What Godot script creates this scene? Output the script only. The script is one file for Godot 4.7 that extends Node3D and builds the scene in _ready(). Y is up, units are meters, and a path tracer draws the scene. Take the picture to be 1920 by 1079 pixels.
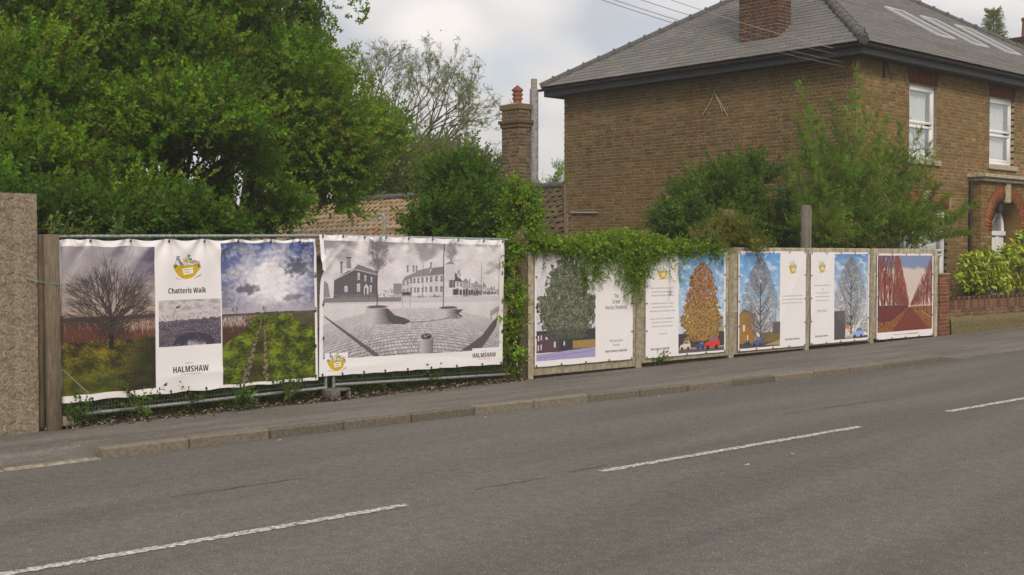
extends Node3D

var R := RandomNumberGenerator.new()
var N := FastNoiseLite.new()
var M := {}          # materials
var G := {}          # shared meshes
var used := {}

# ---------------------------------------------------------------- naming
func numbered(called: String) -> String:
	if not used.has(called):
		used[called] = 0
		return called
	used[called] += 1
	return "%s_%03d" % [called, used[called]]

func tag(o: Node, label := "", category := "", group := "", kind := "") -> Node:
	if label != "": o.set_meta("label", label)
	if category != "": o.set_meta("category", category)
	if group != "": o.set_meta("group", group)
	if kind != "": o.set_meta("kind", kind)
	return o

func thing(called: String, label: String, category: String, at := Vector3.ZERO, group := "") -> Node3D:
	var o := Node3D.new()
	o.name = numbered(called)
	o.position = at
	add_child(o)
	tag(o, label, category, group)
	return o

func part(called: String, mesh: Mesh, m: Material, parent: Node, xf := Transform3D.IDENTITY) -> MeshInstance3D:
	var o := MeshInstance3D.new()
	o.name = called if parent != self else numbered(called)
	o.mesh = mesh
	o.material_override = null
	if m: o.set_surface_override_material(0, m)
	o.transform = xf
	parent.add_child(o, true)
	return o

func scatter(called: String, mesh: Mesh, m: Material, xfs: Array, cols: PackedColorArray, parent: Node) -> MultiMeshInstance3D:
	var mm := MultiMesh.new()
	mm.transform_format = MultiMesh.TRANSFORM_3D
	mm.use_colors = true
	mm.mesh = mesh
	mm.instance_count = xfs.size()
	for i in xfs.size():
		mm.set_instance_transform(i, xfs[i])
		mm.set_instance_color(i, cols[i])
	var o := MultiMeshInstance3D.new()
	o.name = called if parent != self else numbered(called)
	o.multimesh = mm
	o.material_override = m
	parent.add_child(o, true)
	o.set_meta("kind", "stuff")
	return o

# ---------------------------------------------------------------- mesh helpers
func st_new() -> SurfaceTool:
	var s := SurfaceTool.new()
	s.begin(Mesh.PRIMITIVE_TRIANGLES)
	s.set_normal(Vector3.UP)
	return s

func tri(s: SurfaceTool, a: Vector3, b: Vector3, c: Vector3, out: Vector3) -> void:
	# clockwise seen from the side that «out» points to
	if (b - a).cross(c - a).dot(out) > 0.0:
		var t := b
		b = c
		c = t
	s.add_vertex(a); s.add_vertex(b); s.add_vertex(c)

func quad(s: SurfaceTool, a: Vector3, b: Vector3, c: Vector3, d: Vector3, out: Vector3) -> void:
	tri(s, a, b, c, out)
	tri(s, a, c, d, out)

func cbox(s: SurfaceTool, xf: Transform3D, size: Vector3, ch := 0.004) -> void:
	# box with chamfered edges
	var h := size * 0.5
	var p := {}
	for sx in [-1, 1]:
		for sy in [-1, 1]:
			for sz in [-1, 1]:
				var k := Vector3i(sx, sy, sz)
				var f := Vector3(sx, sy, sz)
				for ax in 3:
					var v := f * h
					for o in 3:
						if o != ax: v[o] -= f[o] * ch
					p[[k, ax]] = xf * v
	for ax in 3:
		var b := (ax + 1) % 3
		var c := (ax + 2) % 3
		for sgn in [-1, 1]:
			var q := []
			for e in [[-1, -1], [1, -1], [1, 1], [-1, 1]]:
				var k := Vector3i.ZERO
				k[ax] = sgn; k[b] = e[0]; k[c] = e[1]
				q.append(p[[k, ax]])
			var n := Vector3.ZERO
			n[ax] = sgn
			quad(s, q[0], q[1], q[2], q[3], xf.basis * n)
		if ch > 0.0:
			for s1 in [-1, 1]:
				for s2 in [-1, 1]:
					var k0 := Vector3i.ZERO
					k0[b] = s1; k0[c] = s2; k0[ax] = -1
					var k1 := k0
					k1[ax] = 1
					var n := Vector3.ZERO
					n[b] = s1; n[c] = s2
					quad(s, p[[k0, b]], p[[k1, b]], p[[k1, c]], p[[k0, c]], xf.basis * n)
	if ch > 0.0:
		for sx in [-1, 1]:
			for sy in [-1, 1]:
				for sz in [-1, 1]:
					var k := Vector3i(sx, sy, sz)
					tri(s, p[[k, 0]], p[[k, 1]], p[[k, 2]], xf.basis * Vector3(k))

func at(p: Vector3) -> Transform3D:
	return Transform3D(Basis.IDENTITY, p)

func done(s: SurfaceTool, smooth := false) -> ArrayMesh:
	s.generate_normals()
	return s.commit()

func cbox_mesh(size: Vector3, ch := 0.004) -> ArrayMesh:
	var s := st_new()
	s.set_smooth_group(-1)
	cbox(s, Transform3D.IDENTITY, size, ch)
	return done(s)

func span(a: Vector3, b: Vector3, ch := 0.004) -> Array:
	# [mesh, transform] for a box between two corners
	return [cbox_mesh((b - a).abs(), ch), at((a + b) * 0.5)]

func boxpart(called: String, a: Vector3, b: Vector3, m: Material, parent: Node, ch := 0.004) -> MeshInstance3D:
	var q := span(a, b, ch)
	return part(called, q[0], m, parent, q[1])

func tube(s: SurfaceTool, pts: Array, radii: Array, sides := 6, caps := true) -> void:
	var rings := []
	var up := Vector3.UP
	for i in pts.size():
		var d: Vector3 = (pts[mini(i + 1, pts.size() - 1)] - pts[maxi(i - 1, 0)])
		d = d.normalized() if d.length() > 1e-7 else Vector3.UP
		var x := d.cross(Vector3(0.31, 0.17, 0.93) if absf(d.y) > 0.9 else up).normalized()
		var y := d.cross(x)
		var ring := []
		for k in sides:
			var a := TAU * k / sides
			ring.append([pts[i] + (x * cos(a) + y * sin(a)) * radii[i], x * cos(a) + y * sin(a)])
		rings.append(ring)
	for i in pts.size() - 1:
		for k in sides:
			var k2 := (k + 1) % sides
			var a = rings[i][k]
			var b = rings[i][k2]
			var c = rings[i + 1][k2]
			var e = rings[i + 1][k]
			var o: Vector3 = a[1] + b[1]
			var flip: bool = (b[0] - a[0]).cross(c[0] - a[0]).dot(o) > 0.0
			for v in ([a, c, b, a, e, c] if flip else [a, b, c, a, c, e]):
				s.set_normal(v[1])
				s.add_vertex(v[0])
	if caps:
		for en in [0, pts.size() - 1]:
			var d: Vector3 = pts[en] - pts[1 if en == 0 else en - 1]
			d = d.normalized()
			for k in sides:
				var a: Vector3 = rings[en][k][0]
				var b: Vector3 = rings[en][(k + 1) % sides][0]
				s.set_normal(d)
				tri(s, pts[en], a, b, d)

func tube_mesh(pts: Array, radii: Array, sides := 8) -> ArrayMesh:
	var s := st_new()
	tube(s, pts, radii, sides)
	return s.commit()

func cyl(a: Vector3, b: Vector3, r: float, sides := 10) -> ArrayMesh:
	return tube_mesh([a, b], [r, r], sides)

# ---------------------------------------------------------------- materials
func C(r: float, g: float, b: float) -> Color:
	return Color(r, g, b).linear_to_srgb()

func mat(col: Color, rough := 0.8, spec := 0.5) -> StandardMaterial3D:
	var m := StandardMaterial3D.new()
	m.albedo_color = col
	m.roughness = rough
	m.metallic_specular = spec
	return m

func noise_img(size: int, freq: float, oct: int, seed_: int, lo: Color, hi: Color, gain := 0.5, type := FastNoiseLite.TYPE_SIMPLEX_SMOOTH) -> ImageTexture:
	var n := FastNoiseLite.new()
	n.noise_type = type
	n.seed = seed_
	n.frequency = freq
	n.fractal_octaves = oct
	n.fractal_gain = gain
	var g := n.get_seamless_image(size, size, false, false, 0.2, true)
	g.convert(Image.FORMAT_L8)
	var src := g.get_data()
	var b := PackedByteArray()
	b.resize(size * size * 3)
	var lut := []
	for i in 256: lut.append(lo.lerp(hi, smoothstep(0.15, 0.85, i / 255.0)))
	for i in size * size:
		var c: Color = lut[src[i]]
		b[i * 3] = int(c.r * 255); b[i * 3 + 1] = int(c.g * 255); b[i * 3 + 2] = int(c.b * 255)
	return ImageTexture.create_from_image(Image.create_from_data(size, size, false, Image.FORMAT_RGB8, b))

func tri_tex(m: StandardMaterial3D, t: Texture2D, scale: float, world := true) -> StandardMaterial3D:
	m.albedo_texture = t
	m.uv1_triplanar = true
	m.uv1_world_triplanar = world
	m.uv1_scale = Vector3.ONE * scale
	return m

func bump(m: StandardMaterial3D, t: Texture2D, cm: float) -> StandardMaterial3D:
	m.heightmap_enabled = true
	m.heightmap_texture = t
	m.heightmap_scale = cm
	return m

func leaf_mat(light := 0.5, rough := 0.5) -> StandardMaterial3D:
	var m := mat(Color.WHITE, rough, 0.35)
	m.vertex_color_use_as_albedo = true
	m.cull_mode = BaseMaterial3D.CULL_DISABLED
	m.backlight_enabled = true
	m.backlight = Color(light, light, light * 0.5)
	return m

func gy(x: float) -> float:      # the street climbs a little to the right
	return 0.0085 * (clampf(x, -30.0, 60.0) - 12.5)

func kz(x: float) -> float:      # front of the kerb: the carriageway narrows to the right
	var t := [[6.0, 1.83], [7.65, 1.905], [9.56, 2.02], [11.35, 2.155], [12.25, 2.235], [15.3, 2.49], [17.4, 2.635], [19.5, 2.69], [22.0, 2.715], [60.0, 2.9]]
	if x <= 6.0: return 1.83
	for i in t.size() - 1:
		if x <= t[i + 1][0]: return lerpf(t[i][1], t[i + 1][1], (x - t[i][0]) / (t[i + 1][0] - t[i][0]))
	return 2.9

func fb(x: float, y: float) -> float:
	return N.get_noise_2d(x, y)

# ---------------------------------------------------------------- flat print: painting the banners' pictures
func px(im: Image, x: int, y: int, c: Color, a := 1.0) -> void:
	if x < 0 or y < 0 or x >= im.get_width() or y >= im.get_height(): return
	im.set_pixel(x, y, im.get_pixel(x, y).lerp(c, a) if a < 1.0 else c)

func ln(im: Image, a: Vector2, b: Vector2, w: float, c: Color, al := 1.0) -> void:
	var n := int(a.distance_to(b) / maxf(0.7, w * 0.4)) + 1
	for i in n + 1:
		var p := a.lerp(b, float(i) / n)
		if w <= 1.3: px(im, int(p.x), int(p.y), c, al * minf(1.0, w))
		else: im.fill_rect(Rect2i(int(p.x - w * 0.5), int(p.y - w * 0.5), ceili(w), ceili(w)), c)

func poly(im: Image, pts: Array, c: Color, al := 1.0) -> void:
	var pv := PackedVector2Array(pts)
	var lo: Vector2 = pts[0]
	var hi: Vector2 = pts[0]
	for p in pts:
		lo = lo.min(p); hi = hi.max(p)
	for y in range(int(lo.y), int(hi.y) + 1):
		for x in range(int(lo.x), int(hi.x) + 1):
			if Geometry2D.is_point_in_polygon(Vector2(x + 0.5, y + 0.5), pv): px(im, x, y, c, al)

func ell(im: Image, cx: float, cy: float, rx: float, ry: float, c: Color, al := 1.0) -> void:
	for y in range(int(cy - ry), int(cy + ry) + 1):
		for x in range(int(cx - rx), int(cx + rx) + 1):
			var d := Vector2((x + 0.5 - cx) / rx, (y + 0.5 - cy) / ry).length_squared()
			if d <= 1.0: px(im, x, y, c, al)

func twig(im: Image, p: Vector2, ang: float, length: float, w: float, depth: int, c: Color, curl := 0.35) -> void:
	var q := p + Vector2(sin(ang), -cos(ang)) * length
	var m := p.lerp(q, 0.5) + Vector2(R.randf_range(-1, 1), R.randf_range(-1, 1)) * length * 0.08
	ln(im, p, m, w, c, 0.9); ln(im, m, q, w * 0.8, c, 0.9)
	if depth == 0: return
	for i in R.randi_range(2, 3):
		twig(im, p.lerp(q, R.randf_range(0.45, 1.0)), ang + R.randf_range(-curl, curl) * 1.6, length * R.randf_range(0.55, 0.85), w * 0.66, depth - 1, c, curl)

func dabs(im: Image, n: int, r: Rect2, inside: Callable, cols: Array, lo: int, hi: int) -> void:
	for i in n:
		var p := Vector2(R.randf_range(r.position.x, r.end.x), R.randf_range(r.position.y, r.end.y))
		if not inside.call(p): continue
		var s := R.randi_range(lo, hi)
		var c: Color = cols[R.randi() % cols.size()]
		c = c.lerp(Color.BLACK, R.randf() * 0.2)
		im.fill_rect(Rect2i(int(p.x), int(p.y), s, maxi(1, s - R.randi_range(0, 1))), c)

func txt(im: Image, s: String, cx: float, cy: float, width: float, height: float, col: Color, weight := 400, slope := 0.0, al := 1.0) -> void:
	var f := SystemFont.new()
	f.font_names = PackedStringArray(["Droid Sans"])
	f.font_weight = weight
	var t := TextMesh.new()
	t.font = f
	t.text = s
	t.font_size = 48
	t.pixel_size = 1.0
	t.depth = 0.0
	t.curve_step = 2.0
	var a := t.get_mesh_arrays()
	var v: PackedVector3Array = a[Mesh.ARRAY_VERTEX]
	var idx = a[Mesh.ARRAY_INDEX]
	if v.size() == 0: return
	var lo := v[0]
	var hi := v[0]
	for p in v:
		lo = lo.min(p); hi = hi.max(p)
	var k := Vector2(width / (hi.x - lo.x), height / (hi.y - lo.y))
	var W := int(width * 3) + 6
	var H := int(height * 3) + 6
	var cov := PackedByteArray()
	cov.resize(W * H)
	var cnt: int = idx.size() if idx != null and idx.size() > 0 else v.size()
	for i in range(0, cnt, 3):
		var q := []
		for j in 3:
			var p: Vector3 = v[idx[i + j]] if idx != null and idx.size() > 0 else v[i + j]
			q.append(Vector2((p.x - lo.x) * k.x * 3 + 3, (hi.y - p.y) * k.y * 3 + 3))
		var area: float = (q[1] - q[0]).cross(q[2] - q[0])
		if absf(area) < 1e-6: continue
		var mn: Vector2 = q[0].min(q[1]).min(q[2])
		var mx: Vector2 = q[0].max(q[1]).max(q[2])
		for y in range(maxi(0, int(mn.y)), mini(H, int(mx.y) + 1)):
			for x in range(maxi(0, int(mn.x)), mini(W, int(mx.x) + 1)):
				var p := Vector2(x + 0.5, y + 0.5)
				var e0: float = (q[1] - q[0]).cross(p - q[0]) / area
				var e1: float = (q[2] - q[1]).cross(p - q[1]) / area
				var e2: float = (q[0] - q[2]).cross(p - q[2]) / area
				if e0 >= -0.001 and e1 >= -0.001 and e2 >= -0.001: cov[y * W + x] = 1
	for y in H / 3:
		for x in W / 3:
			var n := 0
			for j in 3:
				for i in 3: n += cov[(y * 3 + j) * W + x * 3 + i]
			if n > 0:
				px(im, int(cx - width * 0.5) + x - 1, int(cy - height * 0.5 + slope * (x - width * 0.5)) + y - 1, col, al * n / 9.0)

func scribble(im: Image, cx: float, cy: float, width: float, h: float, c: Color, al := 0.55) -> void:
	# a line of print too small to be read
	var x := cx - width * 0.5
	while x < cx + width * 0.5:
		var w := R.randf_range(6, 20)
		var e := minf(x + w, cx + width * 0.5)
		var i := x
		while i < e:
			var hh := h if R.randf() < 0.75 else h * 1.5
			ln(im, Vector2(i, cy + h * 0.5), Vector2(i + R.randf_range(-0.5, 0.8), cy + h * 0.5 - hh), 1.0, c, al * R.randf_range(0.4, 1.0))
			i += R.randf_range(1.0, 1.9)
		x = e + 3.5

func grain(im: Image, r: Rect2i, amp: float, coarse := 6.0) -> void:
	for y in range(r.position.y, r.end.y):
		for x in range(r.position.x, r.end.x):
			var c := im.get_pixel(x, y)
			var k := 1.0 + amp * (fb(x * coarse, y * coarse) * 1.4 + R.randf_range(-0.7, 0.7))
			im.set_pixel(x, y, Color(c.r * k, c.g * k, c.b * k))

func egg(t: float, w: float) -> float:
	return w * (pow(clampf(t / 0.62, 0, 1), 0.62) if t < 0.62 else 1.0 - 0.62 * pow((t - 0.62) / 0.38, 2.0))

func bare_crown(im: Image, cx: float, top: float, base: float, w: float, dark: Color, pale: Color) -> void:
	# a leafless crown: a haze of twigs, then boughs that sweep up and out
	for i in 15000:
		var t := R.randf()
		var x := cx + R.randf_range(-1, 1) * egg(t, w) * (1.0 + 0.25 * fb(t * 400.0, 3.0))
		var y := lerpf(top, base, t * 0.86)
		if fb(x * 3.0, y * 3.0) < -0.28: continue
		var d := Vector2((x - cx) * 0.02, -1.0).normalized() * R.randf_range(2, 5)
		ln(im, Vector2(x, y), Vector2(x, y) + d, 1.0, dark.lerp(pale, R.randf()), 0.42)
	ln(im, Vector2(cx, base), Vector2(cx + 2, lerpf(base, top, 0.7)), 6.5, dark)
	for k in 54:
		var t := R.randf_range(0.10, 0.92)
		var sd := -1.0 if k % 2 == 0 else 1.0
		var reach := R.randf_range(0.25, 1.0)
		var e := Vector2(cx + sd * egg(t, w) * reach, lerpf(top, base, t * 0.86))
		var b := Vector2(cx + R.randf_range(-2, 2), clampf(e.y + reach * egg(t, w) * R.randf_range(0.5, 1.5) + R.randf_range(4, 40), top + 40, base - 14))
		var m := Vector2(lerpf(b.x, e.x, R.randf_range(0.5, 0.95)), lerpf(b.y, e.y, R.randf_range(0.1, 0.5)))
		var p0 := b
		for i in 10:
			var f := (i + 1) / 10.0
			var q := b.lerp(m, f).lerp(m.lerp(e, f), f) + Vector2(R.randf_range(-1.5, 1.5), R.randf_range(-1.5, 1.5))
			ln(im, p0, q, lerpf(2.4, 0.8, f), dark.lerp(pale, f * 0.6), 0.8)
			if i > 2 and R.randf() < 0.8: twig(im, q, sd * R.randf_range(-0.6, 1.1), R.randf_range(6, 13), 1.0, 2, dark.lerp(pale, R.randf_range(0.3, 0.8)), 0.6)
			p0 = q

func facade(im: Image, x0: float, x1: float, ta: float, tb: float, base: float, g: float, cols: int, rows: int, shop := false) -> void:
	# one house front in perspective: wall tone, gutter line, windows with frames, shop window
	for x in range(int(x0), int(x1)):
		var f := (x - x0) / (x1 - x0)
		var t := lerpf(ta, tb, f)
		for y in range(int(t), int(base)):
			var v := (y - t) / (base - t)
			var k := g + fb(x * 5.0, y * 5.0) * 0.10 - (0.16 if v < 0.05 else 0.0) - (0.10 if v > 0.94 else 0.0)
			im.set_pixel(x, y, Color(k, k * 0.97, k * 0.985))
	for c in cols:
		for r in rows:
			var f := (c + 0.5) / cols
			var cx := lerpf(x0, x1, f) + R.randf_range(-1.5, 1.5)
			var t := lerpf(ta, tb, f)
			var h := (base - t) / (rows + 0.25)
			var w := (x1 - x0) / cols * R.randf_range(0.34, 0.46)
			var y := t + h * (r + 0.22)
			if shop and r == rows - 1:
				im.fill_rect(Rect2i(int(cx - w), int(y), int(w * 2), int(h * 0.85)), Color(0.30, 0.28, 0.30))
				im.fill_rect(Rect2i(int(cx - w), int(y - 3), int(w * 2), 3), Color(0.85, 0.83, 0.84) if c % 2 == 0 else Color(0.45, 0.43, 0.45))
				continue
			im.fill_rect(Rect2i(int(cx - w * 0.5) - 1, int(y) - 1, int(w) + 2, int(h * 0.52) + 2), Color(0.92, 0.9, 0.91) if g < 0.7 else Color(0.62, 0.6, 0.62))
			im.fill_rect(Rect2i(int(cx - w * 0.5), int(y), int(w), int(h * 0.52)), Color(0.40, 0.38, 0.41))
			if w > 4: ln(im, Vector2(cx, y), Vector2(cx, y + h * 0.5), 1.0, Color(0.85, 0.83, 0.84), 0.8)
			ln(im, Vector2(cx - w * 0.5, y + h * 0.26), Vector2(cx + w * 0.5, y + h * 0.26), 1.0, Color(0.85, 0.83, 0.84), 0.8)

func roof_lines(im: Image, r: Rect2i) -> void:
	for y in range(r.position.y, r.end.y, 3):
		for x in range(r.position.x, r.end.x):
			var c := im.get_pixel(x, y)
			if c.r > 0.3 and c.r < 0.62: im.set_pixel(x, y, c.darkened(0.14))

func basket(im: Image, cx: float, cy: float, w: float, h: float) -> void:
	# yellow flower basket with a paper card
	var y0 := cy - h * 0.08
	var pts := []
	for i in 13:
		var t := i / 12.0
		pts.append(Vector2(cx - w * 0.5 + w * t, y0 - h * 0.04 * (t - 0.3)))
	for i in 13:
		var a := PI * i / 12.0
		pts.append(Vector2(cx + cos(a) * w * 0.5 * (0.96 - 0.16 * sin(a)), y0 + sin(a) * h * 0.56))
	poly(im, pts, Color(0.80, 0.66, 0.10))
	for i in int(w * h * 0.05):
		var p := Vector2(cx + R.randf_range(-0.45, 0.45) * w, y0 + R.randf_range(0.0, 0.5) * h)
		if Geometry2D.is_point_in_polygon(p, PackedVector2Array(pts)):
			ln(im, p, p + Vector2(w * 0.05, -h * 0.01), 1.0, [Color(0.66, 0.52, 0.07), Color(0.88, 0.76, 0.22), Color(0.74, 0.62, 0.08)][R.randi() % 3], 0.8)
	poly(im, [Vector2(cx - w * 0.14, y0 + h * 0.12), Vector2(cx + w * 0.24, y0 + h * 0.07), Vector2(cx + w * 0.25, y0 + h * 0.32), Vector2(cx - w * 0.09, y0 + h * 0.38)], Color(0.93, 0.9, 0.86))
	scribble(im, cx + w * 0.06, y0 + h * 0.17, w * 0.26, h * 0.03, Color(0.35, 0.35, 0.4), 0.7)
	scribble(im, cx + w * 0.07, y0 + h * 0.27, w * 0.22, h * 0.03, Color(0.35, 0.35, 0.4), 0.7)
	for i in 5: ln(im, Vector2(cx - w * 0.42 + i, y0 + h * 0.5 + i % 2), Vector2(cx - w * 0.2, y0 + h * 0.57), 1.0, Color(0.6, 0.58, 0.62), 0.6)
	for i in 4: ln(im, Vector2(cx + w * 0.28, y0 + h * 0.54), Vector2(cx + w * 0.52, y0 + h * (0.36 + 0.02 * i)), 1.0, Color(0.5, 0.5, 0.55), 0.6)
	var fl := [[-0.42, 0.06, 1], [-0.34, 0.28, 0], [-0.28, 0.36, 0], [-0.24, 0.2, 0], [-0.16, 0.12, 0], [-0.08, 0.26, 2], [0.0, 0.32, 2], [0.03, 0.2, 2], [0.08, 0.42, 1], [0.14, 0.26, 1], [0.2, 0.18, 1], [0.28, 0.2, 0], [0.33, 0.12, 3], [0.42, 0.12, 3], [-0.44, 0.0, 1], [0.46, 0.02, 1]]
	for f in fl:
		var p := Vector2(cx + f[0] * w, y0 - f[1] * h)
		ln(im, p, Vector2(cx + f[0] * w * 0.7, y0), 1.0, Color(0.2, 0.36, 0.18), 0.9)
		for i in int(3 + w * 0.09):
			var q := p + Vector2(R.randf_range(-1, 1) * w * 0.05, R.randf_range(-0.5, 1.2) * h * 0.08)
			var c: Color = [Color(0.38, 0.3, 0.52), Color(0.2, 0.4, 0.24), Color(0.82, 0.66, 0.12), Color(0.7, 0.36, 0.22)][f[2]]
			im.fill_rect(Rect2i(int(q.x), int(q.y), maxi(1, int(w * 0.03)), maxi(1, int(w * 0.03))), c.lerp([Color.BLACK, Color.WHITE][R.randi() % 2], R.randf() * 0.3))

const WHITE := Color(0.93, 0.915, 0.92)
const INK := Color(0.13, 0.11, 0.12)

func canvas(w: int, h: int) -> Image:
	var im := Image.create(w, h, false, Image.FORMAT_RGB8)
	im.fill(WHITE)
	return im

func paint_walk_banner() -> Image:
	var im := canvas(960, 522)
	# left picture: bare bush over reeds and rough grass under a grey sky
	for y in range(22, 500):
		for x in range(14, 330):
			var c: Color
			var n := fb(x * 0.9, y * 1.6)
			if y < 250 + n * 3:
				var t := (y - 22) / 230.0
				var ray := fb(x * 0.5 + y * 0.35, 300 + (x - y) * 0.06)
				c = Color(0.62, 0.59, 0.61).lerp(Color(0.70, 0.62, 0.54), t * t)
				c = c.lerp(Color(0.33, 0.30, 0.40), clampf((x - 150) / 170.0 * (1.0 - t * 1.25) + n * 0.35, 0, 0.85))
				c = c.lerp(Color(0.86, 0.83, 0.83), clampf(ray * 1.3 * (1.0 - t) + 0.05, 0, 0.8))
			elif y < 252 + 12 + fb(x * 0.4, 9.0) * 3:
				c = Color(0.30, 0.26, 0.26)
			elif y < 330 + fb(x * 1.5, 40.0) * 16:
				var s := fb(x * 9.0, y * 1.3 + 70)
				c = Color(0.36, 0.22, 0.19).lerp(Color(0.60, 0.50, 0.45), clampf(s * 1.6 + 0.25 - (y - 262) / 90.0 + (0.2 if x > 190 else -0.1), 0, 0.85))
			else:
				var s := fb(x * 3.2, y * 5.2) * 0.7 + fb(x * 9.0, y * 14.0) * 0.55
				var l := fb(x * 0.7 + 90, y * 1.1)
				c = Color(0.16, 0.15, 0.07).lerp(Color(0.52, 0.47, 0.15), clampf(0.42 + s * 0.8 + l * 0.9, 0, 1))
				c = c.lerp(Color(0.13, 0.14, 0.11), clampf((x - 200) / 130.0 + (y - 380) / 300.0 - 0.1 + l * 0.5, 0, 0.75))
				if x < 200: c = c.lerp(Color(0.26, 0.32, 0.09), clampf((y - 380) / 160.0, 0, 0.5))
			im.set_pixel(x, y, c)
	for i in 260:
		var a := Vector2(R.randf_range(195, 328), R.randf_range(262, 292))
		ln(im, a, a + Vector2(R.randf_range(-2, 2), R.randf_range(6, 16)), 1.0, Color(0.76, 0.66, 0.58), 0.6)
	ln(im, Vector2(16, 412), Vector2(105, 498), 3.0, Color(0.52, 0.50, 0.47))
	var dk := Color(0.21, 0.18, 0.18)
	for i in 1500:
		var q := Vector2(182 + R.randfn() * 34, 292 + R.randfn() * 26)
		ln(im, q, q + Vector2(R.randf_range(-5, 5), -R.randf_range(2, 9)), 1.0, Color(0.15, 0.12, 0.11), 0.5)
	ln(im, Vector2(180, 350), Vector2(184, 255), 15.0, Color(0.12, 0.11, 0.10))
	for i in 44:
		var a := lerpf(-1.3, 1.25, i / 43.0) + R.randf_range(-0.06, 0.06)
		var p := Vector2(182 + R.randf_range(-10, 10), R.randf_range(240, 320))
		twig(im, p, a, 80.0 - absf(a) * 8.0, 2.2, 4, dk.lerp(Color(0.32, 0.27, 0.25), R.randf() * 0.6), 0.3)
	# middle strip
	im.fill_rect(Rect2i(330, 0, 245, 522), WHITE); im.fill_rect(Rect2i(0, 0, 14, 522), WHITE); im.fill_rect(Rect2i(0, 0, 330, 22), WHITE); im.fill_rect(Rect2i(0, 500, 330, 22), WHITE)
	basket(im, 444, 96, 104, 84)
	grain(im, Rect2i(14, 22, 315, 478), 0.05)
	txt(im, "Chatteris Walk", 447, 175, 141, 19, INK, 700)
	for y in range(206, 363):
		for x in range(341, 571):
			var n := fb(x * 1.1 + 500, y * 2.2)
			var c: Color
			var top := 276.0 + fb(x * 2.0, 5.0) * 6.0 - (x - 340) * 0.03
			if y < top:
				c = Color(0.80, 0.77, 0.78).lerp(Color(0.62, 0.58, 0.60), clampf(n * 1.5 + (236 - y) / 90.0, 0, 0.8))
				if y > top - 22 and fb(x * 14.0, y * 3.0) > 0.22: c = c.lerp(Color(0.45, 0.42, 0.42), 0.7)
			else:
				var s := fb(x * 6.0, y * 6.0)
				c = Color(0.30, 0.27, 0.32).lerp(Color(0.58, 0.54, 0.57), clampf(0.25 + s * 0.9 + n * 0.4, 0, 1))
				var pond := Vector2((x - 470) / 75.0, (y - 352) / 34.0).length()
				if pond < 1.0: c = Color(0.25, 0.23, 0.29).lerp(Color(0.74, 0.71, 0.73), clampf((y - 342) / 26.0 + n - (0.0 if absf(x - 480) < 34 else 0.8), 0, 0.9))
			im.set_pixel(x, y, c)
	ell(im, 411, 231, 8, 3.4, Color(0.28, 0.24, 0.26)); ln(im, Vector2(414, 230), Vector2(422, 225), 2, Color(0.28, 0.24, 0.26))
	ln(im, Vector2(405, 233), Vector2(390, 275), 1.0, Color(0.4, 0.37, 0.36), 0.8)
	txt(im, "MATT", 452, 424, 26, 4.5, Color(0.3, 0.28, 0.28), 400, 0, 0.8)
	txt(im, "HALMSHAW", 457, 444, 130, 21, INK, 700)
	txt(im, "PHOTOGRAPHY", 457, 461, 74, 4.5, Color(0.35, 0.33, 0.33), 400, 0, 0.8)
	# right picture: grass track under a stormy blue sky
	for y in range(10, 511):
		for x in range(575, 950):
			var c: Color
			var n := fb(x * 0.55, y * 0.9 + 700)
			var n2 := fb(x * 1.8, y * 2.4 + 200)
			if y < 262:
				var t := (y - 10) / 252.0
				var d := Vector2((x - 770) / 150.0, (y - 150) / 120.0).length()
				c = Color(0.26, 0.32, 0.52).lerp(Color(0.52, 0.51, 0.60), t)
				c = c.lerp(Color(0.30, 0.31, 0.38), clampf(n * 1.8 - 0.05, 0, 0.85))
				c = c.lerp(Color(0.95, 0.93, 0.95), clampf(1.45 - d * 1.05 + n2 * 0.30 + n * 0.35, 0, 1))
				c = c.lerp(Color(0.80, 0.77, 0.80), clampf(0.5 - absf(n + n2 * 0.25 - 0.1) * 4.0, 0, 0.5))
				var cl := Vector2((x - 670) / 70.0, (y - 178) / 22.0).length() + n2 * 0.5
				c = c.lerp(Color(0.36, 0.35, 0.40), clampf(1.5 - cl * 1.6, 0, 0.8))
				cl = Vector2((x - 880) / 60.0, (y - 100) / 40.0).length() + n2 * 0.6
				c = c.lerp(Color(0.32, 0.33, 0.39), clampf(1.6 - cl * 1.6, 0, 0.85))
				cl = Vector2((x - 862) / 52.0, (y - 212) / 15.0).length() + n2 * 0.5
				c = c.lerp(Color(0.44, 0.42, 0.46), clampf(1.5 - cl * 1.6, 0, 0.7))
				c = c.lerp(Color(0.72, 0.68, 0.70), clampf((y - 215) / 60.0, 0, 0.75))
			elif y < 270: c = Color(0.30, 0.28, 0.27).lerp(Color(0.5, 0.46, 0.45), absf(n2))
			else:
				var dep := (y - 262) / 250.0
				var cx := 742.0 - dep * 12.0
				var off := (x - cx) / (16.0 + dep * 250.0)
				var s := fb(x * 2.4, y * 5.0) * 0.7 + fb(x * 8.0, y * 15.0) * 0.5
				c = Color(0.14, 0.18, 0.06).lerp(Color(0.50, 0.55, 0.13), clampf(0.5 + s * 0.9 + n * 0.9 - dep * 0.16, 0, 1))
				if x < cx - 30 - dep * 190.0 + n2 * 14 and y < 372 - (x - 575) * 0.6:
					c = Color(0.29, 0.20, 0.18).lerp(Color(0.66, 0.58, 0.55), clampf(fb(x * 9.0, y * 3.0) * 1.5 + 0.6 - (y - 268) / 60.0, 0, 0.9))
				elif x > 860 and y < 330 - (950 - x) * 0.4: c = c.lerp(Color(0.33, 0.27, 0.25), 0.75)
				if off > -0.36 and off < 0.16: c = c.lerp(Color(0.25, 0.20, 0.14), clampf(0.35 + s * 0.8, 0, 0.7))
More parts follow.
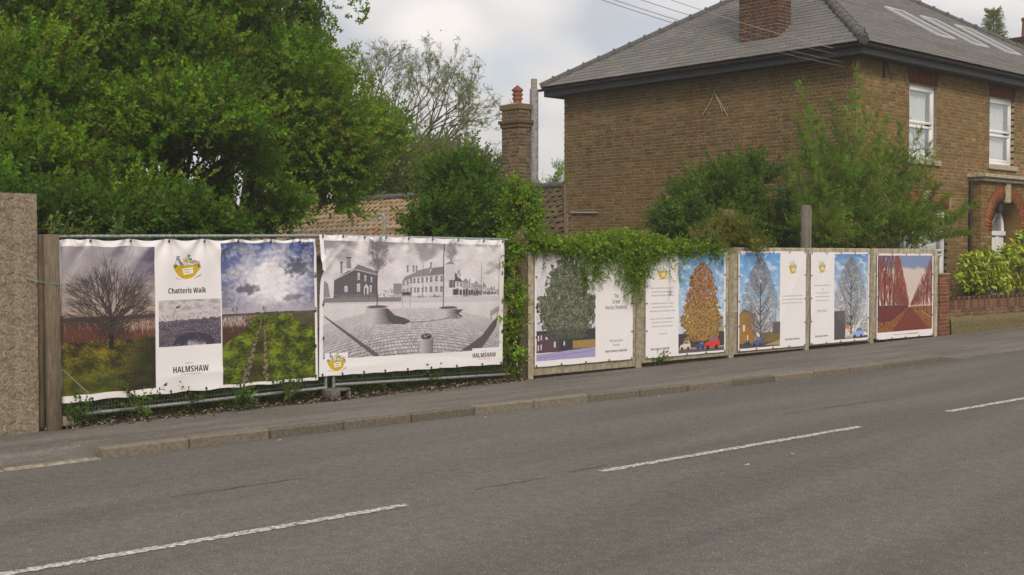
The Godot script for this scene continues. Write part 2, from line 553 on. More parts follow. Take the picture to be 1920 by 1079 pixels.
				if (absf(off + 0.28 + n2 * 0.05) < 0.05 or absf(off - 0.06 + n2 * 0.04) < 0.035) and dep > 0.05 and s > -0.05 + 0.1 * sin(y * 0.3): c = c.lerp(Color(0.62, 0.54, 0.50), 0.75)
			im.set_pixel(x, y, c)
	for i in 240:
		var a := Vector2(R.randf_range(577, 665), R.randf_range(270, 300))
		ln(im, a, a + Vector2(R.randf_range(-1, 2), R.randf_range(4, 12)), 1.0, Color(0.80, 0.74, 0.72), 0.6)
	for tx in [622, 630, 740, 746]: twig(im, Vector2(tx, 266), 0, 14.0, 1.3, 3, Color(0.26, 0.24, 0.25), 0.6)
	for i in 26: ell(im, R.randf_range(700, 860), 263, R.randf_range(3, 9), R.randf_range(1.5, 4), Color(0.28, 0.27, 0.27), 0.7)
	grain(im, Rect2i(575, 10, 375, 501), 0.04); grain(im, Rect2i(341, 206, 230, 157), 0.06)
	ln(im, Vector2(329, 22), Vector2(329, 500), 1, Color(0.8, 0.78, 0.78))
	return im

func paint_square_banner() -> Image:
	var im := canvas(800, 463)
	for y in range(18, 407):
		for x in range(14, 783):
			var n := fb(x * 0.5, y * 0.8 + 40)
			var g: float
			if y < 207:
				g = 0.86 + n * 0.08 - clampf(fb(x * 0.25 + 80, y * 0.5) * 0.55 + (70 - y) / 260.0 + n * 0.2, 0, 0.28)
			else:
				var d := float(y - 195)
				g = lerpf(0.86, 0.72, clampf((y - 235) / 170.0, 0, 1)) + n * 0.04
				if y < 222 and x < 330: g = 0.50
				elif y < 228: g = 0.80
				var yy := y - 0.00038 * (x - 380.0) * (x - 380.0) + 8.0
				if yy > 252:
					var hgt := 0.075 * (yy - 250.0) + 2.0
					var row := log(hgt) / 0.075
					var w := hgt * 1.35
					var col := (x - 350.0) / w + floorf(row) * 0.5
					var jy := fposmod(row, 1.0) * hgt
					var jx := fposmod(col, 1.0) * w
					if jy < 0.9 + hgt * 0.10 or jx < 0.9 + hgt * 0.08: g -= clampf(0.10 + (yy - 252) / 420.0, 0, 0.40)
					else: g += (fposmod(sin(floorf(row) * 12.9 + floorf(col) * 78.2) * 43758.5, 1.0) - 0.5) * 0.16
			im.set_pixel(x, y, Color(g, g * 0.97, g * 0.985))
	var D := Color(0.36, 0.34, 0.37)
	var Mi := Color(0.55, 0.53, 0.55)
	# corner house
	poly(im, [Vector2(14, 150), Vector2(30, 160), Vector2(40, 205), Vector2(14, 205)], Mi)
	poly(im, [Vector2(54, 148), Vector2(110, 118), Vector2(136, 112), Vector2(228, 130), Vector2(228, 200), Vector2(54, 205)], D)
	poly(im, [Vector2(74, 140), Vector2(122, 118), Vector2(150, 96), Vector2(226, 118), Vector2(228, 132), Vector2(138, 114)], Color(0.50, 0.48, 0.50))
	ln(im, Vector2(138, 113), Vector2(228, 131), 2.0, Color(0.85, 0.83, 0.84)); ln(im, Vector2(54, 148), Vector2(138, 113), 1.4, Color(0.8, 0.78, 0.79))
	im.fill_rect(Rect2i(78, 88, 9, 38), Mi); im.fill_rect(Rect2i(76, 88, 12, 5), D)
	im.fill_rect(Rect2i(104, 72, 18, 38), Mi); im.fill_rect(Rect2i(101, 71, 23, 5), D)
	for w in [[148, 124, 9, 24], [176, 132, 7, 20], [202, 138, 6, 17], [96, 168, 13, 20], [146, 160, 13, 28], [198, 166, 8, 24]]:
		im.fill_rect(Rect2i(w[0], w[1], w[2], w[3]), Color(0.82, 0.8, 0.81))
		ln(im, Vector2(w[0] + w[2] * 0.5, w[1] + 8), Vector2(w[0] + w[2] * 0.5, w[1] + w[3] - 2), 2, Color(0.4, 0.38, 0.4))
	poly(im, [Vector2(174, 172), Vector2(183, 160), Vector2(193, 172), Vector2(193, 198), Vector2(174, 198)], Color(0.84, 0.82, 0.83))
	im.fill_rect(Rect2i(178, 174, 8, 24), D)
	im.fill_rect(Rect2i(54, 198, 180, 8), Color(0.3, 0.28, 0.3))
	for i in 60: ell(im, R.randf_range(240, 330), R.randf_range(180, 204), R.randf_range(2, 7), R.randf_range(2, 6), Color(1, 1, 1).lerp(D, R.randf()), 0.5)
	im.fill_rect(Rect2i(296, 160, 36, 36), Mi)
	for i in 900: ell(im, R.randf_range(54, 232), R.randf_range(196, 207), R.randf_range(1, 3), R.randf_range(1, 2.4), Color(0.3, 0.28, 0.3).lerp(Color(0.55, 0.53, 0.55), R.randf()), 0.7)
	for i in 1500: px(im, R.randi_range(54, 227), R.randi_range(118, 198), Color(0.5, 0.48, 0.5), 0.35)
	# white house and the shops beyond it
	facade(im, 333, 380, 152, 136, 207, 0.80, 3, 2)
	poly(im, [Vector2(333, 153), Vector2(344, 138), Vector2(392, 122), Vector2(384, 138)], Mi)
	facade(im, 378, 450, 137, 131, 209, 0.86, 4, 2)
	facade(im, 450, 518, 131, 125, 209, 0.82, 3, 2)
	poly(im, [Vector2(376, 138), Vector2(398, 116), Vector2(456, 104), Vector2(450, 133)], Color(0.58, 0.56, 0.58))
	poly(im, [Vector2(448, 133), Vector2(464, 106), Vector2(518, 100), Vector2(518, 127)], Color(0.52, 0.50, 0.52))
	for cx in [352, 378, 392, 454]:
		im.fill_rect(Rect2i(cx, 98 if cx < 450 else 86, 7, 24), Mi); im.fill_rect(Rect2i(cx - 1, 98 if cx < 450 else 86, 9, 3), D)
	for i in 26: ell(im, R.randf_range(400, 516), R.randf_range(200, 210), 3, 2, D, 0.6)
	facade(im, 556, 604, 150, 156, 208, 0.84, 3, 2, true)
	poly(im, [Vector2(546, 150), Vector2(562, 118), Vector2(606, 156)], D)
	poly(im, [Vector2(574, 132), Vector2(584, 114), Vector2(592, 134), Vector2(584, 142)], Color(0.78, 0.76, 0.77)); ln(im, Vector2(574, 132), Vector2(584, 113), 1.5, D); ln(im, Vector2(584, 113), Vector2(593, 135), 1.5, D)
	var fx := 604.0
	for i in 9:
		var w := 26.0 - i * 1.7
		facade(im, fx, fx + w, 152 + i * 4.6 + (i % 3) * 2, 155 + i * 4.6 + (i % 3) * 2, 208 - i * 0.9, [0.62, 0.78, 0.55, 0.70, 0.84, 0.6, 0.74, 0.66, 0.8][i], 2, 2, true)
		if i % 2 == 0: poly(im, [Vector2(fx - 1, 153 + i * 4.6), Vector2(fx + w * 0.5, 141 + i * 5.0), Vector2(fx + w + 1, 156 + i * 4.6)], Mi)
		if i % 3 == 1: im.fill_rect(Rect2i(int(fx + 3), int(140 + i * 4.6), 4, 13), D)
		fx += w
	roof_lines(im, Rect2i(330, 96, 250, 60)); roof_lines(im, Rect2i(74, 94, 160, 40))
	for lx in [425, 690, 776]: ln(im, Vector2(lx, 95 if lx < 500 else (88 if lx < 700 else 66)), Vector2(lx, 205), 1.6, Color(0.45, 0.43, 0.45))
	# notice board, pole, sign
	im.fill_rect(Rect2i(332, 190, 40, 12), Color(0.3, 0.28, 0.3)); ln(im, Vector2(336, 190), Vector2(336, 243), 2, Mi); ln(im, Vector2(368, 190), Vector2(368, 243), 2, Mi)
	im.fill_rect(Rect2i(524, 92, 42, 58), Color(0.80, 0.78, 0.79)); poly(im, [Vector2(522, 92), Vector2(545, 80), Vector2(568, 92)], Mi)
	im.fill_rect(Rect2i(540, 148, 28, 28), D)
	ln(im, Vector2(516, 20), Vector2(517, 240), 4.0, Color(0.3, 0.28, 0.29))
	ln(im, Vector2(545, 140), Vector2(543, 240), 2.0, Color(0.85, 0.83, 0.84)); ln(im, Vector2(558, 145), Vector2(560, 240), 2.0, Color(0.85, 0.83, 0.84))
	for i in 2600:
		var q := Vector2i(R.randi_range(54, 740), R.randi_range(104, 206))
		var c0 := im.get_pixelv(q)
		if c0.r < 0.84: im.fill_rect(Rect2i(q.x, q.y, 3, 1), c0.lerp([Color.WHITE, Color.BLACK][i % 2], 0.12))
	# planters
	for pl in [[229.0, 240.0, 46.0, 300.0, 84.0, 373.0], [540.0, 248.0, 44.0, 287.0, 72.0, 606.0]]:
		poly(im, [Vector2(pl[0], pl[1]), Vector2(pl[0] + pl[2], pl[1] + 6), Vector2(pl[0] + pl[2] + 26, pl[3] - 32), Vector2(pl[5] - 20, pl[3] - 18), Vector2(pl[5], pl[3] - 8), Vector2(pl[5] - 30, pl[3] + 2), Vector2(pl[0] + 60, pl[3] - 2)], Color(0.32, 0.30, 0.32))
		for y in range(int(pl[1]), int(pl[3])):
			var t: float = (y - pl[1]) / (pl[3] - pl[1])
			var w: float = lerpf(pl[2], pl[4], t * t)
			for x in range(int(pl[0] - w), int(pl[0] + w * 0.72)):
				var s: float = (x - pl[0]) / w
				var g := 0.82 - clampf(s * 0.9 + 0.25, 0, 1) * 0.40
				if int(y + 3.0 * s * s) % 6 == 0 or (x + (int(y) / 6) * 5) % 10 == 0: g -= 0.22
				im.set_pixel(x, y, Color(g, g * 0.97, g * 0.98))
		ell(im, pl[0], pl[1], pl[2], 7, Color(0.66, 0.64, 0.65)); ell(im, pl[0], pl[1] - 1, pl[2] - 7, 4.5, Color(0.36, 0.34, 0.35))
	ln(im, Vector2(229, 238), Vector2(228, 60), 3.4, Color(0.27, 0.25, 0.26))
	for i in 46: twig(im, Vector2(228, R.randf_range(36, 128)), R.randf_range(-1.0, 1.0), 24, 1.3, 3, Color(0.40, 0.38, 0.40), 0.5)
	for i in 30: twig(im, Vector2(552, R.randf_range(36, 92)), R.randf_range(-0.8, 0.8), 17, 1.1, 3, Color(0.48, 0.46, 0.47), 0.5)
	# edges of the paving, grass strip, bench, litter bin
	for i in 40:
		var t := i / 39.0
		var p := Vector2(20, 268).lerp(Vector2(225, 402), t)
		ln(im, p, p + Vector2(6, 4), 3.0 + t * 9.0, Color(0.36, 0.34, 0.36))
	for i in 30:
		var t := i / 29.0
		ln(im, Vector2(372 + t * 170, 296 - t * t * 12), Vector2(378 + t * 170, 296 - t * t * 12), 2.0, Color(0.34, 0.32, 0.34))
	poly(im, [Vector2(600, 405), Vector2(700, 352), Vector2(752, 300), Vector2(772, 286), Vector2(768, 320), Vector2(724, 372), Vector2(690, 405)], Color(0.33, 0.31, 0.32))
	dabs(im, 260, Rect2(610, 290, 160, 114), func(p): return p.y > 520 - p.x * 0.28, [Color(0.4, 0.38, 0.39), Color(0.25, 0.24, 0.25)], 1, 3)
	for i in 4: ln(im, Vector2(736 + i * 3, 268 + i * 4), Vector2(780, 246 + i * 5), 2.0, Color(0.3, 0.28, 0.29))
	ln(im, Vector2(740, 276), Vector2(744, 296), 3, D); ln(im, Vector2(774, 262), Vector2(770, 290), 3, D)
	for x in range(415, 474):
		for y in range(345, 408):
			var g := 0.74 - clampf((x - 424) / 60.0, 0, 1) * 0.36 + R.randf_range(-0.03, 0.03)
			im.set_pixel(x, y, Color(g, g * 0.97, g * 0.98))
	ell(im, 444, 346, 30, 14, Color(0.66, 0.64, 0.65)); ell(im, 444, 347, 23, 10.5, Color(0.25, 0.23, 0.24))
	for i in 14: ell(im, R.randf_range(428, 460), R.randf_range(341, 353), 3, 2, Color(0.75, 0.73, 0.74).lerp(D, R.randf()))
	grain(im, Rect2i(14, 18, 769, 389), 0.055)
	# white foot of the banner
	im.fill_rect(Rect2i(0, 407, 800, 56), WHITE)
	im.fill_rect(Rect2i(22, 388, 90, 30), WHITE)
	im.fill_rect(Rect2i(654, 398, 132, 30), WHITE)
	basket(im, 66, 418, 74, 64)
	txt(im, "MATT", 712, 410, 22, 4, Color(0.4, 0.38, 0.38), 400, 0, 0.7)
	txt(im, "HALMSHAW", 712, 425, 110, 17, INK, 700)
	txt(im, "PHOTOGRAPHY", 712, 439, 62, 4, Color(0.4, 0.38, 0.38), 400, 0, 0.7)
	return im

func cone_tree(cx: float, top: float, base: float, w: float, lean := 0.0) -> Callable:
	return func(p): 
		var t: float = (p.y - top) / (base - top)
		if t < 0.0 or t > 1.0: return false
		var e := w * pow(t, 0.46) * (1.0 if t < 0.72 else 1.0 - (t - 0.72) * 1.3) * (1.0 + 0.35 * fb(p.y * 2.2, 7.0 + signf(p.x - cx) * 50.0))
		return absf(p.x - cx) < e and fb(p.x * 2.6, p.y * 2.6) > -0.4

func backdrop(im: Image, r: Rect2i, top: Color, low: Color, gamma := 1.0) -> void:
	for y in range(r.position.y, r.end.y):
		for x in range(r.position.x, r.end.x):
			var t := pow(float(y - r.position.y) / r.size.y, gamma)
			im.set_pixel(x, y, top.lerp(low, clampf(t + fb(x * 0.8, y * 0.8) * 0.12, 0, 1)).lerp(Color(0.93, 0.92, 0.92), clampf(fb(x * 0.7 + 60, y * 1.4) * 1.6 - 0.15 + t * 0.3, 0, 0.6)))

func little_car(im: Image, x: float, y: float, w: float, c: Color) -> void:
	poly(im, [Vector2(x, y), Vector2(x + w * 0.06, y - w * 0.2), Vector2(x + w * 0.3, y - w * 0.26), Vector2(x + w * 0.44, y - w * 0.44), Vector2(x + w * 0.82, y - w * 0.46), Vector2(x + w, y - w * 0.22), Vector2(x + w, y)], c)
	poly(im, [Vector2(x + w * 0.34, y - w * 0.27), Vector2(x + w * 0.46, y - w * 0.41), Vector2(x + w * 0.78, y - w * 0.42), Vector2(x + w * 0.84, y - w * 0.27)], Color(0.42, 0.44, 0.52))
	for k in [0.22, 0.78]: ell(im, x + w * k, y, w * 0.1, w * 0.1, Color(0.12, 0.12, 0.13))

func paint_poster(i: int) -> Image:
	var im := canvas([504, 486, 477, 470, 518][i], 414)
	var credit := "Stuart Stacey Collection"
	var ink := Color(0.22, 0.2, 0.21)
	if i == 0:
		backdrop(im, Rect2i(8, 6, 295, 388), Color(0.86, 0.84, 0.86), Color(0.80, 0.78, 0.82))
		im.fill_rect(Rect2i(8, 290, 295, 76), Color(0.20, 0.20, 0.23))
		im.fill_rect(Rect2i(8, 302, 110, 62), Color(0.33, 0.24, 0.29))
		for w in [[14, 306, 6, 18], [28, 304, 6, 18], [14, 338, 6, 20], [28, 336, 6, 20], [92, 330, 9, 20], [52, 312, 10, 9], [140, 330, 7, 16]]: im.fill_rect(Rect2i(w[0], w[1], w[2], w[3]), Color(0.82, 0.8, 0.84))
		var round_ := func(p): return Vector2((p.x - 158) / (148.0 if p.y > 170 else 112.0), (p.y - 190) / 148.0).length() < 1.0 + fb(p.x * 2.0, p.y * 2.0) * 0.28
		dabs(im, 5000, Rect2(8, 30, 294, 290), func(p): return Vector2((p.x - 158) / (146.0 if p.y > 170 else 110.0), (p.y - 190) / 146.0).length() < 0.97 + fb(p.x * 2.0, p.y * 2.0) * 0.2, [Color(0.22, 0.25, 0.22), Color(0.26, 0.29, 0.25)], 5, 9)
		dabs(im, 9000, Rect2(8, 30, 294, 290), round_, [Color(0.27, 0.31, 0.25), Color(0.34, 0.38, 0.29), Color(0.22, 0.25, 0.22), Color(0.40, 0.43, 0.33)], 3, 6)
		dabs(im, 5200, Rect2(12, 36, 286, 250), func(p): return round_.call(p) and fb(p.x * 1.6, p.y * 1.6 + 300) > -0.1, [Color(0.60, 0.57, 0.49), Color(0.48, 0.48, 0.40), Color(0.70, 0.65, 0.58), Color(0.42, 0.44, 0.34)], 2, 4)
		im.fill_rect(Rect2i(186, 330, 117, 28), Color(0.62, 0.52, 0.30))
		for k in 20: ln(im, Vector2(188 + k * 6, 330), Vector2(188 + k * 6, 357), 1.0, Color(0.45, 0.36, 0.2), 0.6)
		poly(im, [Vector2(8, 372), Vector2(190, 362), Vector2(303, 358), Vector2(303, 394), Vector2(8, 394)], Color(0.64, 0.60, 0.76))
		ln(im, Vector2(8, 384), Vector2(303, 370), 1.5, Color(0.52, 0.48, 0.66), 0.7)
		im.fill_rect(Rect2i(303, 0, 210, 414), WHITE)
		grain(im, Rect2i(8, 6, 295, 388), 0.12)
		txt(im, "The", 414, 178, 24, 15, ink, 500); txt(im, "Great", 414, 198, 42, 15, ink, 500); txt(im, "Horse Chestnut", 414, 219, 115, 15, ink, 500)
		txt(im, "With permission", 414, 342, 70, 11, Color(0.35, 0.33, 0.34)); txt(im, "from the", 414, 356, 34, 9, Color(0.35, 0.33, 0.34)); txt(im, credit, 414, 379, 118, 12, ink, 700)
	elif i == 1:
		backdrop(im, Rect2i(193, 8, 285, 398), Color(0.36, 0.58, 0.82), Color(0.80, 0.84, 0.86), 0.8)
		im.fill_rect(Rect2i(193, 330, 285, 60), Color(0.24, 0.22, 0.24))
		im.fill_rect(Rect2i(400, 270, 70, 60), Color(0.56, 0.52, 0.48))
		im.fill_rect(Rect2i(410, 316, 68, 8), Color(0.62, 0.64, 0.45))
		ln(im, Vector2(318, 110), Vector2(318, 385), 9, Color(0.24, 0.17, 0.15))
		var inside := cone_tree(335, 52, 360, 140)
		dabs(im, 3000, Rect2(193, 46, 285, 320), inside, [Color(0.45, 0.31, 0.19), Color(0.38, 0.27, 0.18)], 5, 9)
		dabs(im, 12000, Rect2(193, 46, 285, 320), inside, [Color(0.72, 0.47, 0.26), Color(0.80, 0.56, 0.32), Color(0.58, 0.38, 0.22), Color(0.76, 0.52, 0.36), Color(0.42, 0.30, 0.20)], 2, 5)
		dabs(im, 4200, Rect2(193, 210, 270, 150), inside, [Color(0.68, 0.55, 0.26), Color(0.76, 0.62, 0.30), Color(0.36, 0.30, 0.18)], 2, 5)
		for k in 16: ln(im, Vector2(330 + R.randf_range(-3, 3), 330 - k * 14), Vector2(330 + (-1 if k % 2 == 0 else 1) * R.randf_range(20, 70), 300 - k * 14), 1.2, Color(0.26, 0.19, 0.16), 0.6)
		grain(im, Rect2i(193, 8, 285, 398), 0.12)
		im.fill_rect(Rect2i(193, 392, 285, 14), Color(0.35, 0.31, 0.34)); im.fill_rect(Rect2i(193, 386, 285, 7), Color(0.62, 0.55, 0.52))
		little_car(im, 200, 388, 66, Color(0.86, 0.80, 0.72)); little_car(im, 300, 391, 56, Color(0.24, 0.30, 0.52)); little_car(im, 352, 391, 96, Color(0.82, 0.22, 0.18))
		im.fill_rect(Rect2i(0, 0, 193, 414), WHITE)
		for y in [151, 165, 179, 209, 223, 238, 267, 281, 296]: scribble(im, 98, y, R.randf_range(120, 150), 3.4, Color(0.3, 0.28, 0.3))
		scribble(im, 104, 325, 52, 3.4, Color(0.35, 0.33, 0.35))
		basket(im, 98, 92, 60, 56)
		txt(im, credit, 84, 382, 108, 12, ink, 700)
	elif i == 2:
		backdrop(im, Rect2i(8, 8, 281, 396), Color(0.36, 0.60, 0.86), Color(0.82, 0.86, 0.86), 0.85)
		poly(im, [Vector2(8, 262), Vector2(40, 240), Vector2(110, 262), Vector2(120, 390), Vector2(8, 390)], Color(0.60, 0.44, 0.22))
		for k in 700: px(im, R.randi_range(9, 118), R.randi_range(250, 388), Color(0.40, 0.28, 0.14), 0.35)
		poly(im, [Vector2(8, 262), Vector2(40, 240), Vector2(112, 263), Vector2(108, 268), Vector2(40, 247), Vector2(8, 270)], Color(0.36, 0.28, 0.22))
		for w in [[32, 306, 14, 26], [92, 312, 12, 20], [60, 350, 8, 20]]: im.fill_rect(Rect2i(w[0], w[1], w[2], w[3]), Color(0.86, 0.84, 0.82))
		im.fill_rect(Rect2i(150, 342, 139, 48), Color(0.46, 0.38, 0.24)); im.fill_rect(Rect2i(236, 300, 53, 50), Color(0.36, 0.33, 0.32))
		im.fill_rect(Rect2i(8, 384, 281, 20), Color(0.30, 0.27, 0.27)); poly(im, [Vector2(180, 396), Vector2(289, 378), Vector2(289, 400)], Color(0.66, 0.58, 0.42))
		bare_crown(im, 150, 28, 392, 128, Color(0.30, 0.26, 0.26), Color(0.56, 0.50, 0.46))
		grain(im, Rect2i(8, 8, 281, 396), 0.10)
		little_car(im, 96, 392, 70, Color(0.30, 0.36, 0.62)); little_car(im, 40, 388, 40, Color(0.2, 0.22, 0.3))
		im.fill_rect(Rect2i(289, 0, 200, 414), WHITE)
		basket(im, 380, 70, 56, 58)
		for y in [193, 208, 223]: scribble(im, 382, y, R.randf_range(130, 146), 3.0, Color(0.3, 0.28, 0.3))
		txt(im, credit, 380, 381, 106, 11, ink, 700)
	elif i == 3:
		backdrop(im, Rect2i(184, 8, 280, 394), Color(0.30, 0.50, 0.76), Color(0.86, 0.85, 0.84), 0.5)
		im.fill_rect(Rect2i(184, 270, 90, 128), Color(0.30, 0.29, 0.31)); im.fill_rect(Rect2i(390, 330, 74, 44), Color(0.72, 0.71, 0.71))
		bare_crown(im, 318, 24, 392, 132, Color(0.24, 0.22, 0.23), Color(0.60, 0.58, 0.55))
		im.fill_rect(Rect2i(272, 338, 34, 16), Color(0.76, 0.50, 0.20)); im.fill_rect(Rect2i(316, 350, 14, 24), Color(0.70, 0.36, 0.2)); im.fill_rect(Rect2i(282, 354, 14, 34), Color(0.86, 0.83, 0.78))
		dabs(im, 300, Rect2(400, 290, 60, 90), func(_p): return true, [Color(0.2, 0.2, 0.2), Color(0.85, 0.84, 0.84)], 2, 4)
		im.fill_rect(Rect2i(184, 390, 280, 12), Color(0.30, 0.28, 0.29)); grain(im, Rect2i(184, 8, 280, 394), 0.10); little_car(im, 330, 394, 96, Color(0.60, 0.68, 0.86)); dabs(im, 120, Rect2(270, 380, 60, 18), func(_p): return true, [Color(0.84, 0.8, 0.7)], 2, 5)
		im.fill_rect(Rect2i(0, 0, 184, 414), WHITE)
		basket(im, 86, 66, 56, 58)
		scribble(im, 90, 150, 128, 2.8, Color(0.3, 0.28, 0.3)); scribble(im, 92, 167, 14, 2.8, Color(0.3, 0.28, 0.3))
		for y in [184, 201, 218]: scribble(im, 92, y, R.randf_range(104, 112), 2.8, Color(0.3, 0.28, 0.3))
		txt(im, "Sadly Felled", 88, 266, 76, 16, Color(0.5, 0.48, 0.49)); txt(im, credit, 86, 380, 100, 11, ink, 700)
	else:
		var V := Vector2(296, 262)
		for y in range(9, 380):
			for x in range(8, 510):
				var c: Color
				if y < 262: c = Color(0.47, 0.54, 0.68).lerp(Color(0.82, 0.76, 0.72), clampf((y - 62 + fb(x * 0.3, y) * 18) / 18.0, 0, 1))
				else:
					var o := (x - V.x) / float(y - 258)
					c = Color(0.47, 0.20, 0.16).lerp(Color(0.38, 0.15, 0.15), clampf(fb(x * 0.5, y * 7.0) + 0.4, 0, 1))
					if o < -1.35 or o > 1.6: c = Color(0.60, 0.40, 0.15).lerp(Color(0.38, 0.18, 0.12), clampf(fb(x * 2.0, y * 4.0) + 0.4, 0, 1))
					if o < -2.4 and y < 330: c = Color(0.40, 0.15, 0.14)
				im.set_pixel(x, y, c)
		im.fill_rect(Rect2i(8, 252, 270, 12), Color(0.24, 0.17, 0.18))
		var redd := [Color(0.48, 0.22, 0.18), Color(0.40, 0.18, 0.17), Color(0.56, 0.28, 0.20), Color(0.30, 0.15, 0.16)]
		for e in 7000:
			var q := Vector2(R.randf_range(8, 296), R.randf_range(6, 258))
			var lim := V.x - (262 - q.y) * 0.40 - 6.0 * fb(q.y * 3.0, 2.0)
			if q.x > lim: continue
			var f := clampf((q.x - 8) / 290.0, 0, 1)
			if f < 0.55 and fb(q.x * 3.2, q.y * 0.5) < -0.02: continue
			ln(im, q, q + Vector2(R.randf_range(-2.5, 2.5), -R.randf_range(6, 20)), 1.0 + R.randf(), redd[R.randi() % 4].lerp(Color(0.66, 0.30, 0.16), f * 0.45), 0.75)
		for e in 4600:
			var q := Vector2(R.randf_range(296, 510), R.randf_range(10, 258))
			if q.y < 262 - (q.x - V.x) * 1.15 - 8.0 * fb(q.x * 4.0, 9.0): continue
			var f := clampf((q.x - 296) / 214.0, 0, 1)
			if f > 0.4 and fb(q.x * 3.2, q.y * 0.5) < -0.05: continue
			ln(im, q, q + Vector2(R.randf_range(-2.0, 2.0), -R.randf_range(6, 16)), 1.0 + R.randf(), redd[R.randi() % 4].lerp(Color(0.62, 0.30, 0.18), 0.3), 0.75)
		for k in 15:
			var s := pow(0.80, k)
			var x := V.x - 288 * s
			var base := V.y + 100 * s
			ln(im, Vector2(x, base), Vector2(x + 3 * s, base - 320 * s), 12 * s, Color(0.23, 0.14, 0.15))
			for j in 12: twig(im, Vector2(x, base - (60 + j * 22) * s), (-1 if j % 2 == 0 else 1) * R.randf_range(0.15, 0.4), 84 * s, 4 * s, 3, redd[j % 4], 0.2)
		for k in 13:
			var s := pow(0.80, k)
			var x := V.x + 206 * s
			var base := V.y + 52 * s
			ln(im, Vector2(x, base), Vector2(x, maxf(12, base - 250 * s)), 7 * s, Color(0.26, 0.15, 0.15))
			for j in 10: twig(im, Vector2(x, base - (50 + j * 18) * s), (-1 if j % 2 == 0 else 1) * R.randf_range(0.12, 0.35), 52 * s, 2.6 * s, 3, redd[j % 4], 0.2)
		im.fill_rect(Rect2i(290, 256, 7, 9), Color(0.86, 0.8, 0.78))
		for k in 8: im.fill_rect(Rect2i(400 + k * 12, 282 + k * 5, 9, 3), Color(0.82, 0.72, 0.66))
		grain(im, Rect2i(8, 9, 502, 371), 0.10)
		# the white margin
		im.fill_rect(Rect2i(0, 0, 518, 9), WHITE); im.fill_rect(Rect2i(0, 380, 518, 34), WHITE); im.fill_rect(Rect2i(0, 0, 8, 414), WHITE); im.fill_rect(Rect2i(510, 0, 8, 414), WHITE)
		txt(im, "With permission from the", 210, 397, 110, 9, Color(0.4, 0.38, 0.39)); txt(im, credit, 326, 397, 110, 9, ink, 700)
	if i < 4:
		im.fill_rect(Rect2i(0, 0, im.get_width(), 8), WHITE); im.fill_rect(Rect2i(0, [394, 406, 404, 402][i], im.get_width(), 30), WHITE)
		if i == 0 or i == 2: im.fill_rect(Rect2i(0, 0, 8, 414), WHITE)
		else: im.fill_rect(Rect2i(im.get_width() - 8, 0, 8, 414), WHITE)
	return im

# ---------------------------------------------------------------- plants
func leaf(s: SurfaceTool, base: Vector3, dir: Vector3, nrm: Vector3, L: float, W: float, fold := 0.18) -> void:
	var side := dir.cross(nrm).normalized()
	var l := base + dir * L * 0.45 - side * W * 0.5 + nrm * W * fold
	var r := base + dir * L * 0.45 + side * W * 0.5 + nrm * W * fold
	var m := base + dir * L * 0.48
	var t := base + dir * L - nrm * L * 0.10
	for f in [[base, l, m, -0.3], [l, t, m, -0.3], [base, m, r, 0.3], [m, t, r, 0.3]]:
		s.set_normal((nrm + side * f[3]).normalized())
		tri(s, f[0], f[1], f[2], nrm)

func spray_mesh(n: int, length: float, L: float, W: float, open := 0.9, droop := 0.2, pairs := false, stem_r := 0.003, jitter := 0.25) -> ArrayMesh:
	# a twig along +Y with leaves on alternate sides or in pairs
	var s := st_new()
	var pts := []
	for i in 5:
		var t := i / 4.0
		pts.append(Vector3(0, length * t, droop * length * t * t))
	tube(s, pts, [stem_r, stem_r, stem_r * 0.8, stem_r * 0.6, stem_r * 0.3], 3, false)
	for i in n:
		var t := (i + 0.6) / n
		if pairs: t = (floorf(i / 2.0) + 0.6) / ceilf(n / 2.0)
		var p := Vector3(0, length * t, droop * length * t * t)
		var az := i * 2.4 + R.randf_range(-jitter, jitter) * 2.0
		if pairs: az = (0.0 if i % 2 == 0 else PI) + R.randf_range(-jitter, jitter)
		var o := Vector3(cos(az), 0, sin(az))
		var d := (Vector3.UP * cos(open + R.randf_range(-jitter, jitter)) + o * sin(open)).normalized()
		if i == n - 1: d = (Vector3.UP + o * 0.2).normalized()
		var nn := (Vector3(0, 0.35, 1.0) + Vector3(R.randf_range(-1, 1), R.randf_range(-1, 1), R.randf_range(-1, 1)) * 0.55) if pairs else (Vector3.UP + Vector3(R.randf_range(-1, 1), R.randf_range(-0.4, 0.8), R.randf_range(-1, 1)) * 0.8)
		nn = (nn - d * nn.dot(d)).normalized()
		leaf(s, p, d, nn, L * R.randf_range(0.7, 1.15), W * R.randf_range(0.75, 1.15))
	return s.commit()

func towards(dir: Vector3, roll: float, sc: float) -> Basis:
	var y := dir.normalized()
	var x := y.cross(Vector3(0.2, 0.3, 0.93)).normalized()
	var z := x.cross(y)
	var x2 := x * cos(roll) + z * sin(roll)
	return Basis(x2 * sc, y * sc, x2.cross(y) * sc)

func rv() -> Vector3:
	var v := Vector3(R.randfn(), R.randfn(), R.randfn())
	return v.normalized()

func tint(base: Color, var_: float) -> Color:
	var k := 1.0 + R.randf_range(-var_, var_)
	return Color(base.r * k * (1.0 + R.randf_range(-0.12, 0.12)), base.g * k, base.b * k * (1.0 + R.randf_range(-0.15, 0.15)))

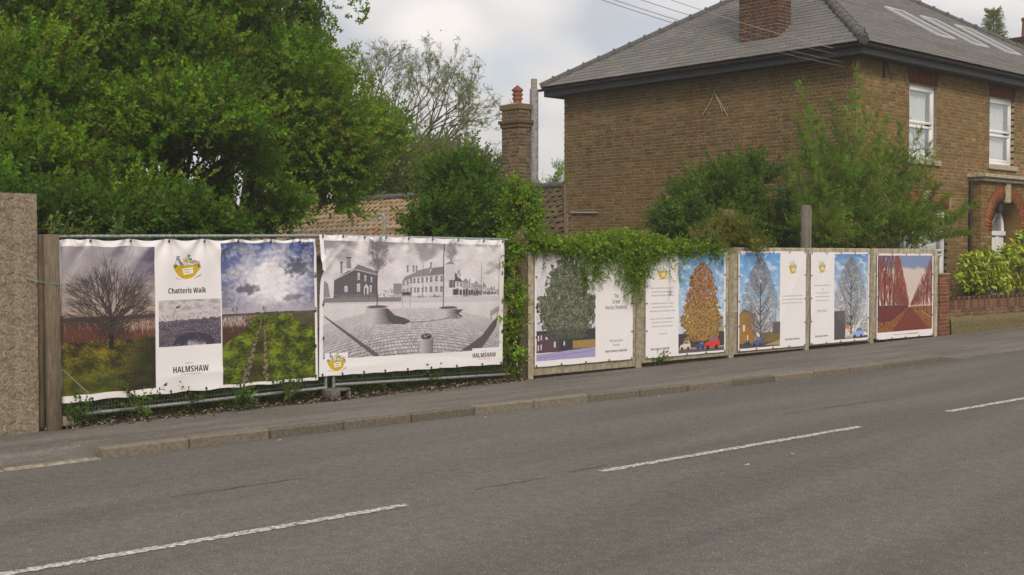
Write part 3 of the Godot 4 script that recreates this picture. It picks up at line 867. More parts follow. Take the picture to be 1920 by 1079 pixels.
# blobs: [centre, radii, clumps, sprays in each, spread]; returns the clumps' places
func crown(root: Node3D, called: String, meshes: Array, m: Material, blobs: Array, cols: Array, up := 0.4, size := 1.0, thin := -0.25, yellow := 0.0) -> Array:
	var places := []
	var xf := []
	var co := []
	for k in meshes.size():
		xf.append([]); co.append(PackedColorArray())
	for b in blobs:
		var n := 0
		var tries := 0
		while n < b[2] and tries < b[2] * 6:
			tries += 1
			var d := rv()
			var p: Vector3 = b[0] + d * b[1] * pow(R.randf(), 0.42)
			if N.get_noise_3dv(p * 9.0 + root.position * 5.0) < thin: continue
			n += 1
			places.append(p)
			var base: Color = cols[R.randi() % cols.size()]
			base = tint(base, 0.34)
			if R.randf() < yellow: base = base.lerp(Color(0.26, 0.22, 0.04), 0.5)
			for j in b[3]:
				var q: Vector3 = p + Vector3(R.randfn(), R.randfn() * 0.8, R.randfn()) * b[4] * 0.5
				var dir := (d * 0.8 + Vector3.UP * up + rv() * 0.75)
				var k := R.randi() % meshes.size()
				xf[k].append(Transform3D(towards(dir, R.randf() * TAU, size * R.randf_range(0.7, 1.25)), q))
				co[k].append(tint(base, 0.14))
	for k in meshes.size():
		if xf[k].size(): scatter(called, meshes[k], m, xf[k], co[k], root)
	return places

func limbs(s: SurfaceTool, foot: Vector3, top: Vector3, r0: float, places: Array, every: int, twig_r := 0.018) -> void:
	# a leaning trunk and boughs that bend from it to the clumps of the crown
	var pts := []
	var rr := []
	for i in 7:
		var t := i / 6.0
		pts.append(foot.lerp(top, t) + Vector3(sin(t * 4.0 + foot.x) * 0.12, 0, cos(t * 3.0 + foot.z) * 0.12) * t * (top - foot).length() * 0.25)
		rr.append(r0 * lerpf(1.0, 0.22, t) * (1.35 if i == 0 else 1.0))
	tube(s, pts, rr, 8, false)
	for i in range(0, places.size(), every):
		var p: Vector3 = places[i]
		var h := clampf((p.y - foot.y) / (top.y - foot.y) - R.randf_range(0.1, 0.3), 0.34, 0.95)
		var f := h * 6.0
		var a: Vector3 = pts[int(f)].lerp(pts[mini(int(f) + 1, 6)], f - int(f))
		var mid := a.lerp(p, 0.5) + Vector3.UP * (p - a).length() * 0.12 + rv() * (p - a).length() * 0.08
		var q := a.lerp(p, 0.8) + rv() * (p - a).length() * 0.05
		tube(s, [a, mid, q, p], [lerpf(r0 * 0.4, twig_r, h), twig_r * 1.6, twig_r, twig_r * 0.4], 5, false)

# ---------------------------------------------------------------- masonry and roofs
const BRICK := Vector3(0.225, 0.068, 0.1)

func brick_mats(palette: Array, key: String) -> Array:
	var a := []
	for i in palette.size():
		var c: Color = palette[i]
		a.append(tri_tex(mat(c.linear_to_srgb(), 0.92, 0.2), M.mottle_tex, 2.6))
	M[key] = a
	return a

# bricks in Flemish bond on a wall face: u runs along it, n points out of it
func brickwork(parent: Node, o: Vector3, u: Vector3, n: Vector3, width: float, y0: float, y1: float, course: float, holes: Array, palette: Array, key: String, single: Callable, stretcher := true) -> void:
	if not M.has(key): brick_mats(palette, key)
	var mesh: Mesh = G.brick
	var xs := []
	var cs := PackedColorArray()
	var row := 0
	var y := y0
	while y + course <= y1 + 0.001:
		var x := -0.06 * (row % 2) - (0.112 if row % 2 else 0.0)
		var k := row
		while x < width:
			var L := 0.225 if (k % 2 == 0 or not stretcher) else 0.107
			var a := maxf(0.0, x)
			var b := minf(width, x + L)
			x += L + 0.010
			k += 1
			var yc := y + course * 0.5
			for h in holes:
				if yc > h.position.y and yc < h.end.y and b > h.position.x and a < h.end.x:
					if a >= h.position.x and b <= h.end.x: b = a
					elif a < h.position.x: b = h.position.x
					else: a = h.end.x
			if b - a < 0.03: continue
			var c := o + u * ((a + b) * 0.5) + Vector3.UP * yc + n * (R.randf_range(0.004, 0.010) - BRICK.z * 0.5)
			var bs := Basis(u * ((b - a) / BRICK.x), Vector3.UP * ((course - 0.011) / BRICK.y), n)
			if single.call((a + b) * 0.5, yc): part("brick", mesh, M[key][R.randi() % palette.size()], parent, Transform3D(bs, c))
			else:
				xs.append(Transform3D(bs, c))
				cs.append(tint(palette[R.randi() % palette.size()], 0.15) * (1.0 + 0.30 * fb((o.x + u.x * a + u.z * a * 1.3) * 11.0 + o.z * 7.0, yc * 16.0)))
		y += course
		row += 1
	if xs.size(): scatter("brickwork", mesh, M.brick, xs, cs, parent)

# overlapping tiles on a slope: o at the eaves, u along them, v up the slope
func tiling(parent: Node, called: String, mesh: Mesh, o: Vector3, u: Vector3, v: Vector3, width: float, height: float, pitch: Vector2, inside: Callable, palette: Array, key: String, single: Callable, tilt: float) -> void:
	if not M.has(key): brick_mats(palette, key)
	var n := v.cross(u).normalized()
	if n.y < 0: n = -n
	var xs := []
	var cs := PackedColorArray()
	var row := 0
	var h := pitch.y * 0.5
	while h < height:
		var row_tone := R.randf_range(0.9, 1.08)
		var x := pitch.x * (0.5 if row % 2 else 0.0)
		while x < width:
			if inside.call(x, h):
				var t := tilt + R.randf_range(-0.006, 0.006)
				var vv := (v * cos(t) - n * sin(-t)).normalized()
				vv = (v - n * tan(t)).normalized()
				var nn := (n + v * tan(t)).normalized()
				var p := o + u * (x + R.randf_range(-0.004, 0.004)) + v * (h + R.randf_range(-0.006, 0.006)) + n * (0.012 + R.randf_range(0, 0.004))
				var bs := Basis(u, nn, vv).rotated(n, R.randf_range(-0.008, 0.008))
				if single.call(x, h): part(called, mesh, M[key][R.randi() % palette.size()], parent, Transform3D(bs, p))
				else:
					xs.append(Transform3D(bs, p))
					cs.append(tint(palette[R.randi() % palette.size()], 0.07) * row_tone)
			x += pitch.x
		h += pitch.y
		row += 1
	if xs.size(): scatter(called + "s", mesh, M.brick, xs, cs, parent)

func ridge_tiles(parent: Node, a: Vector3, b: Vector3, m: Material, r := 0.12, step := 0.45) -> void:
	var n := int(a.distance_to(b) / step)
	var d := (b - a) / n
	if not G.has("ridge%s" % r): G["ridge%s" % r] = tube_mesh([Vector3.ZERO, Vector3(0, step * 0.86, 0), Vector3(0, step * 0.87, 0), Vector3(0, step * 1.0, 0)], [r, r * 1.02, r * 1.28, r * 1.28], 8)
	for i in n:
		part("ridge_tile", G["ridge%s" % r], m, parent, Transform3D(towards(d, 0.4, 1.0), a + d * i + Vector3.DOWN * r * 0.3))

# ---------------------------------------------------------------- sky
func sky_panorama() -> ImageTexture:
	var w := 2048
	var h := 1024
	var im := Image.create(w, h, false, Image.FORMAT_RGBF)
	var n := FastNoiseLite.new()
	n.noise_type = FastNoiseLite.TYPE_SIMPLEX_SMOOTH
	n.seed = 11
	n.frequency = 1.0
	n.fractal_octaves = 5
	n.fractal_gain = 0.52
	var puffs := [[38.9, 10.6, 2.4, 1.5, 0.36], [40.4, 10.1, 1.8, 0.9, 0.16], [43.2, 12.0, 2.4, 1.0, 0.14], [46.5, 7.0, 3.0, 1.6, 0.12], [44.6, 5.5, 2.4, 1.4, 0.10], [51.5, 11.6, 3.2, 1.0, 0.16], [62.5, 11.5, 5.0, 1.2, 0.16]]
	for j in h / 2 + 2:
		var el := PI * (0.5 - (j + 0.5) / h)
		var y := sin(el)
		var grad := (1.0 + 0.8 * y)              # an overcast sky brightens towards the zenith
		for i in w:
			var az := TAU * (i + 0.5) / w
			var d := Vector3(sin(az) * cos(el), y, -cos(az) * cos(el))
			var q := d * Vector3(3.4, 7.5, 3.4)
			var c := n.get_noise_3dv(q)
			var e := n.get_noise_3dv(q * 2.1 + Vector3(9, 3, 1))
			var lit := clampf(0.5 + c * 1.0 + e * 0.35, 0, 1)
			var col := Color(0.56, 0.59, 0.65).lerp(Color(0.80, 0.775, 0.77), smoothstep(0.25, 0.8, lit))
			var blue := clampf(n.get_noise_3dv(q * 0.8 + Vector3(31, 7, 2)) * 2.4 - 0.62, 0, 0.6)
			col = col.lerp(Color(0.52, 0.62, 0.74), blue)
			if j < h / 2 and j > h * 0.40:
				var a := rad_to_deg(az)
				var ed := rad_to_deg(el)
				for p in puffs:
					var g: float = Vector2((a - p[0]) / p[2], (ed - p[1]) / p[3]).length() + e * 0.55
					col = col.lerp(Color(0.98, 0.93, 0.91), clampf((1.2 - g) * 1.6, 0, 1) * clampf(p[4] * 2.6, 0, 1))
			var k := grad * 0.585
			im.set_pixel(i, j, Color(col.r * k, col.g * k, col.b * k))
	im.fill_rect(Rect2i(0, h / 2 + 2, w, h / 2 - 2), Color(0.12, 0.115, 0.105))
	return ImageTexture.create_from_image(im)

# ---------------------------------------------------------------- ground sheets
func sheet(called: String, x0: float, x1: float, z0: float, z1: float, lift: Callable, m: Material, nx := 1, nz := 1, kind := "structure", uv := 1.0) -> MeshInstance3D:
	var s := st_new()
	var xs := []
	for i in nx + 1: xs.append(lerpf(x0, x1, float(i) / nx))
	for b in [-30.0, 60.0]:
		if b > x0 and b < x1 and not xs.has(b): xs.append(b)
	xs.sort()
	for i in xs.size() - 1:
		for j in nz:
			var za := lerpf(z0, z1, float(j) / nz)
			var zb := lerpf(z0, z1, float(j + 1) / nz)
			var q := []
			for e in [[xs[i], za], [xs[i + 1], za], [xs[i + 1], zb], [xs[i], zb]]:
				q.append(Vector3(e[0], gy(e[0]) + lift.call(e[0], e[1]), e[1]))
			for v in [q[0], q[1], q[2], q[0], q[2], q[3]]:
				s.set_uv(Vector2(v.x, v.z) * uv)
				s.set_uv2(Vector2(v.x * 0.016, v.z * 0.13 + v.x * 0.004))
				s.add_vertex(v)
	s.index()
	var o := part(called, done(s), m, self)
	tag(o, "", "", "", kind)
	return o

func grain_img(size: int, base: float, spread: float, chips: int, seed_: int, warm := Color(1, 0.965, 0.92)) -> ImageTexture:
	# bitumen with stone chips
	R.seed = seed_
	var im := Image.create(size, size, false, Image.FORMAT_RGB8)
	var n := FastNoiseLite.new()
	n.seed = seed_
	n.frequency = 0.35
	var lo := n.get_seamless_image(size, size, false, false, 0.1, true)
	n.frequency = 0.02
	n.fractal_octaves = 4
	var big := n.get_seamless_image(size, size, false, false, 0.1, true)
	for y in size:
		for x in size:
			var g := base + (lo.get_pixel(x, y).r - 0.5) * spread + (big.get_pixel(x, y).r - 0.5) * 0.06 + R.randf_range(-0.5, 0.5) * spread * 0.5
			im.set_pixel(x, y, Color(g * warm.r, g * warm.g, g * warm.b))
	for i in chips:
		var g := base + R.randf_range(0.05, 0.34) * (1.0 if R.randf() < 0.8 else -0.5)
		im.fill_rect(Rect2i(R.randi() % size, R.randi() % size, R.randi_range(1, 2), R.randi_range(1, 2)), Color(g, g * 0.97, g * 0.93))
	return ImageTexture.create_from_image(im)

func make_materials() -> void:
	M.mottle_tex = noise_img(256, 0.03, 5, 3, Color(0.72, 0.72, 0.72), Color(1, 1, 1))
	M.stain_tex = noise_img(256, 0.012, 5, 8, Color(0.78, 0.77, 0.75), Color(1, 1, 1))
	M.brick = tri_tex(mat(Color.WHITE, 0.92, 0.2), M.mottle_tex, 2.6)
	M.brick.vertex_color_use_as_albedo = true
	M.mortar = tri_tex(mat(C(0.37, 0.31, 0.21), 0.95, 0.2), M.mottle_tex, 1.3)
	var a := mat(Color.WHITE, 0.93, 0.25)
	var road := grain_img(1024, 0.385, 0.22, 34000, 21, Color(1, 0.965, 0.905))
	a.albedo_texture = road
	a.uv1_scale = Vector3.ONE * 0.31
	a.detail_enabled = true
	a.detail_blend_mode = BaseMaterial3D.BLEND_MODE_MUL
	a.detail_uv_layer = BaseMaterial3D.DETAIL_UV_2
	a.detail_albedo = noise_img(512, 0.012, 6, 15, Color(0.91, 0.905, 0.90), Color(1, 1, 1), 0.5)
	bump(a, road, 0.7)
	M.asphalt = a
	var p := mat(Color.WHITE, 0.95, 0.2)
	p.albedo_texture = grain_img(512, 0.445, 0.11, 6000, 22, Color(1, 0.95, 0.895))
	p.uv1_scale = Vector3.ONE * 0.5
	p.detail_enabled = true
	p.detail_blend_mode = BaseMaterial3D.BLEND_MODE_MUL
	p.detail_uv_layer = BaseMaterial3D.DETAIL_UV_2
	p.detail_albedo = noise_img(512, 0.03, 6, 17, Color(0.87, 0.865, 0.855), Color(1, 1, 1), 0.6)
	bump(p, p.albedo_texture, 0.25)
	M.footway = p
	M.soil = bump(tri_tex(mat(C(0.13, 0.10, 0.07), 0.97, 0.1), noise_img(256, 0.06, 5, 5, Color(0.5, 0.48, 0.45), Color(1, 1, 1), 0.6), 0.8), M.mottle_tex, 3.0)
	M.grass_ground = tri_tex(mat(C(0.09, 0.11, 0.045), 0.97, 0.1), M.mottle_tex, 0.5)
	var conc := noise_img(512, 0.016, 6, 31, Color(0.82, 0.80, 0.75), Color(1, 0.99, 0.95), 0.6)
	M.concrete = bump(tri_tex(mat(C(0.47, 0.425, 0.345), 0.9, 0.25), conc, 0.6), M.mottle_tex, 0.05)
	M.concrete_dark = bump(tri_tex(mat(C(0.36, 0.325, 0.265), 0.92, 0.25), conc, 0.9), M.mottle_tex, 0.06)
	M.kerb = []
	for i in 4: M.kerb.append(bump(tri_tex(mat(C(0.185, 0.165, 0.140) * [0.95, 1.02, 1.08, 0.9][i], 0.92, 0.25), noise_img(256, 0.04, 5, 41 + i, Color(0.84, 0.82, 0.79), Color(1, 0.98, 0.95), 0.6), 1.4), M.mottle_tex, 0.04))
	M.kerb_pale = tri_tex(mat(C(0.36, 0.31, 0.23), 0.92, 0.25), M.mottle_tex, 1.4)
	M.paint = tri_tex(mat(C(0.58, 0.57, 0.54), 0.85, 0.3), noise_img(256, 0.10, 4, 51, Color(0.66, 0.65, 0.62), Color(1, 1, 1)), 0.7)
	# weathered softwood: long grain
	var gi := Image.create(128, 512, false, Image.FORMAT_RGB8)
	for y in 512:
		for x in 128:
			var n := fb(x * 7.0 + fb(x * 0.5, y * 0.25) * 14.0, y * 0.32) * 0.5 + fb(x * 18.0, y * 0.6) * 0.35
			var k := clampf(0.74 + n * 0.55, 0.35, 1)
			gi.set_pixel(x, y, Color(k, k * 0.985, k * 0.96))
	for k in [[40, 130], [86, 300], [30, 420]]: ell(gi, k[0], k[1], 5, 9, Color(0.42, 0.37, 0.32), 0.8)
	var wood := ImageTexture.create_from_image(gi)
	M.timber = tri_tex(mat(C(0.30, 0.245, 0.185), 0.9, 0.2), wood, 1.0, false)
	M.timber.uv1_scale = Vector3(4.0, 0.8, 4.0)
	M.timber_dark = tri_tex(mat(C(0.19, 0.15, 0.11), 0.9, 0.2), wood, 1.0, false)
	M.timber_dark.uv1_scale = Vector3(4.0, 0.7, 4.0)
	# strand board: flakes laid every way
	var ob := Image.create(512, 512, false, Image.FORMAT_RGB8)
	ob.fill(Color(0.44, 0.39, 0.33))
	for i in 3600:
		var c := Vector2(R.randf() * 512, R.randf() * 512)
		var d := Vector2.from_angle(R.randf() * PI) * R.randf_range(10, 32)
		var k := R.randf_range(0.36, 0.66)
		ln(ob, c - d, c + d, R.randf_range(2.0, 8.0), Color(k, k * 0.92, k * 0.82).lerp(Color(0.55, 0.52, 0.48), R.randf() * 0.5))
	for i in 700:
		var c := Vector2(R.randf() * 512, R.randf() * 512)
		var d := Vector2.from_angle(R.randf() * PI) * R.randf_range(4, 12)
		ln(ob, c - d, c + d, 1.2, Color(0.26, 0.22, 0.18), 0.7)
	var os := mat(Color(1.0, 0.98, 0.95), 0.93, 0.2)
	tri_tex(os, ImageTexture.create_from_image(ob), 1.25)
	bump(os, os.albedo_texture, 0.25)
	M.strand = os
	M.galv = mat(C(0.42, 0.43, 0.43), 0.42, 0.5)
	M.galv.metallic = 0.55
	tri_tex(M.galv, M.mottle_tex, 3.0)
	M.wire = mat(C(0.16, 0.16, 0.155), 0.6)
	M.cable = mat(C(0.30, 0.29, 0.28), 0.6)
	M.cable_dark = mat(C(0.15, 0.145, 0.14), 0.6)
	M.black = mat(C(0.018, 0.018, 0.018), 0.5)
	M.dark_paint = tri_tex(mat(C(0.030, 0.034, 0.043), 0.6, 0.4), M.mottle_tex, 0.8)
	M.tar = mat(C(0.055, 0.052, 0.048), 0.8)
	M.scrap = mat(C(0.46, 0.44, 0.40), 0.8)
	M.white = mat(C(0.78, 0.78, 0.77), 0.35, 0.5)
	M.stone = tri_tex(mat(C(0.52, 0.455, 0.34), 0.9, 0.2), M.mottle_tex, 1.6)
	M.slate_body = tri_tex(mat(C(0.075, 0.07, 0.066), 0.8, 0.3), M.mottle_tex, 1.0)
	M.ridge = tri_tex(mat(C(0.125, 0.118, 0.115), 0.75, 0.3), M.mottle_tex, 2.0)
	M.bark = bump(tri_tex(mat(C(0.085, 0.070, 0.052), 0.95, 0.1), M.mottle_tex, 3.0), M.mottle_tex, 1.5)
	M.bark_pale = tri_tex(mat(C(0.15, 0.125, 0.09), 0.95, 0.1), M.mottle_tex, 3.0)
	M.glass = mat(Color(0.9, 0.95, 0.97, 0.12), 0.05, 0.6)
	M.glass.transparency = BaseMaterial3D.TRANSPARENCY_ALPHA
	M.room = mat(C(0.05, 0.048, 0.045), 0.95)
	M.net = mat(C(0.60, 0.61, 0.60), 0.95, 0.1)
	M.leaf = leaf_mat(1.0, 0.5)
	M.leaf_gloss = leaf_mat(0.35, 0.28)
	M.dry = mat(Color.WHITE, 0.95, 0.1)
	M.dry.vertex_color_use_as_albedo = true
	R.seed = 99
	G.brick = cbox_mesh(BRICK, 0.006)
	G.small_leaf = [spray_mesh(13, 0.36, 0.085, 0.052, 0.95, 0.15), spray_mesh(12, 0.30, 0.090, 0.055, 1.0, 0.35), spray_mesh(14, 0.42, 0.080, 0.048, 0.85, 0.05)]
	G.fine_leaf = [spray_mesh(16, 0.36, 0.072, 0.034, 1.1, 0.3, true), spray_mesh(14, 0.32, 0.078, 0.036, 1.05, 0.5, true)]
	G.ash_leaf = [spray_mesh(9, 0.26, 0.095, 0.036, 1.0, 0.6, true), spray_mesh(11, 0.30, 0.085, 0.034, 1.05, 0.4, true)]
	G.creeper = [spray_mesh(7, 0.26, 0.085, 0.060, 1.1, 0.3), spray_mesh(9, 0.32, 0.075, 0.055, 1.15, 0.1), spray_mesh(6, 0.20, 0.095, 0.066, 1.0, 0.4)]
	G.weed = [spray_mesh(8, 0.24, 0.10, 0.062, 1.05, 0.3), spray_mesh(10, 0.34, 0.085, 0.05, 1.1, 0.2)]

# ---------------------------------------------------------------- the street
func build_ground() -> void:
	sheet("ground", -400, 500, -400, 300, func(_x, _z): return -0.22, M.grass_ground, 1, 1)
	sheet("soil_ground", -30, 60, -40, 0.02, func(x, z): return -0.02 + 0.02 * fb(x * 20.0, z * 20.0), M.soil, 60, 30)
	sheet("road", -120, 200, 1.5, 11.2, func(_x, z): return -0.105 + 0.035 * (1.0 - pow((z - 6.4) / 4.8, 2.0)), M.asphalt, 1, 10)
	sheet("far_pavement", -120, 200, 11.2, 15.5, func(_x, _z): return 0.0, M.footway, 1, 1)
	var dip := func(x, v):
		var k := 0.0
		if x < 5.02: k = 0.092
		if x > 19.9: k = maxf(k, clampf((x - 19.9) / 0.9, 0, 1) * 0.092)
		var z: float = v * kz(x)
		var back := clampf((0.34 + 0.16 * fb(x * 30.0, 3.0) - z) / 0.2, 0, 1) * 0.03
		return -k * smoothstep(0.55, 1.0, v) + 0.006 * fb(x * 12.0, z * 12.0) - back
	var ps := st_new()
	var n := 16
	var px0 := -30.0
	while px0 < 60.0:
		var px1 := px0 + 0.25
		if absf(px0 - 5.0) < 0.01: px1 = 5.04
		if absf(px0 - 5.04) < 0.01: px1 = 5.25
		for j in n + 1:
			var q := []
			for e in [[px0, j], [px1, j], [px1, j + 1], [px0, j + 1]]:
				var v: float = minf(e[1], n) / float(n)
				q.append(Vector3(e[0], gy(e[0]) + dip.call(e[0], v) - (0.2 if e[1] > n else 0.0), v * (kz(e[0]) - 0.135)))
			for v in [q[0], q[1], q[2], q[0], q[2], q[3]]:
				ps.set_uv(Vector2(v.x, v.z + v.y)); ps.set_uv2(Vector2(v.x * 0.016, v.z * 0.13 + v.x * 0.004))
				ps.add_vertex(v)
		px0 = px1
	ps.index()
	tag(part("pavement", done(ps), M.footway, self), "", "", "", "structure")
	# kerb: every stone a piece of its own
	var k := thing("kerb", "", "")
	tag(k, "", "", "", "structure")
	R.seed = 5
	var x := 5.06 - 0.925 * 12
	var kerb_mesh := cbox_mesh(Vector3(0.912, 0.24, 0.14), 0.016)
	for i in 48:
		var h := 0.003
		if x < 5.0: h = -0.094
		elif x > 20.5: h = -0.092
		elif x > 19.8: h = -0.044
		var xm := x + 0.4575
		var turn := -atan((kz(x + 0.9) - kz(x)) / 0.9)
		var b := Basis.from_euler(Vector3(0, turn + R.randf_range(-0.004, 0.004), 0.0085 + R.randf_range(-0.003, 0.003)))
		if x > 19.8 and x <= 20.5: b = Basis.from_euler(Vector3(0, turn, 0.0085 - 0.1))
		part("kerb_stone", kerb_mesh, M.kerb_pale if x < 5.0 else M.kerb[R.randi() % 4], k, Transform3D(b, Vector3(xm, gy(xm) - 0.12 + h + R.randf_range(-0.004, 0.004), (kz(x) + kz(x + 0.915)) * 0.5 - 0.07 + R.randf_range(-0.005, 0.005))))
		x += 0.925
	# worn centre line: flakes of paint
	R.seed = 6
	for d in [[-4.4, -0.4], [0.9, 5.78], [7.90, 11.9], [13.74, 17.74], [19.74, 23.74], [25.7, 29.7], [31.7, 35.7]]:
		var s := st_new()
		var st := 0.018
		var px_: float = d[0]
		while px_ < d[1]:
			var ends := minf(px_ - d[0], d[1] - px_)
			for j in 6:
				var zz := 5.553 + 0.037 * (px_ - 2.72) + j * st
				var wear := fb(px_ * 620.0, zz * 1500.0) + 0.25 * fb(px_ * 160.0, zz * 300.0) + 0.12 * fb(px_ * 6.0 + 50.0, 2.0) + (0.2 if j > 0 and j < 5 else -0.14) + minf(ends * 2.0, 0.16)
				if wear < -0.10: continue
				var y0 := -0.105 + 0.035 * (1.0 - pow((zz - 6.4) / 4.8, 2.0)) + 0.0045
				var q := []
				for e in [[0, 0], [1, 0], [1, 1], [0, 1]]:
					var xx: float = px_ + e[0] * st
					q.append(Vector3(xx, gy(xx) + y0, zz + e[1] * st + 0.006 * fb(xx * 90.0, 7.0)))
				quad(s, q[0], q[1], q[2], q[3], Vector3.UP)
			px_ += st
		s.index()
		tag(part("road_marking", done(s), M.paint, self), "", "", "", "structure")
	# a tarred seam and short cracks in the carriageway
	for cr in [[6.55, 5.62, 7.35, 5.66], [7.7, 5.62, 8.2, 5.6], [4.6, 4.1, 5.9, 4.16], [9.6, 8.0, 9.9, 7.2], [12.2, 4.7, 14.6, 4.86]]:
		var s := st_new()
		for i in 24:
			var f := i / 24.0
			var g := (i + 1) / 24.0
			var q := []
			for e in [[f, 0], [g, 0], [g, 1], [f, 1]]:
				var xx: float = lerpf(cr[0], cr[2], e[0])
				var zz: float = lerpf(cr[1], cr[3], e[0]) + 0.03 * fb(e[0] * 300.0 + cr[0] * 50.0, 4.0) + e[1] * (0.008 + 0.01 * sin(e[0] * PI) * (0.6 + fb(e[0] * 200.0, 8.0)))
				q.append(Vector3(xx, gy(xx) - 0.105 + 0.035 * (1.0 - pow((zz - 6.4) / 4.8, 2.0)) + 0.004, zz))
			quad(s, q[0], q[1], q[2], q[3], Vector3.UP)
		s.index()
		tag(part("road_crack", done(s), M.tar, self), "", "", "", "structure")
	# litter along the foot of the fence, grit in the gutter
	var lm := st_new()
	leaf(lm, Vector3.ZERO, Vector3(1, 0, 0), Vector3.UP, 0.055, 0.03, 0.3)
	var xs := []
	var cs := PackedColorArray()
	for i in 1500:
		var lx := R.randf_range(5.3, 12.3)
		var z := 0.05 + absf(R.randfn()) * 0.16 + 0.10 * fb(lx * 40.0, 1.0)
		if R.randf() < 0.4: z = R.randf_range(-0.6, 0.2)
		xs.append(Transform3D(Basis.from_euler(Vector3(R.randf_range(-0.5, 0.5), R.randf() * TAU, R.randf_range(-0.5, 0.5))) * R.randf_range(0.5, 1.2), Vector3(lx, gy(lx) + R.randf_range(0.0, 0.02), z)))
		cs.append(tint([Color(0.20, 0.14, 0.08), Color(0.13, 0.09, 0.06), Color(0.30, 0.24, 0.15), Color(0.10, 0.08, 0.05)][R.randi() % 4], 0.3))
	tag(scatter("leaf_litter", lm.commit(), M.dry, xs, cs, self), "dry brown leaf litter along the foot of the mesh fence", "litter")
	xs = []; cs = PackedColorArray()
	for i in 900:
		var lx := R.randf_range(4, 30)
		var z := kz(lx) + 0.01 + absf(R.randfn()) * 0.07
		if R.randf() < 0.25: z = R.randf_range(0.06, 0.4)
		var yy := gy(lx) - 0.107 if z > 1.2 else gy(lx) + 0.004
		xs.append(Transform3D(Basis.from_euler(Vector3(R.randf() * TAU, R.randf() * TAU, 0)) * (R.randf_range(0.04, 0.16)), Vector3(lx, yy, z)))
		cs.append(tint([Color(0.26, 0.22, 0.17), Color(0.16, 0.14, 0.11), Color(0.42, 0.38, 0.32)][R.randi() % 3], 0.2))
	tag(scatter("gravel", cbox_mesh(Vector3(0.11, 0.07, 0.09), 0.02), M.dry, xs, cs, self), "loose grit lying in the gutter and by the fence foot", "grit")
	# pale scraps of rubbish on the road
	for sc in [[6.9, 2.05, "white scrap of litter by the kerb below the landscape banner"], [9.6, 2.3, "white scrap of litter by the kerb below the fence block"], [12.6, 2.45, "white scrap of litter by the kerb below the first tree poster"], [9.1, 6.5, "flattened pale scrap on the road just below the middle of the centre line"], [9.9, 6.45, "tiny white scrap on the road right of the flattened pale one"]]:
		var s := st_new()
		cbox(s, Transform3D.IDENTITY, Vector3(0.05, 0.006, 0.03), 0.002)
		cbox(s, Transform3D(Basis.from_euler(Vector3(0.3, 0.4, 0.2)), Vector3(0.03, 0.008, 0.01)), Vector3(0.035, 0.004, 0.03), 0.001)
		var o := part("paper_scrap", done(s), M.scrap, self, Transform3D(Basis.from_euler(Vector3(0, R.randf() * 6, 0)).scaled(Vector3(0.6, 0.6, 0.6)), Vector3(sc[0], gy(sc[0]) - 0.067 - 0.035 * pow((sc[1] - 6.4) / 4.8, 2.0), sc[1])))
		tag(o, sc[2], "litter", "scraps of litter on the road")

# ---------------------------------------------------------------- hoarding and fences
func cloth(x0: float, x1: float, y0: float, y1: float, z: float, bend: Callable, nx := 90, ny := 50) -> ArrayMesh:
	# printed sheet with folds, 2 mm thick; bend gives (x shift, y shift, z shift) for u, v
	var s := st_new()
	var P := []
	for j in ny + 1:
		for i in nx + 1:
			var u := float(i) / nx
			var v := float(j) / ny
			var b: Vector3 = bend.call(u, v)
			P.append(Vector3(lerpf(x0, x1, u) + b.x, lerpf(y1, y0, v) + b.y, z + b.z))
	for j in ny:
		for i in nx:
			var k := j * (nx + 1) + i
			for e in [k, k + 1, k + nx + 2, k, k + nx + 2, k + nx + 1]:
				s.set_uv(Vector2(float(e % (nx + 1)) / nx, float(e / (nx + 1)) / ny))
				s.set_smooth_group(1)
				s.add_vertex(P[e])
	s.index()
	s.generate_normals()
	var front := s.commit()
	return front

func print_mat(im: Image, lift := 1.12, flat := 0.88, col := 0.84) -> StandardMaterial3D:
	im.adjust_bcs(lift, flat, 1.06)
	var m := mat(C(col, col, col), 0.45, 0.4)
	m.albedo_texture = ImageTexture.create_from_image(im)
	m.texture_repeat = false
	m.cull_mode = BaseMaterial3D.CULL_DISABLED
	return m

func eyelets(parent: Node, spots: Array, tie := Vector3.ZERO) -> void:
	if not G.has("eyelet"):
		G.eyelet = tube_mesh([Vector3(0, 0, -0.004), Vector3(0, 0, 0.004)], [0.015, 0.012], 8)
		M.eyelet = mat(C(0.03, 0.028, 0.026), 0.4)
	for p in spots:
		var e := part("eyelet", G.eyelet, M.eyelet, parent, at(p))
		if tie != Vector3.ZERO:
			var t := tie * (1.0 if p.y > 1.0 else -0.7)
			part("cable_tie", tube_mesh([Vector3(0, 0, 0.006), t * 0.5 + Vector3(0, 0, 0.012), t + Vector3(0, 0, -0.012)], [0.006, 0.006, 0.005], 5), M.black, e)

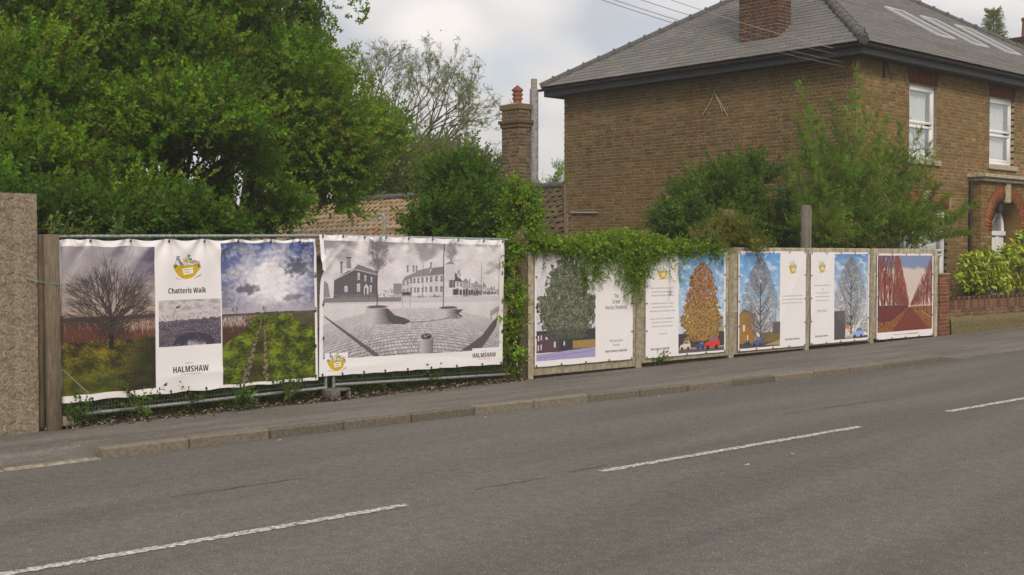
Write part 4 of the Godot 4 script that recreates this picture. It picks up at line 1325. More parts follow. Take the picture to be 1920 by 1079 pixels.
func mesh_fence(called: String, label: String, x0: float, x1: float, yb0: float, yb1: float, yt0: float, yt1: float, foot_l: bool, foot_r: bool) -> void:
	var t := thing(called, label, "fence", Vector3(x0, 0, 0), "galvanised temporary fence panels behind the banners")
	var w := x1 - x0
	var A := Vector3(0, yb0, 0)
	var B := Vector3(w, yb1, 0)
	var Cc := Vector3(0, yt0, 0)
	var D := Vector3(w, yt1, 0)
	part("bottom_rail", cyl(A, B, 0.021), M.galv, t)
	part("top_rail", cyl(Cc, D, 0.021), M.galv, t)
	part("upright", cyl(A + Vector3(0, -0.05 if not foot_l else -0.16, 0), Cc, 0.021), M.galv, t)
	part("upright", cyl(B + Vector3(0, -0.05 if not foot_r else -0.16, 0), D, 0.021), M.galv, t)
	var s := st_new()
	var n := int(w / 0.038)
	for i in range(1, n):
		var f := float(i) / n
		var a := A.lerp(B, f)
		var b := Cc.lerp(D, f)
		tube(s, [a, b], [0.0021, 0.0021], 3, false)
	for f in [0.03, 0.12, 0.5, 0.88, 0.97]:
		tube(s, [A.lerp(Cc, f), B.lerp(D, f)], [0.0024, 0.0024], 3, false)
	tag(part("mesh_wires", s.commit(), M.wire, t), "", "", "", "stuff")

func build_left() -> void:
	# chipboard hoarding with its post and a twist of cord
	var t := thing("chipboard_hoarding", "tall weathered strand board sheet beside the timber post, greenish at its foot", "hoarding", Vector3(4.5, 0, 0.02))
	boxpart("board", Vector3(-0.62, -0.12, -0.009), Vector3(0.632, 2.489, 0.009), M.strand, t, 0.002)
	var t2 := thing("chipboard_hoarding", "strand board sheet at the picture's left edge, next along from the tall weathered one", "hoarding", Vector3(3.26, 0, 0.02))
	boxpart("board", Vector3(-0.62, -0.12, -0.009), Vector3(0.615, 2.485, 0.009), M.strand, t2, 0.002)
	var s := st_new()
	cbox(s, Transform3D(Basis.from_euler(Vector3(0, 0, 0.008)), Vector3(0, 1.0, 0)), Vector3(0.155, 2.16, 0.12), 0.006)
	var p := part("timber_post", done(s), M.timber, self, at(Vector3(5.262, -0.03, 0.075)))
	tag(p, "square weathered timber post with split grain between strand board and banner", "post")
	s = st_new()
	cbox(s, Transform3D.IDENTITY, Vector3(0.05, 2.1, 0.05), 0.004)
	tag(part("gap_strip", done(s), M.timber_dark, self, at(Vector3(5.155, 1.0, 0.055))), "thin dark strip added for the shaded gap between strand board and timber post", "gap_strip")  # dark strip added to stand in for the shade in this gap
	var cord := mat(C(0.10, 0.24, 0.23), 0.6)
	var c := part("teal_cord", tube_mesh([Vector3(-0.26, 0.075, -0.03), Vector3(-0.2, 0.058, -0.012), Vector3(-0.09, 0.03, 0.045), Vector3(0.0, 0.015, 0.066), Vector3(0.084, 0.0, 0.066), Vector3(0.09, 0.0, 0.01)], [0.005, 0.005, 0.005, 0.005, 0.005, 0.005], 6), cord, self, at(Vector3(5.265, 1.495, 0.075)))
	tag(c, "teal cord tied round the timber post from the strand board", "cord")
	mesh_fence("mesh_fence_panel", "galvanised mesh fence panel behind the colour landscape banner, nearest the timber post", 5.36, 8.865, 0.045, 0.105, 2.03, 2.075, false, true)
	mesh_fence("mesh_fence_panel", "galvanised mesh fence panel behind the black and white town square banner", 8.985, 12.18, 0.135, 0.07, 2.08, 2.05, true, false)
	# concrete foot block with an open slot
	t = thing("fence_block", "grey concrete foot block holding the uprights where two mesh panels meet", "fence foot", Vector3(8.93, gy(8.9), 0.1))
	s = st_new()
	cbox(s, at(Vector3(-0.04, 0.065, -0.02)), Vector3(0.15, 0.13, 0.24), 0.012)
	cbox(s, at(Vector3(0.115, 0.112, -0.02)), Vector3(0.17, 0.036, 0.22), 0.010)
	cbox(s, at(Vector3(0.185, 0.048, -0.02)), Vector3(0.035, 0.094, 0.22), 0.008)
	part("block", done(s), M.block, t)
	s = st_new()
	cbox(s, at(Vector3(0, 0.06, 0)), Vector3(0.2, 0.12, 0.22), 0.012)
	tag(part("fence_block", done(s), M.concrete_dark, self, at(Vector3(5.40, gy(5.4), -0.02))), "small dark concrete foot block half hidden beside the timber post", "fence foot")
	# banners
	var hang := [0.045, 0.115, 0.255, 0.395, 0.53, 0.665, 0.80, 0.925, 0.985]
	var bend1 := func(u, v):
		var z := 0.0
		var y := 0.0
		for h in hang:
			var d := Vector2((u - h) * 1.84, v)
			var r := d.length()
			z += 0.016 * exp(-r * 4.5) * cos((atan2(d.x, d.y + 0.03)) * 7.0)
		var q := 1.0
		for h in hang: q = minf(q, absf(u - h) / 0.06)
		y -= 0.022 * smoothstep(0.0, 1.0, q) * exp(-v * 9.0)
		y += 0.014 * smoothstep(0.0, 1.0, q) * exp(-(1.0 - v) * 12.0)
		z += 0.010 * sin(u * 19.0 + v * 2.2) * (1.0 - v * 0.5) + 0.006 * fb(u * 60.0, v * 40.0) + 0.02 * exp(-(1.0 - v) * 20.0) * sin(u * 25.0) * 0.4
		z += 0.012 * exp(-absf(v - 0.90 - 0.02 * sin(u * 9.0)) * 30.0) * smoothstep(0.3, 0.45, u) * (1.0 - smoothstep(0.6, 0.7, u))
		y += (u - 0.5) * 0.016 * (1.0 - v) * 2.0 + u * 0.03 * v
		return Vector3(0.012 * sin(v * 9.0) * (1.0 - smoothstep(0.0, 0.1, u)) + 0.03 * v * (u - 0.2), y, z)
	t = thing("landscape_banner", "wide colour banner of reeds, flower basket logo and grassy track, tied to the mesh fence", "banner", Vector3(5.322, 0, 0.052))
	part("sheet", cloth(0, 3.365, 0.19, 2.018, 0, bend1, 150, 70), print_mat(paint_walk_banner(), 1.06, 0.95, 0.86), t)
	var sp := []
	for h in hang.slice(1, 8):
		sp.append(Vector3(h * 3.365, 1.988 + (h - 0.5) * 0.016, 0.022)); sp.append(Vector3(h * 3.39, 0.222 + h * 0.03, 0.022))
	for v in [0.25, 0.5, 0.75, 0.97]: sp.append(Vector3(3.345, lerpf(2.0, 0.23, v), 0.02))
	eyelets(t, sp, Vector3(0, 0.05, 0))
	var hang2 := [0.01, 0.107, 0.215, 0.325, 0.445, 0.575, 0.72, 0.87, 0.985]
	var bend2 := func(u, v):
		var z := 0.0
		for h in hang2:
			var d := Vector2((u - h) * 1.7, v)
			z += 0.010 * exp(-d.length() * 5.0) * cos(atan2(d.x, d.y + 0.03) * 7.0)
		# slack corner at the upper left: two folds run from the side tie to the top tie
		var e: float = u * 1.72 + v - 0.24
		var in_ := clampf(1.0 - (u + v) * 1.6, 0, 1)
		z += 0.030 * exp(-absf(e + 0.035) * 34.0) * smoothstep(0.0, 0.5, in_) + 0.024 * exp(-absf(e - 0.03) * 40.0) * smoothstep(0.0, 0.5, in_)
		z += 0.022 * exp(-Vector2(u * 1.7, v - 0.24).length() * 7.0)
		z += 0.012 * exp(-absf(u * 0.9 + v * 0.55 - 0.93) * 22.0) * smoothstep(0.55, 0.8, u) * (1.0 - v)
		z += 0.008 * exp(-absf(v - 0.925 - 0.02 * sin(u * 8.0)) * 34.0) * sin(u * 7.0)
		z += 0.005 * fb(u * 60.0 + 40.0, v * 40.0)
		var q := 1.0
		for h in hang2: q = minf(q, absf(u - h) / 0.06)
		var x: float = -0.02 * v * (1.0 if u < 0.5 else 2.0)
		if u < 0.12: x += 0.03 * exp(-absf(v - 0.26) * 22.0) * (1.0 - u / 0.12)
		return Vector3(x, -0.045 * u * (1.0 - v) - 0.010 * q * exp(-v * 12.0) + 0.008 * q * exp(-(1.0 - v) * 14.0) - 0.03 * u * v, z)
	t = thing("town_square_banner", "black and white banner of a paved town square with two planters", "banner", Vector3(8.745, 0, 0.058))
	part("sheet", cloth(0, 3.19, 0.262, 2.092, 0, bend2, 150, 70), print_mat(paint_square_banner()), t)
	sp = []
	for h in hang2:
		sp.append(Vector3(h * 3.19, 2.068 - 0.045 * h, 0.024)); sp.append(Vector3(h * 3.17 - 0.01, 0.29 - 0.03 * h, 0.02))
	for v in [0.26, 0.49, 0.73]:
		sp.append(Vector3(0.03, lerpf(2.07, 0.28, v), 0.03)); sp.append(Vector3(3.135, lerpf(2.02, 0.25, v), 0.02))
	eyelets(t, sp, Vector3(0, 0.04, 0))

func build_panels() -> void:
	# brown post at the end of the mesh, then the concrete panel fence
	var s := st_new()
	cbox(s, at(Vector3(0, 1.05, 0)), Vector3(0.165, 2.3, 0.13), 0.008)
	tag(part("end_post", done(s), M.timber_dark, self, at(Vector3(12.315, 0, 0.02))), "dark brown post between the town square banner and concrete fence, ivy at its top", "post")
	var f := thing("concrete_fence", "low weathered concrete panel fence carrying five tree posters", "fence", Vector3(12.43, 0, 0))
	var posts := [12.485, 14.92, 17.37, 19.70, 21.985, 24.56]
	for x in posts: boxpart("fence_post", Vector3(x - 12.43 - 0.062, -0.15, -0.08), Vector3(x - 12.43 + 0.062, 1.955, 0.037), M.concrete_dark if x > 13 and x < 24 else M.concrete, f, 0.008)
	R.seed = 71
	for i in 5:
		var a: float = posts[i] - 12.43 + 0.064
		var b: float = posts[i + 1] - 12.43 - 0.064
		var y0: float = gy(posts[i]) + [0.012, 0.035, 0.02, 0.03, 0.05][i]
		var ys := [y0, 0.80, 1.385, 1.965]
		for k in 3:
			var z := R.randf_range(-0.006, 0.006)
			var o := boxpart("panel", Vector3(a, ys[k] + (0.004 if k else 0.0), -0.035 + z), Vector3(b, ys[k + 1], 0.02 + z), [M.concrete_dark, M.concrete, M.concrete][k], f, 0.008)
			o.rotation.z = R.randf_range(-0.001, 0.001)
	# posters
	var X := [[12.561, 14.751], [15.063, 17.178], [17.54, 19.622], [19.79, 21.842], [22.135, 24.395]]
	var Y := [[0.142, 1.953], [0.132, 1.94], [0.116, 1.902], [0.126, 1.887], [0.105, 1.862]]
	var kinds := [["chestnut_poster", "poster of a dark green horse chestnut tree in blossom, half under the hanging creeper"], ["autumn_tree_poster", "poster of an orange autumn tree above a red car, creeper over its corner"], ["bare_tree_poster", "poster of a bare winter tree against blue sky beside a tan house"], ["winter_tree_poster", "poster of a grey bare tree with a pale car, its text panel on the left"], ["avenue_poster", "poster of a red avenue of tall trees, last poster before the brick pier"]]
	for i in 5:
		R.seed = 100 + i
		var o := thing(kinds[i][0], kinds[i][1], "poster", Vector3(X[i][0], 0, 0.048), "tree posters on the concrete fence")
		var w: float = X[i][1] - X[i][0]
		var sd := i * 13.0
		var bend := func(u, v):
			var z := 0.005 * fb(u * 50.0 + sd, v * 50.0) + 0.004 * fb(u * 130.0, v * 70.0 + sd)
			z += 0.006 * exp(-absf(fposmod(u * 1.1 + v * 0.6 + sd * 0.13, 1.0) - 0.5) * 26.0)
			var p := 0.0
			p = minf(absf(fposmod(u * 4.0, 1.0) - 0.5) * 2.0, 1.0)
			return Vector3(0, -0.006 * p * exp(-v * 20.0) + 0.005 * p * exp(-(1.0 - v) * 20.0), z)
		part("sheet", cloth(0, w, Y[i][0], Y[i][1], 0, bend, 60, 50), print_mat(paint_poster(i)), o)
		var sp := []
		for k in 5:
			sp.append(Vector3(lerpf(0.03, w - 0.03, k / 4.0), Y[i][1] - 0.022, 0.01)); sp.append(Vector3(lerpf(0.03, w - 0.03, k / 4.0), Y[i][0] + 0.022, 0.01))
		for k in 3:
			sp.append(Vector3(0.025, lerpf(Y[i][0], Y[i][1], (k + 1) * 0.25), 0.01)); sp.append(Vector3(w - 0.025, lerpf(Y[i][0], Y[i][1], (k + 1) * 0.25), 0.01))
		eyelets(o, sp)
	# old timber posts standing behind the fence
	for q in [[20.128, 2.795, 0.165, "grey timber post standing tall behind the concrete fence, in front of the feathery shrub"], [17.66, 2.65, 0.19, "short grey timber post top poking out of the yellowish creeper mound"]]:
		s = st_new()
		cbox(s, at(Vector3(0, q[1] * 0.5, 0)), Vector3(q[2], q[1], 0.12), 0.006)
		cbox(s, at(Vector3(q[2] * 0.3, q[1] * 0.5 - 0.01, 0.062)), Vector3(q[2] * 0.42, q[1] - 0.02, 0.03), 0.004)
		tag(part("old_fence_post", done(s), M.timber_grey, self, at(Vector3(q[0], 0, -0.3))), q[3], "post", "old timber posts behind the concrete fence")

func build_garden_wall() -> void:
	var red := [Color(0.25, 0.088, 0.05), Color(0.29, 0.105, 0.058), Color(0.20, 0.078, 0.05), Color(0.31, 0.125, 0.068)]
	R.seed = 81
	var p := thing("brick_pier", "slim red brick pier between the last poster and the garden wall", "pier", Vector3(24.98, 0, -0.14))
	boxpart("core", Vector3(-0.205, -0.1, -0.15), Vector3(0.205, 1.40, 0.15), M.mortar, p, 0.004)
	brickwork(p, Vector3(-0.205, 0, 0.15), Vector3(1, 0, 0), Vector3(0, 0, 1), 0.41, -0.02, 1.405, 0.079, [], red, "brick_red", func(_u, _y): return true, false)
	brickwork(p, Vector3(-0.205, 0, -0.15), Vector3(0, 0, 1), Vector3(-1, 0, 0), 0.30, -0.02, 1.405, 0.079, [], red, "brick_red", func(_u, _y): return true, false)
	boxpart("capping", Vector3(-0.215, 1.405, -0.16), Vector3(0.215, 1.435, 0.165), M.concrete_dark, p, 0.006)
	var w := thing("garden_wall", "low brown brick garden wall with rough rendered foot and dark notched top", "wall", Vector3(25.22, 0, 0))
	boxpart("core", Vector3(-0.02, -0.1, -0.20), Vector3(8.0, 0.83, -0.006), M.mortar, w, 0.004)
	var s := st_new()
	var nx := 120
	for i in nx:
		for j in 8:
			var q := []
			for e in [[i, j], [i + 1, j], [i + 1, j + 1], [i, j + 1]]:
				var x: float = -0.02 + 8.0 * e[0] / nx
				var y: float = -0.08 + 0.545 * e[1] / 8.0
				q.append(Vector3(x, y, 0.045 + 0.018 * fb(x * 60.0, y * 60.0) + 0.02 * (1.0 - e[1] / 8.0) - (0.05 if e[1] == 8 else 0.0)))
			quad(s, q[0], q[1], q[2], q[3], Vector3(0, 0, 1))
	s.index()
	var rm := bump(tri_tex(mat(C(0.235, 0.20, 0.125), 0.96, 0.1), noise_img(256, 0.05, 5, 91, Color(0.6, 0.6, 0.5), Color(1, 0.98, 0.92), 0.65), 1.3), M.mottle_tex, 2.0)
	part("render_foot", done(s), rm, w)
	var pal := [Color(0.20, 0.105, 0.062), Color(0.25, 0.135, 0.08), Color(0.16, 0.085, 0.055), Color(0.27, 0.16, 0.10)]
	brickwork(w, Vector3(0, 0, 0), Vector3(1, 0, 0), Vector3(0, 0, 1), 8.0, 0.47, 0.625, 0.077, [], pal, "brick_garden", func(u, _y): return u < 4.5, true)
	var up := Basis(Vector3(0, 1, 0), Vector3(-1, 0, 0), Vector3(0, 0, 1))
	var x := 0.04
	var k := 0
	while x < 7.9:
		var c: Color = pal[k % 4]
		part("brick", G.brick, M.brick_garden[R.randi() % 4], w, Transform3D(up.scaled(Vector3(1, 0.92, 1)), Vector3(x, 0.73, -0.042 + R.randf_range(-0.003, 0.003))))
		if k % 3 == 0: part("notch_brick", G.brick, M.dark_brick, w, Transform3D(Basis.IDENTITY.scaled(Vector3(0.52, 0.95, 1.0)), Vector3(x, 0.875, -0.03)))
		elif k % 3 == 1: part("brick", G.brick, M.brick_garden[(k + 1) % 4], w, Transform3D(Basis.IDENTITY.scaled(Vector3(0.62, 0.95, 1.0)), Vector3(x + 0.04, 0.873, -0.045)))
		x += 0.079
		k += 1

# ---------------------------------------------------------------- the brick house
const HX0 := 23.83
const HX1 := 38.3
const HZ0 := -1.5
const HZ1 := -10.62
const EAVE := 6.47
const OV := 0.4

func sash_window(h: Node3D, x0: float, x1: float, y0: float, y1: float, arched := false) -> void:
	# recessed white window with two lights, net curtain, stone sill
	var z := HZ0 - 0.115
	var w := x1 - x0
	var hh := y1 - y0
	var win := Node3D.new()
	win.name = "window"
	win.position = Vector3(x0, y0, z)
	h.add_child(win, true)
	var lights := 2 if w > 1.6 else 1
	var s := st_new()
	var f := 0.084
	cbox(s, at(Vector3(w * 0.5, hh - f * 0.5, 0)), Vector3(w, f, 0.07), 0.006)
	cbox(s, at(Vector3(w * 0.5, f * 0.5, 0)), Vector3(w, f, 0.07), 0.006)
	for i in lights + 1:
		cbox(s, at(Vector3(clampf(w * i / lights, f * 0.5, w - f * 0.5), hh * 0.5, 0)), Vector3(f, hh - f * 2, 0.07), 0.006)
	part("frame", done(s), M.white, win)
	var my := hh * 0.47
	for i in lights:
		var a := w * i / lights + (f if i == 0 else f * 0.5)
		var b := w * (i + 1) / lights - (f if i == lights - 1 else f * 0.5)
		for j in 2:
			var ya := f if j == 0 else my + 0.02
			var yb := my - 0.02 if j == 0 else hh - f
			s = st_new()
			var e := 0.066
			var zz := 0.006 + 0.014 * j
			cbox(s, at(Vector3((a + b) * 0.5, yb - e * 0.5, zz)), Vector3(b - a, e, 0.05), 0.005)
			cbox(s, at(Vector3((a + b) * 0.5, ya + e * 0.5, zz)), Vector3(b - a, e, 0.05), 0.005)
			cbox(s, at(Vector3(a + e * 0.5, (ya + yb) * 0.5, zz)), Vector3(e, yb - ya - e * 2, 0.05), 0.005)
			cbox(s, at(Vector3(b - e * 0.5, (ya + yb) * 0.5, zz)), Vector3(e, yb - ya - e * 2, 0.05), 0.005)
			part("sash", done(s), M.white, win)
			boxpart("pane", Vector3(a + e, ya + e, zz - 0.004), Vector3(b - e, yb - e, zz), M.glass, win, 0.0)
		s = st_new()
		var n := 60
		for k in n:
			var q := []
			for d in [[k, 0], [k + 1, 0], [k + 1, 1], [k, 1]]:
				var t: float = d[0] / float(n)
				q.append(Vector3(lerpf(a, b, t * 0.93), lerpf(f, hh - f, d[1]), -0.10 + 0.018 * sin(t * 62.0 + sin(t * 17.0) * 2.0)))
			quad(s, q[0], q[1], q[2], q[3], Vector3(0, 0, 1))
		s.index()
		part("net_curtain", done(s), M.net, win)
	boxpart("sill", Vector3(-0.12, -0.13, -0.05), Vector3(w + 0.13, -0.004, 0.19), M.stone, win, 0.012)

func voussoirs(h: Node, c: Vector3, r0: float, r1: float, a0: float, a1: float, n: int, mats: Array, depth := 0.12, squash := 1.0) -> void:
	for i in n:
		var t0 := lerpf(a0, a1, (i + 0.025) / n)
		var t1 := lerpf(a0, a1, (i + 0.975) / n)
		var s := st_new()
		var q := []
		for e in [[r0, t0], [r0, t1], [r1, t1], [r1, t0]]: q.append(Vector3(cos(e[1]) * e[0], sin(e[1]) * e[0] * squash, 0))
		var m: Vector3 = (q[0] + q[1] + q[2] + q[3]) * 0.25
		var zf := R.randf_range(0.008, 0.011)
		var B := []
		for v in q: B.append(v + Vector3(0, 0, -depth))
		for k in 4: q[k].z = zf
		quad(s, q[0], q[1], q[2], q[3], Vector3(0, 0, 1))
		for k in 4: quad(s, q[k], q[(k + 1) % 4], B[(k + 1) % 4], B[k], (q[k] + q[(k + 1) % 4]) * 0.5 - m)
		part("brick", done(s), mats[R.randi() % mats.size()], h, at(c))

func flat_arch(h: Node, x0: float, x1: float, y0: float, y1: float, mats: Array, z: float, splay := 0.13) -> void:
	# fanned lintel of rubbed red bricks
	var n := int((x1 - x0) / 0.079)
	for i in n:
		var s := st_new()
		var q := []
		for e in [[i + 0.06, 0], [i + 0.94, 0], [i + 0.94, 1], [i + 0.06, 1]]:
			var t: float = e[0] / n
			q.append(Vector3(lerpf(x0 - e[1] * splay, x1 + e[1] * splay, t), lerpf(y0, y1, e[1]), z + 0.014))
		quad(s, q[0], q[1], q[2], q[3], Vector3(0, 0, 1))
		for k in 4:
			var b: Vector3 = q[k] + Vector3(0, 0, -0.12)
			var b2: Vector3 = q[(k + 1) % 4] + Vector3(0, 0, -0.12)
			quad(s, q[k], q[(k + 1) % 4], b2, b, (q[k] + q[(k + 1) % 4] - q[(k + 2) % 4] - q[(k + 3) % 4]))
		part("brick", done(s), mats[R.randi() % mats.size()], h)

func chimney(h: Node3D, called: String, a: Vector3, b: Vector3, mats_key: String, pal: Array, single_top: float, face_u: Vector3) -> MeshInstance3D:
	var st := boxpart(called, a, b, M.mortar, h, 0.004)
	var o := -st.position
	var w := b.x - a.x
	var d := b.z - a.z
	var pick := func(_u, y): return y + a.y < single_top
	brickwork(st, a + Vector3(0, 0, d) + o, Vector3(1, 0, 0), Vector3(0, 0, 1), w, 0.0, b.y - a.y, 0.084, [], pal, mats_key, pick)
	brickwork(st, a + o, Vector3(0, 0, 1), Vector3(-1, 0, 0), d, 0.0, b.y - a.y, 0.084, [], pal, mats_key, pick)
	var none := func(_u, _y): return false
	brickwork(st, a + Vector3(w, 0, 0) + o, Vector3(0, 0, 1), Vector3(1, 0, 0), d, 0.0, b.y - a.y, 0.084, [], pal, mats_key, none)
	for k in 3:
		var e := [0.035, 0.07, 0.045][k] as float
		var y := b.y - [0.42, 0.33, 0.0][k] as float
		boxpart("corbel", Vector3(a.x - e, y, a.z - e) + o, Vector3(b.x + e, y + 0.085 + (0.05 if k == 2 else 0.0), b.z + e) + o, M[mats_key][k % M[mats_key].size()], st, 0.008)
	return st

func build_house() -> void:
	R.seed = 201
	var h := thing("brick_house", "large brown brick house with hipped slate roof, rooflights and arched porch", "house")
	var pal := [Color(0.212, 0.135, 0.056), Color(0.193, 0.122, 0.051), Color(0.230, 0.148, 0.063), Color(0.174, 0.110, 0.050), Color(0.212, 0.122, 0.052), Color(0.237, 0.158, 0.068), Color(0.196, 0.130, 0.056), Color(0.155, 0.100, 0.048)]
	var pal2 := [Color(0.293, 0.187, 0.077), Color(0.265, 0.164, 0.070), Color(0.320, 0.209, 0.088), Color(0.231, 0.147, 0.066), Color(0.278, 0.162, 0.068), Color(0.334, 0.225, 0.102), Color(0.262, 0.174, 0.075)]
	var red := [Color(0.21, 0.068, 0.045), Color(0.25, 0.082, 0.052), Color(0.18, 0.060, 0.042)]
	var orange := [Color(0.31, 0.105, 0.048), Color(0.345, 0.125, 0.056), Color(0.28, 0.092, 0.044)]
	brick_mats(red, "brick_lintel")
	brick_mats(orange, "brick_arch")
	# walls round the openings
	var holes := []
	for w in [[26.08, 27.36, 4.10, 5.86], [30.04, 31.40, 4.16, 5.90], [34.2, 35.5, 4.13, 5.88], [25.72, 27.92, 0.95, 2.95], [33.7, 35.9, 0.95, 2.95]]:
		holes.append(Rect2(w[0] - HX0, w[2], w[1] - w[0], w[3] - w[2]))
	var door := Rect2(29.6 - HX0, 0.0, 1.66, 3.3)
	var zs := HZ1 + 0.002
	var side := boxpart("side_wall", Vector3(HX0, -0.3, zs), Vector3(HX0 + 0.22, 6.32, HZ0 - 0.221), M.mortar, h, 0.0)
	boxpart("rear_wall", Vector3(HX0 + 0.222, -0.3, HZ1), Vector3(HX1, 6.3, HZ1 + 0.22), M.mortar, h, 0.0)
	boxpart("end_wall", Vector3(HX1 - 0.22, -0.3, HZ1 + 0.222), Vector3(HX1, 6.3, HZ0 - 0.222), M.mortar, h, 0.0)
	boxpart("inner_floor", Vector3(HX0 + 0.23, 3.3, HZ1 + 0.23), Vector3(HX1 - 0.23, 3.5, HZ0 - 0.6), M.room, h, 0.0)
	# front wall: strips between the openings
	var fs := st_new()
	var xs := [HX0, HX1]
	var ys := [-0.3, 6.32]
	for r in holes + [door]:
		xs.append(HX0 + r.position.x); xs.append(HX0 + r.end.x); ys.append(r.position.y); ys.append(r.end.y)
	xs.sort(); ys.sort()
	for i in xs.size() - 1:
		for j in ys.size() - 1:
			if xs[i + 1] - xs[i] < 0.001 or ys[j + 1] - ys[j] < 0.001: continue
			var cx: float = (xs[i] + xs[i + 1]) * 0.5 - HX0
			var cy: float = (ys[j] + ys[j + 1]) * 0.5
			var inside := false
			for r in holes + [door]:
				if r.has_point(Vector2(cx, cy)): inside = true
			if inside: continue
			cbox(fs, at(Vector3(cx + HX0, cy, HZ0 - 0.11)), Vector3(xs[i + 1] - xs[i], ys[j + 1] - ys[j], 0.22), 0.0)
	var front := part("front_wall", done(fs), M.mortar, h)
	var skip := holes + [door]
	for w in [[25.95, 27.5, 5.86, 6.21], [29.92, 31.52, 5.90, 6.24], [34.08, 35.62, 5.88, 6.22], [25.5, 28.1, 2.95, 3.30], [33.5, 36.1, 2.95, 3.30]]: skip.append(Rect2(w[0] - HX0, w[2], w[1] - w[0], w[3] - w[2]))
	skip.append(Rect2(28.98 - HX0, 0, 2.95, 3.66))
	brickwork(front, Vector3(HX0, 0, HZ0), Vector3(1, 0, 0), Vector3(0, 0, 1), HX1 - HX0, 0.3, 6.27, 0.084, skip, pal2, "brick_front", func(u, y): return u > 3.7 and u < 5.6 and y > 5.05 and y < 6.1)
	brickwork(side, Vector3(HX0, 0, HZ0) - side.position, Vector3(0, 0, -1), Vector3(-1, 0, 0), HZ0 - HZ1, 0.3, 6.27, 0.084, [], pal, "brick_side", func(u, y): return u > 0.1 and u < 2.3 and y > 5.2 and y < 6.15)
	# windows, lintels
	for i in 3:
		var r: Rect2 = holes[i]
		sash_window(h, HX0 + r.position.x, HX0 + r.end.x, r.position.y, r.end.y)
		flat_arch(h, HX0 + r.position.x - 0.02, HX0 + r.end.x + 0.02, r.end.y + 0.004, r.end.y + 0.335, M.brick_lintel, HZ0)
	for i in [3, 4]:
		var r: Rect2 = holes[i]
		var a := HX0 + r.position.x
		var b := HX0 + r.end.x
		sash_window(h, a, b, r.position.y, r.end.y)
		var m := (a + b) * 0.5
		flat_arch(h, a - 0.02, m - 0.13, r.end.y + 0.004, r.end.y + 0.335, M.brick_arch, HZ0, 0.12)
		flat_arch(h, m + 0.13, b + 0.02, r.end.y + 0.004, r.end.y + 0.335, M.brick_arch, HZ0, 0.12)
		boxpart("keystone", Vector3(m - 0.11, r.end.y - 0.05, HZ0 - 0.1), Vector3(m + 0.11, r.end.y + 0.40, HZ0 + 0.05), M.stone, h, 0.015)
	# porch with an arched mouth
	var pz := HZ0 + 0.30
	var po := part("porch", null, null, h)
	var ps := st_new()
	var c := Vector3(30.42, 2.44, pz)
	var rin := 0.83
	var steps := 18
	for i in steps:   # the spandrel round the arch
		var t0 := PI * i / steps
		var t1 := PI * (i + 1) / steps
		var q0 := Vector3(c.x + cos(t0) * rin, c.y + sin(t0) * rin, pz)
		var q1 := Vector3(c.x + cos(t1) * rin, c.y + sin(t1) * rin, pz)
		var e0 := Vector3(clampf(c.x + cos(t0) * 3.0, 29.04, 31.80), minf(c.y + sin(t0) * 3.0, 3.68), pz)
		var e1 := Vector3(clampf(c.x + cos(t1) * 3.0, 29.04, 31.80), minf(c.y + sin(t1) * 3.0, 3.68), pz)
		if absf(cos(t0)) > 0.01: e0 = Vector3(c.x + signf(cos(t0)) * 1.38, minf(c.y + absf(tan(t0)) * 1.38, 3.68), pz) if absf(tan(t0)) * 1.38 < 1.24 else Vector3(c.x + 1.24 / tan(t0), 3.68, pz)
		else: e0 = Vector3(c.x, 3.68, pz)
		if absf(cos(t1)) > 0.01: e1 = Vector3(c.x + signf(cos(t1)) * 1.38, minf(c.y + absf(tan(t1)) * 1.38, 3.68), pz) if absf(tan(t1)) * 1.38 < 1.24 else Vector3(c.x + 1.24 / tan(t1), 3.68, pz)
		else: e1 = Vector3(c.x, 3.68, pz)
		quad(ps, q0, q1, e1, e0, Vector3(0, 0, 1))
		if e0.y < 3.679 and e1.y > 3.679: tri(ps, e0, e1, Vector3(c.x + 1.38, 3.68, pz), Vector3(0, 0, 1))
		if e1.y < 3.679 and e0.y > 3.679: tri(ps, e0, e1, Vector3(c.x - 1.38, 3.68, pz), Vector3(0, 0, 1))
		var o := Vector3(0, 0, -0.44)
		quad(ps, q0, q1, q1 + o, q0 + o, c - (q0 + q1) * 0.5)
	for sx in [-1, 1]:
		var xa: float = c.x + sx * rin
		var xb: float = c.x + sx * 1.38
		quad(ps, Vector3(xa, 0, pz), Vector3(xb, 0, pz), Vector3(xb, 2.44, pz), Vector3(xa, 2.44, pz), Vector3(0, 0, 1))
		quad(ps, Vector3(xb, 0, pz), Vector3(xb, 0, HZ0 - 0.05), Vector3(xb, 3.68, HZ0 - 0.05), Vector3(xb, 3.68, pz), Vector3(sx, 0, 0))
		quad(ps, Vector3(xa, 0, pz), Vector3(xa, 0, pz - 0.44), Vector3(xa, 2.44, pz - 0.44), Vector3(xa, 2.44, pz), Vector3(-sx, 0, 0))
	po.mesh = done(ps)
	po.set_surface_override_material(0, M.brick_front[3])
	var arch_holes := [Rect2(29.62 - 29.04, 0, 1.6, 2.5)]
	for i in 14:
		var y0 := 2.5 + i * 0.084
		var hw := sqrt(maxf(0.0, 1.21 * 1.21 - pow(i * 0.084 + 0.07, 2.0)))
		if hw > 0.05: arch_holes.append(Rect2(1.38 - hw, y0, hw * 2, 0.084))
	brickwork(po, Vector3(29.04, 0, pz), Vector3(1, 0, 0), Vector3(0, 0, 1), 2.76, 0.31, 3.67, 0.084, arch_holes, pal2, "brick_front", func(_u, _y): return false)
	brickwork(po, Vector3(29.04, 0, HZ0), Vector3(0, 0, 1), Vector3(-1, 0, 0), 0.30, 0.31, 3.67, 0.084, [], pal2, "brick_front", func(_u, _y): return false)
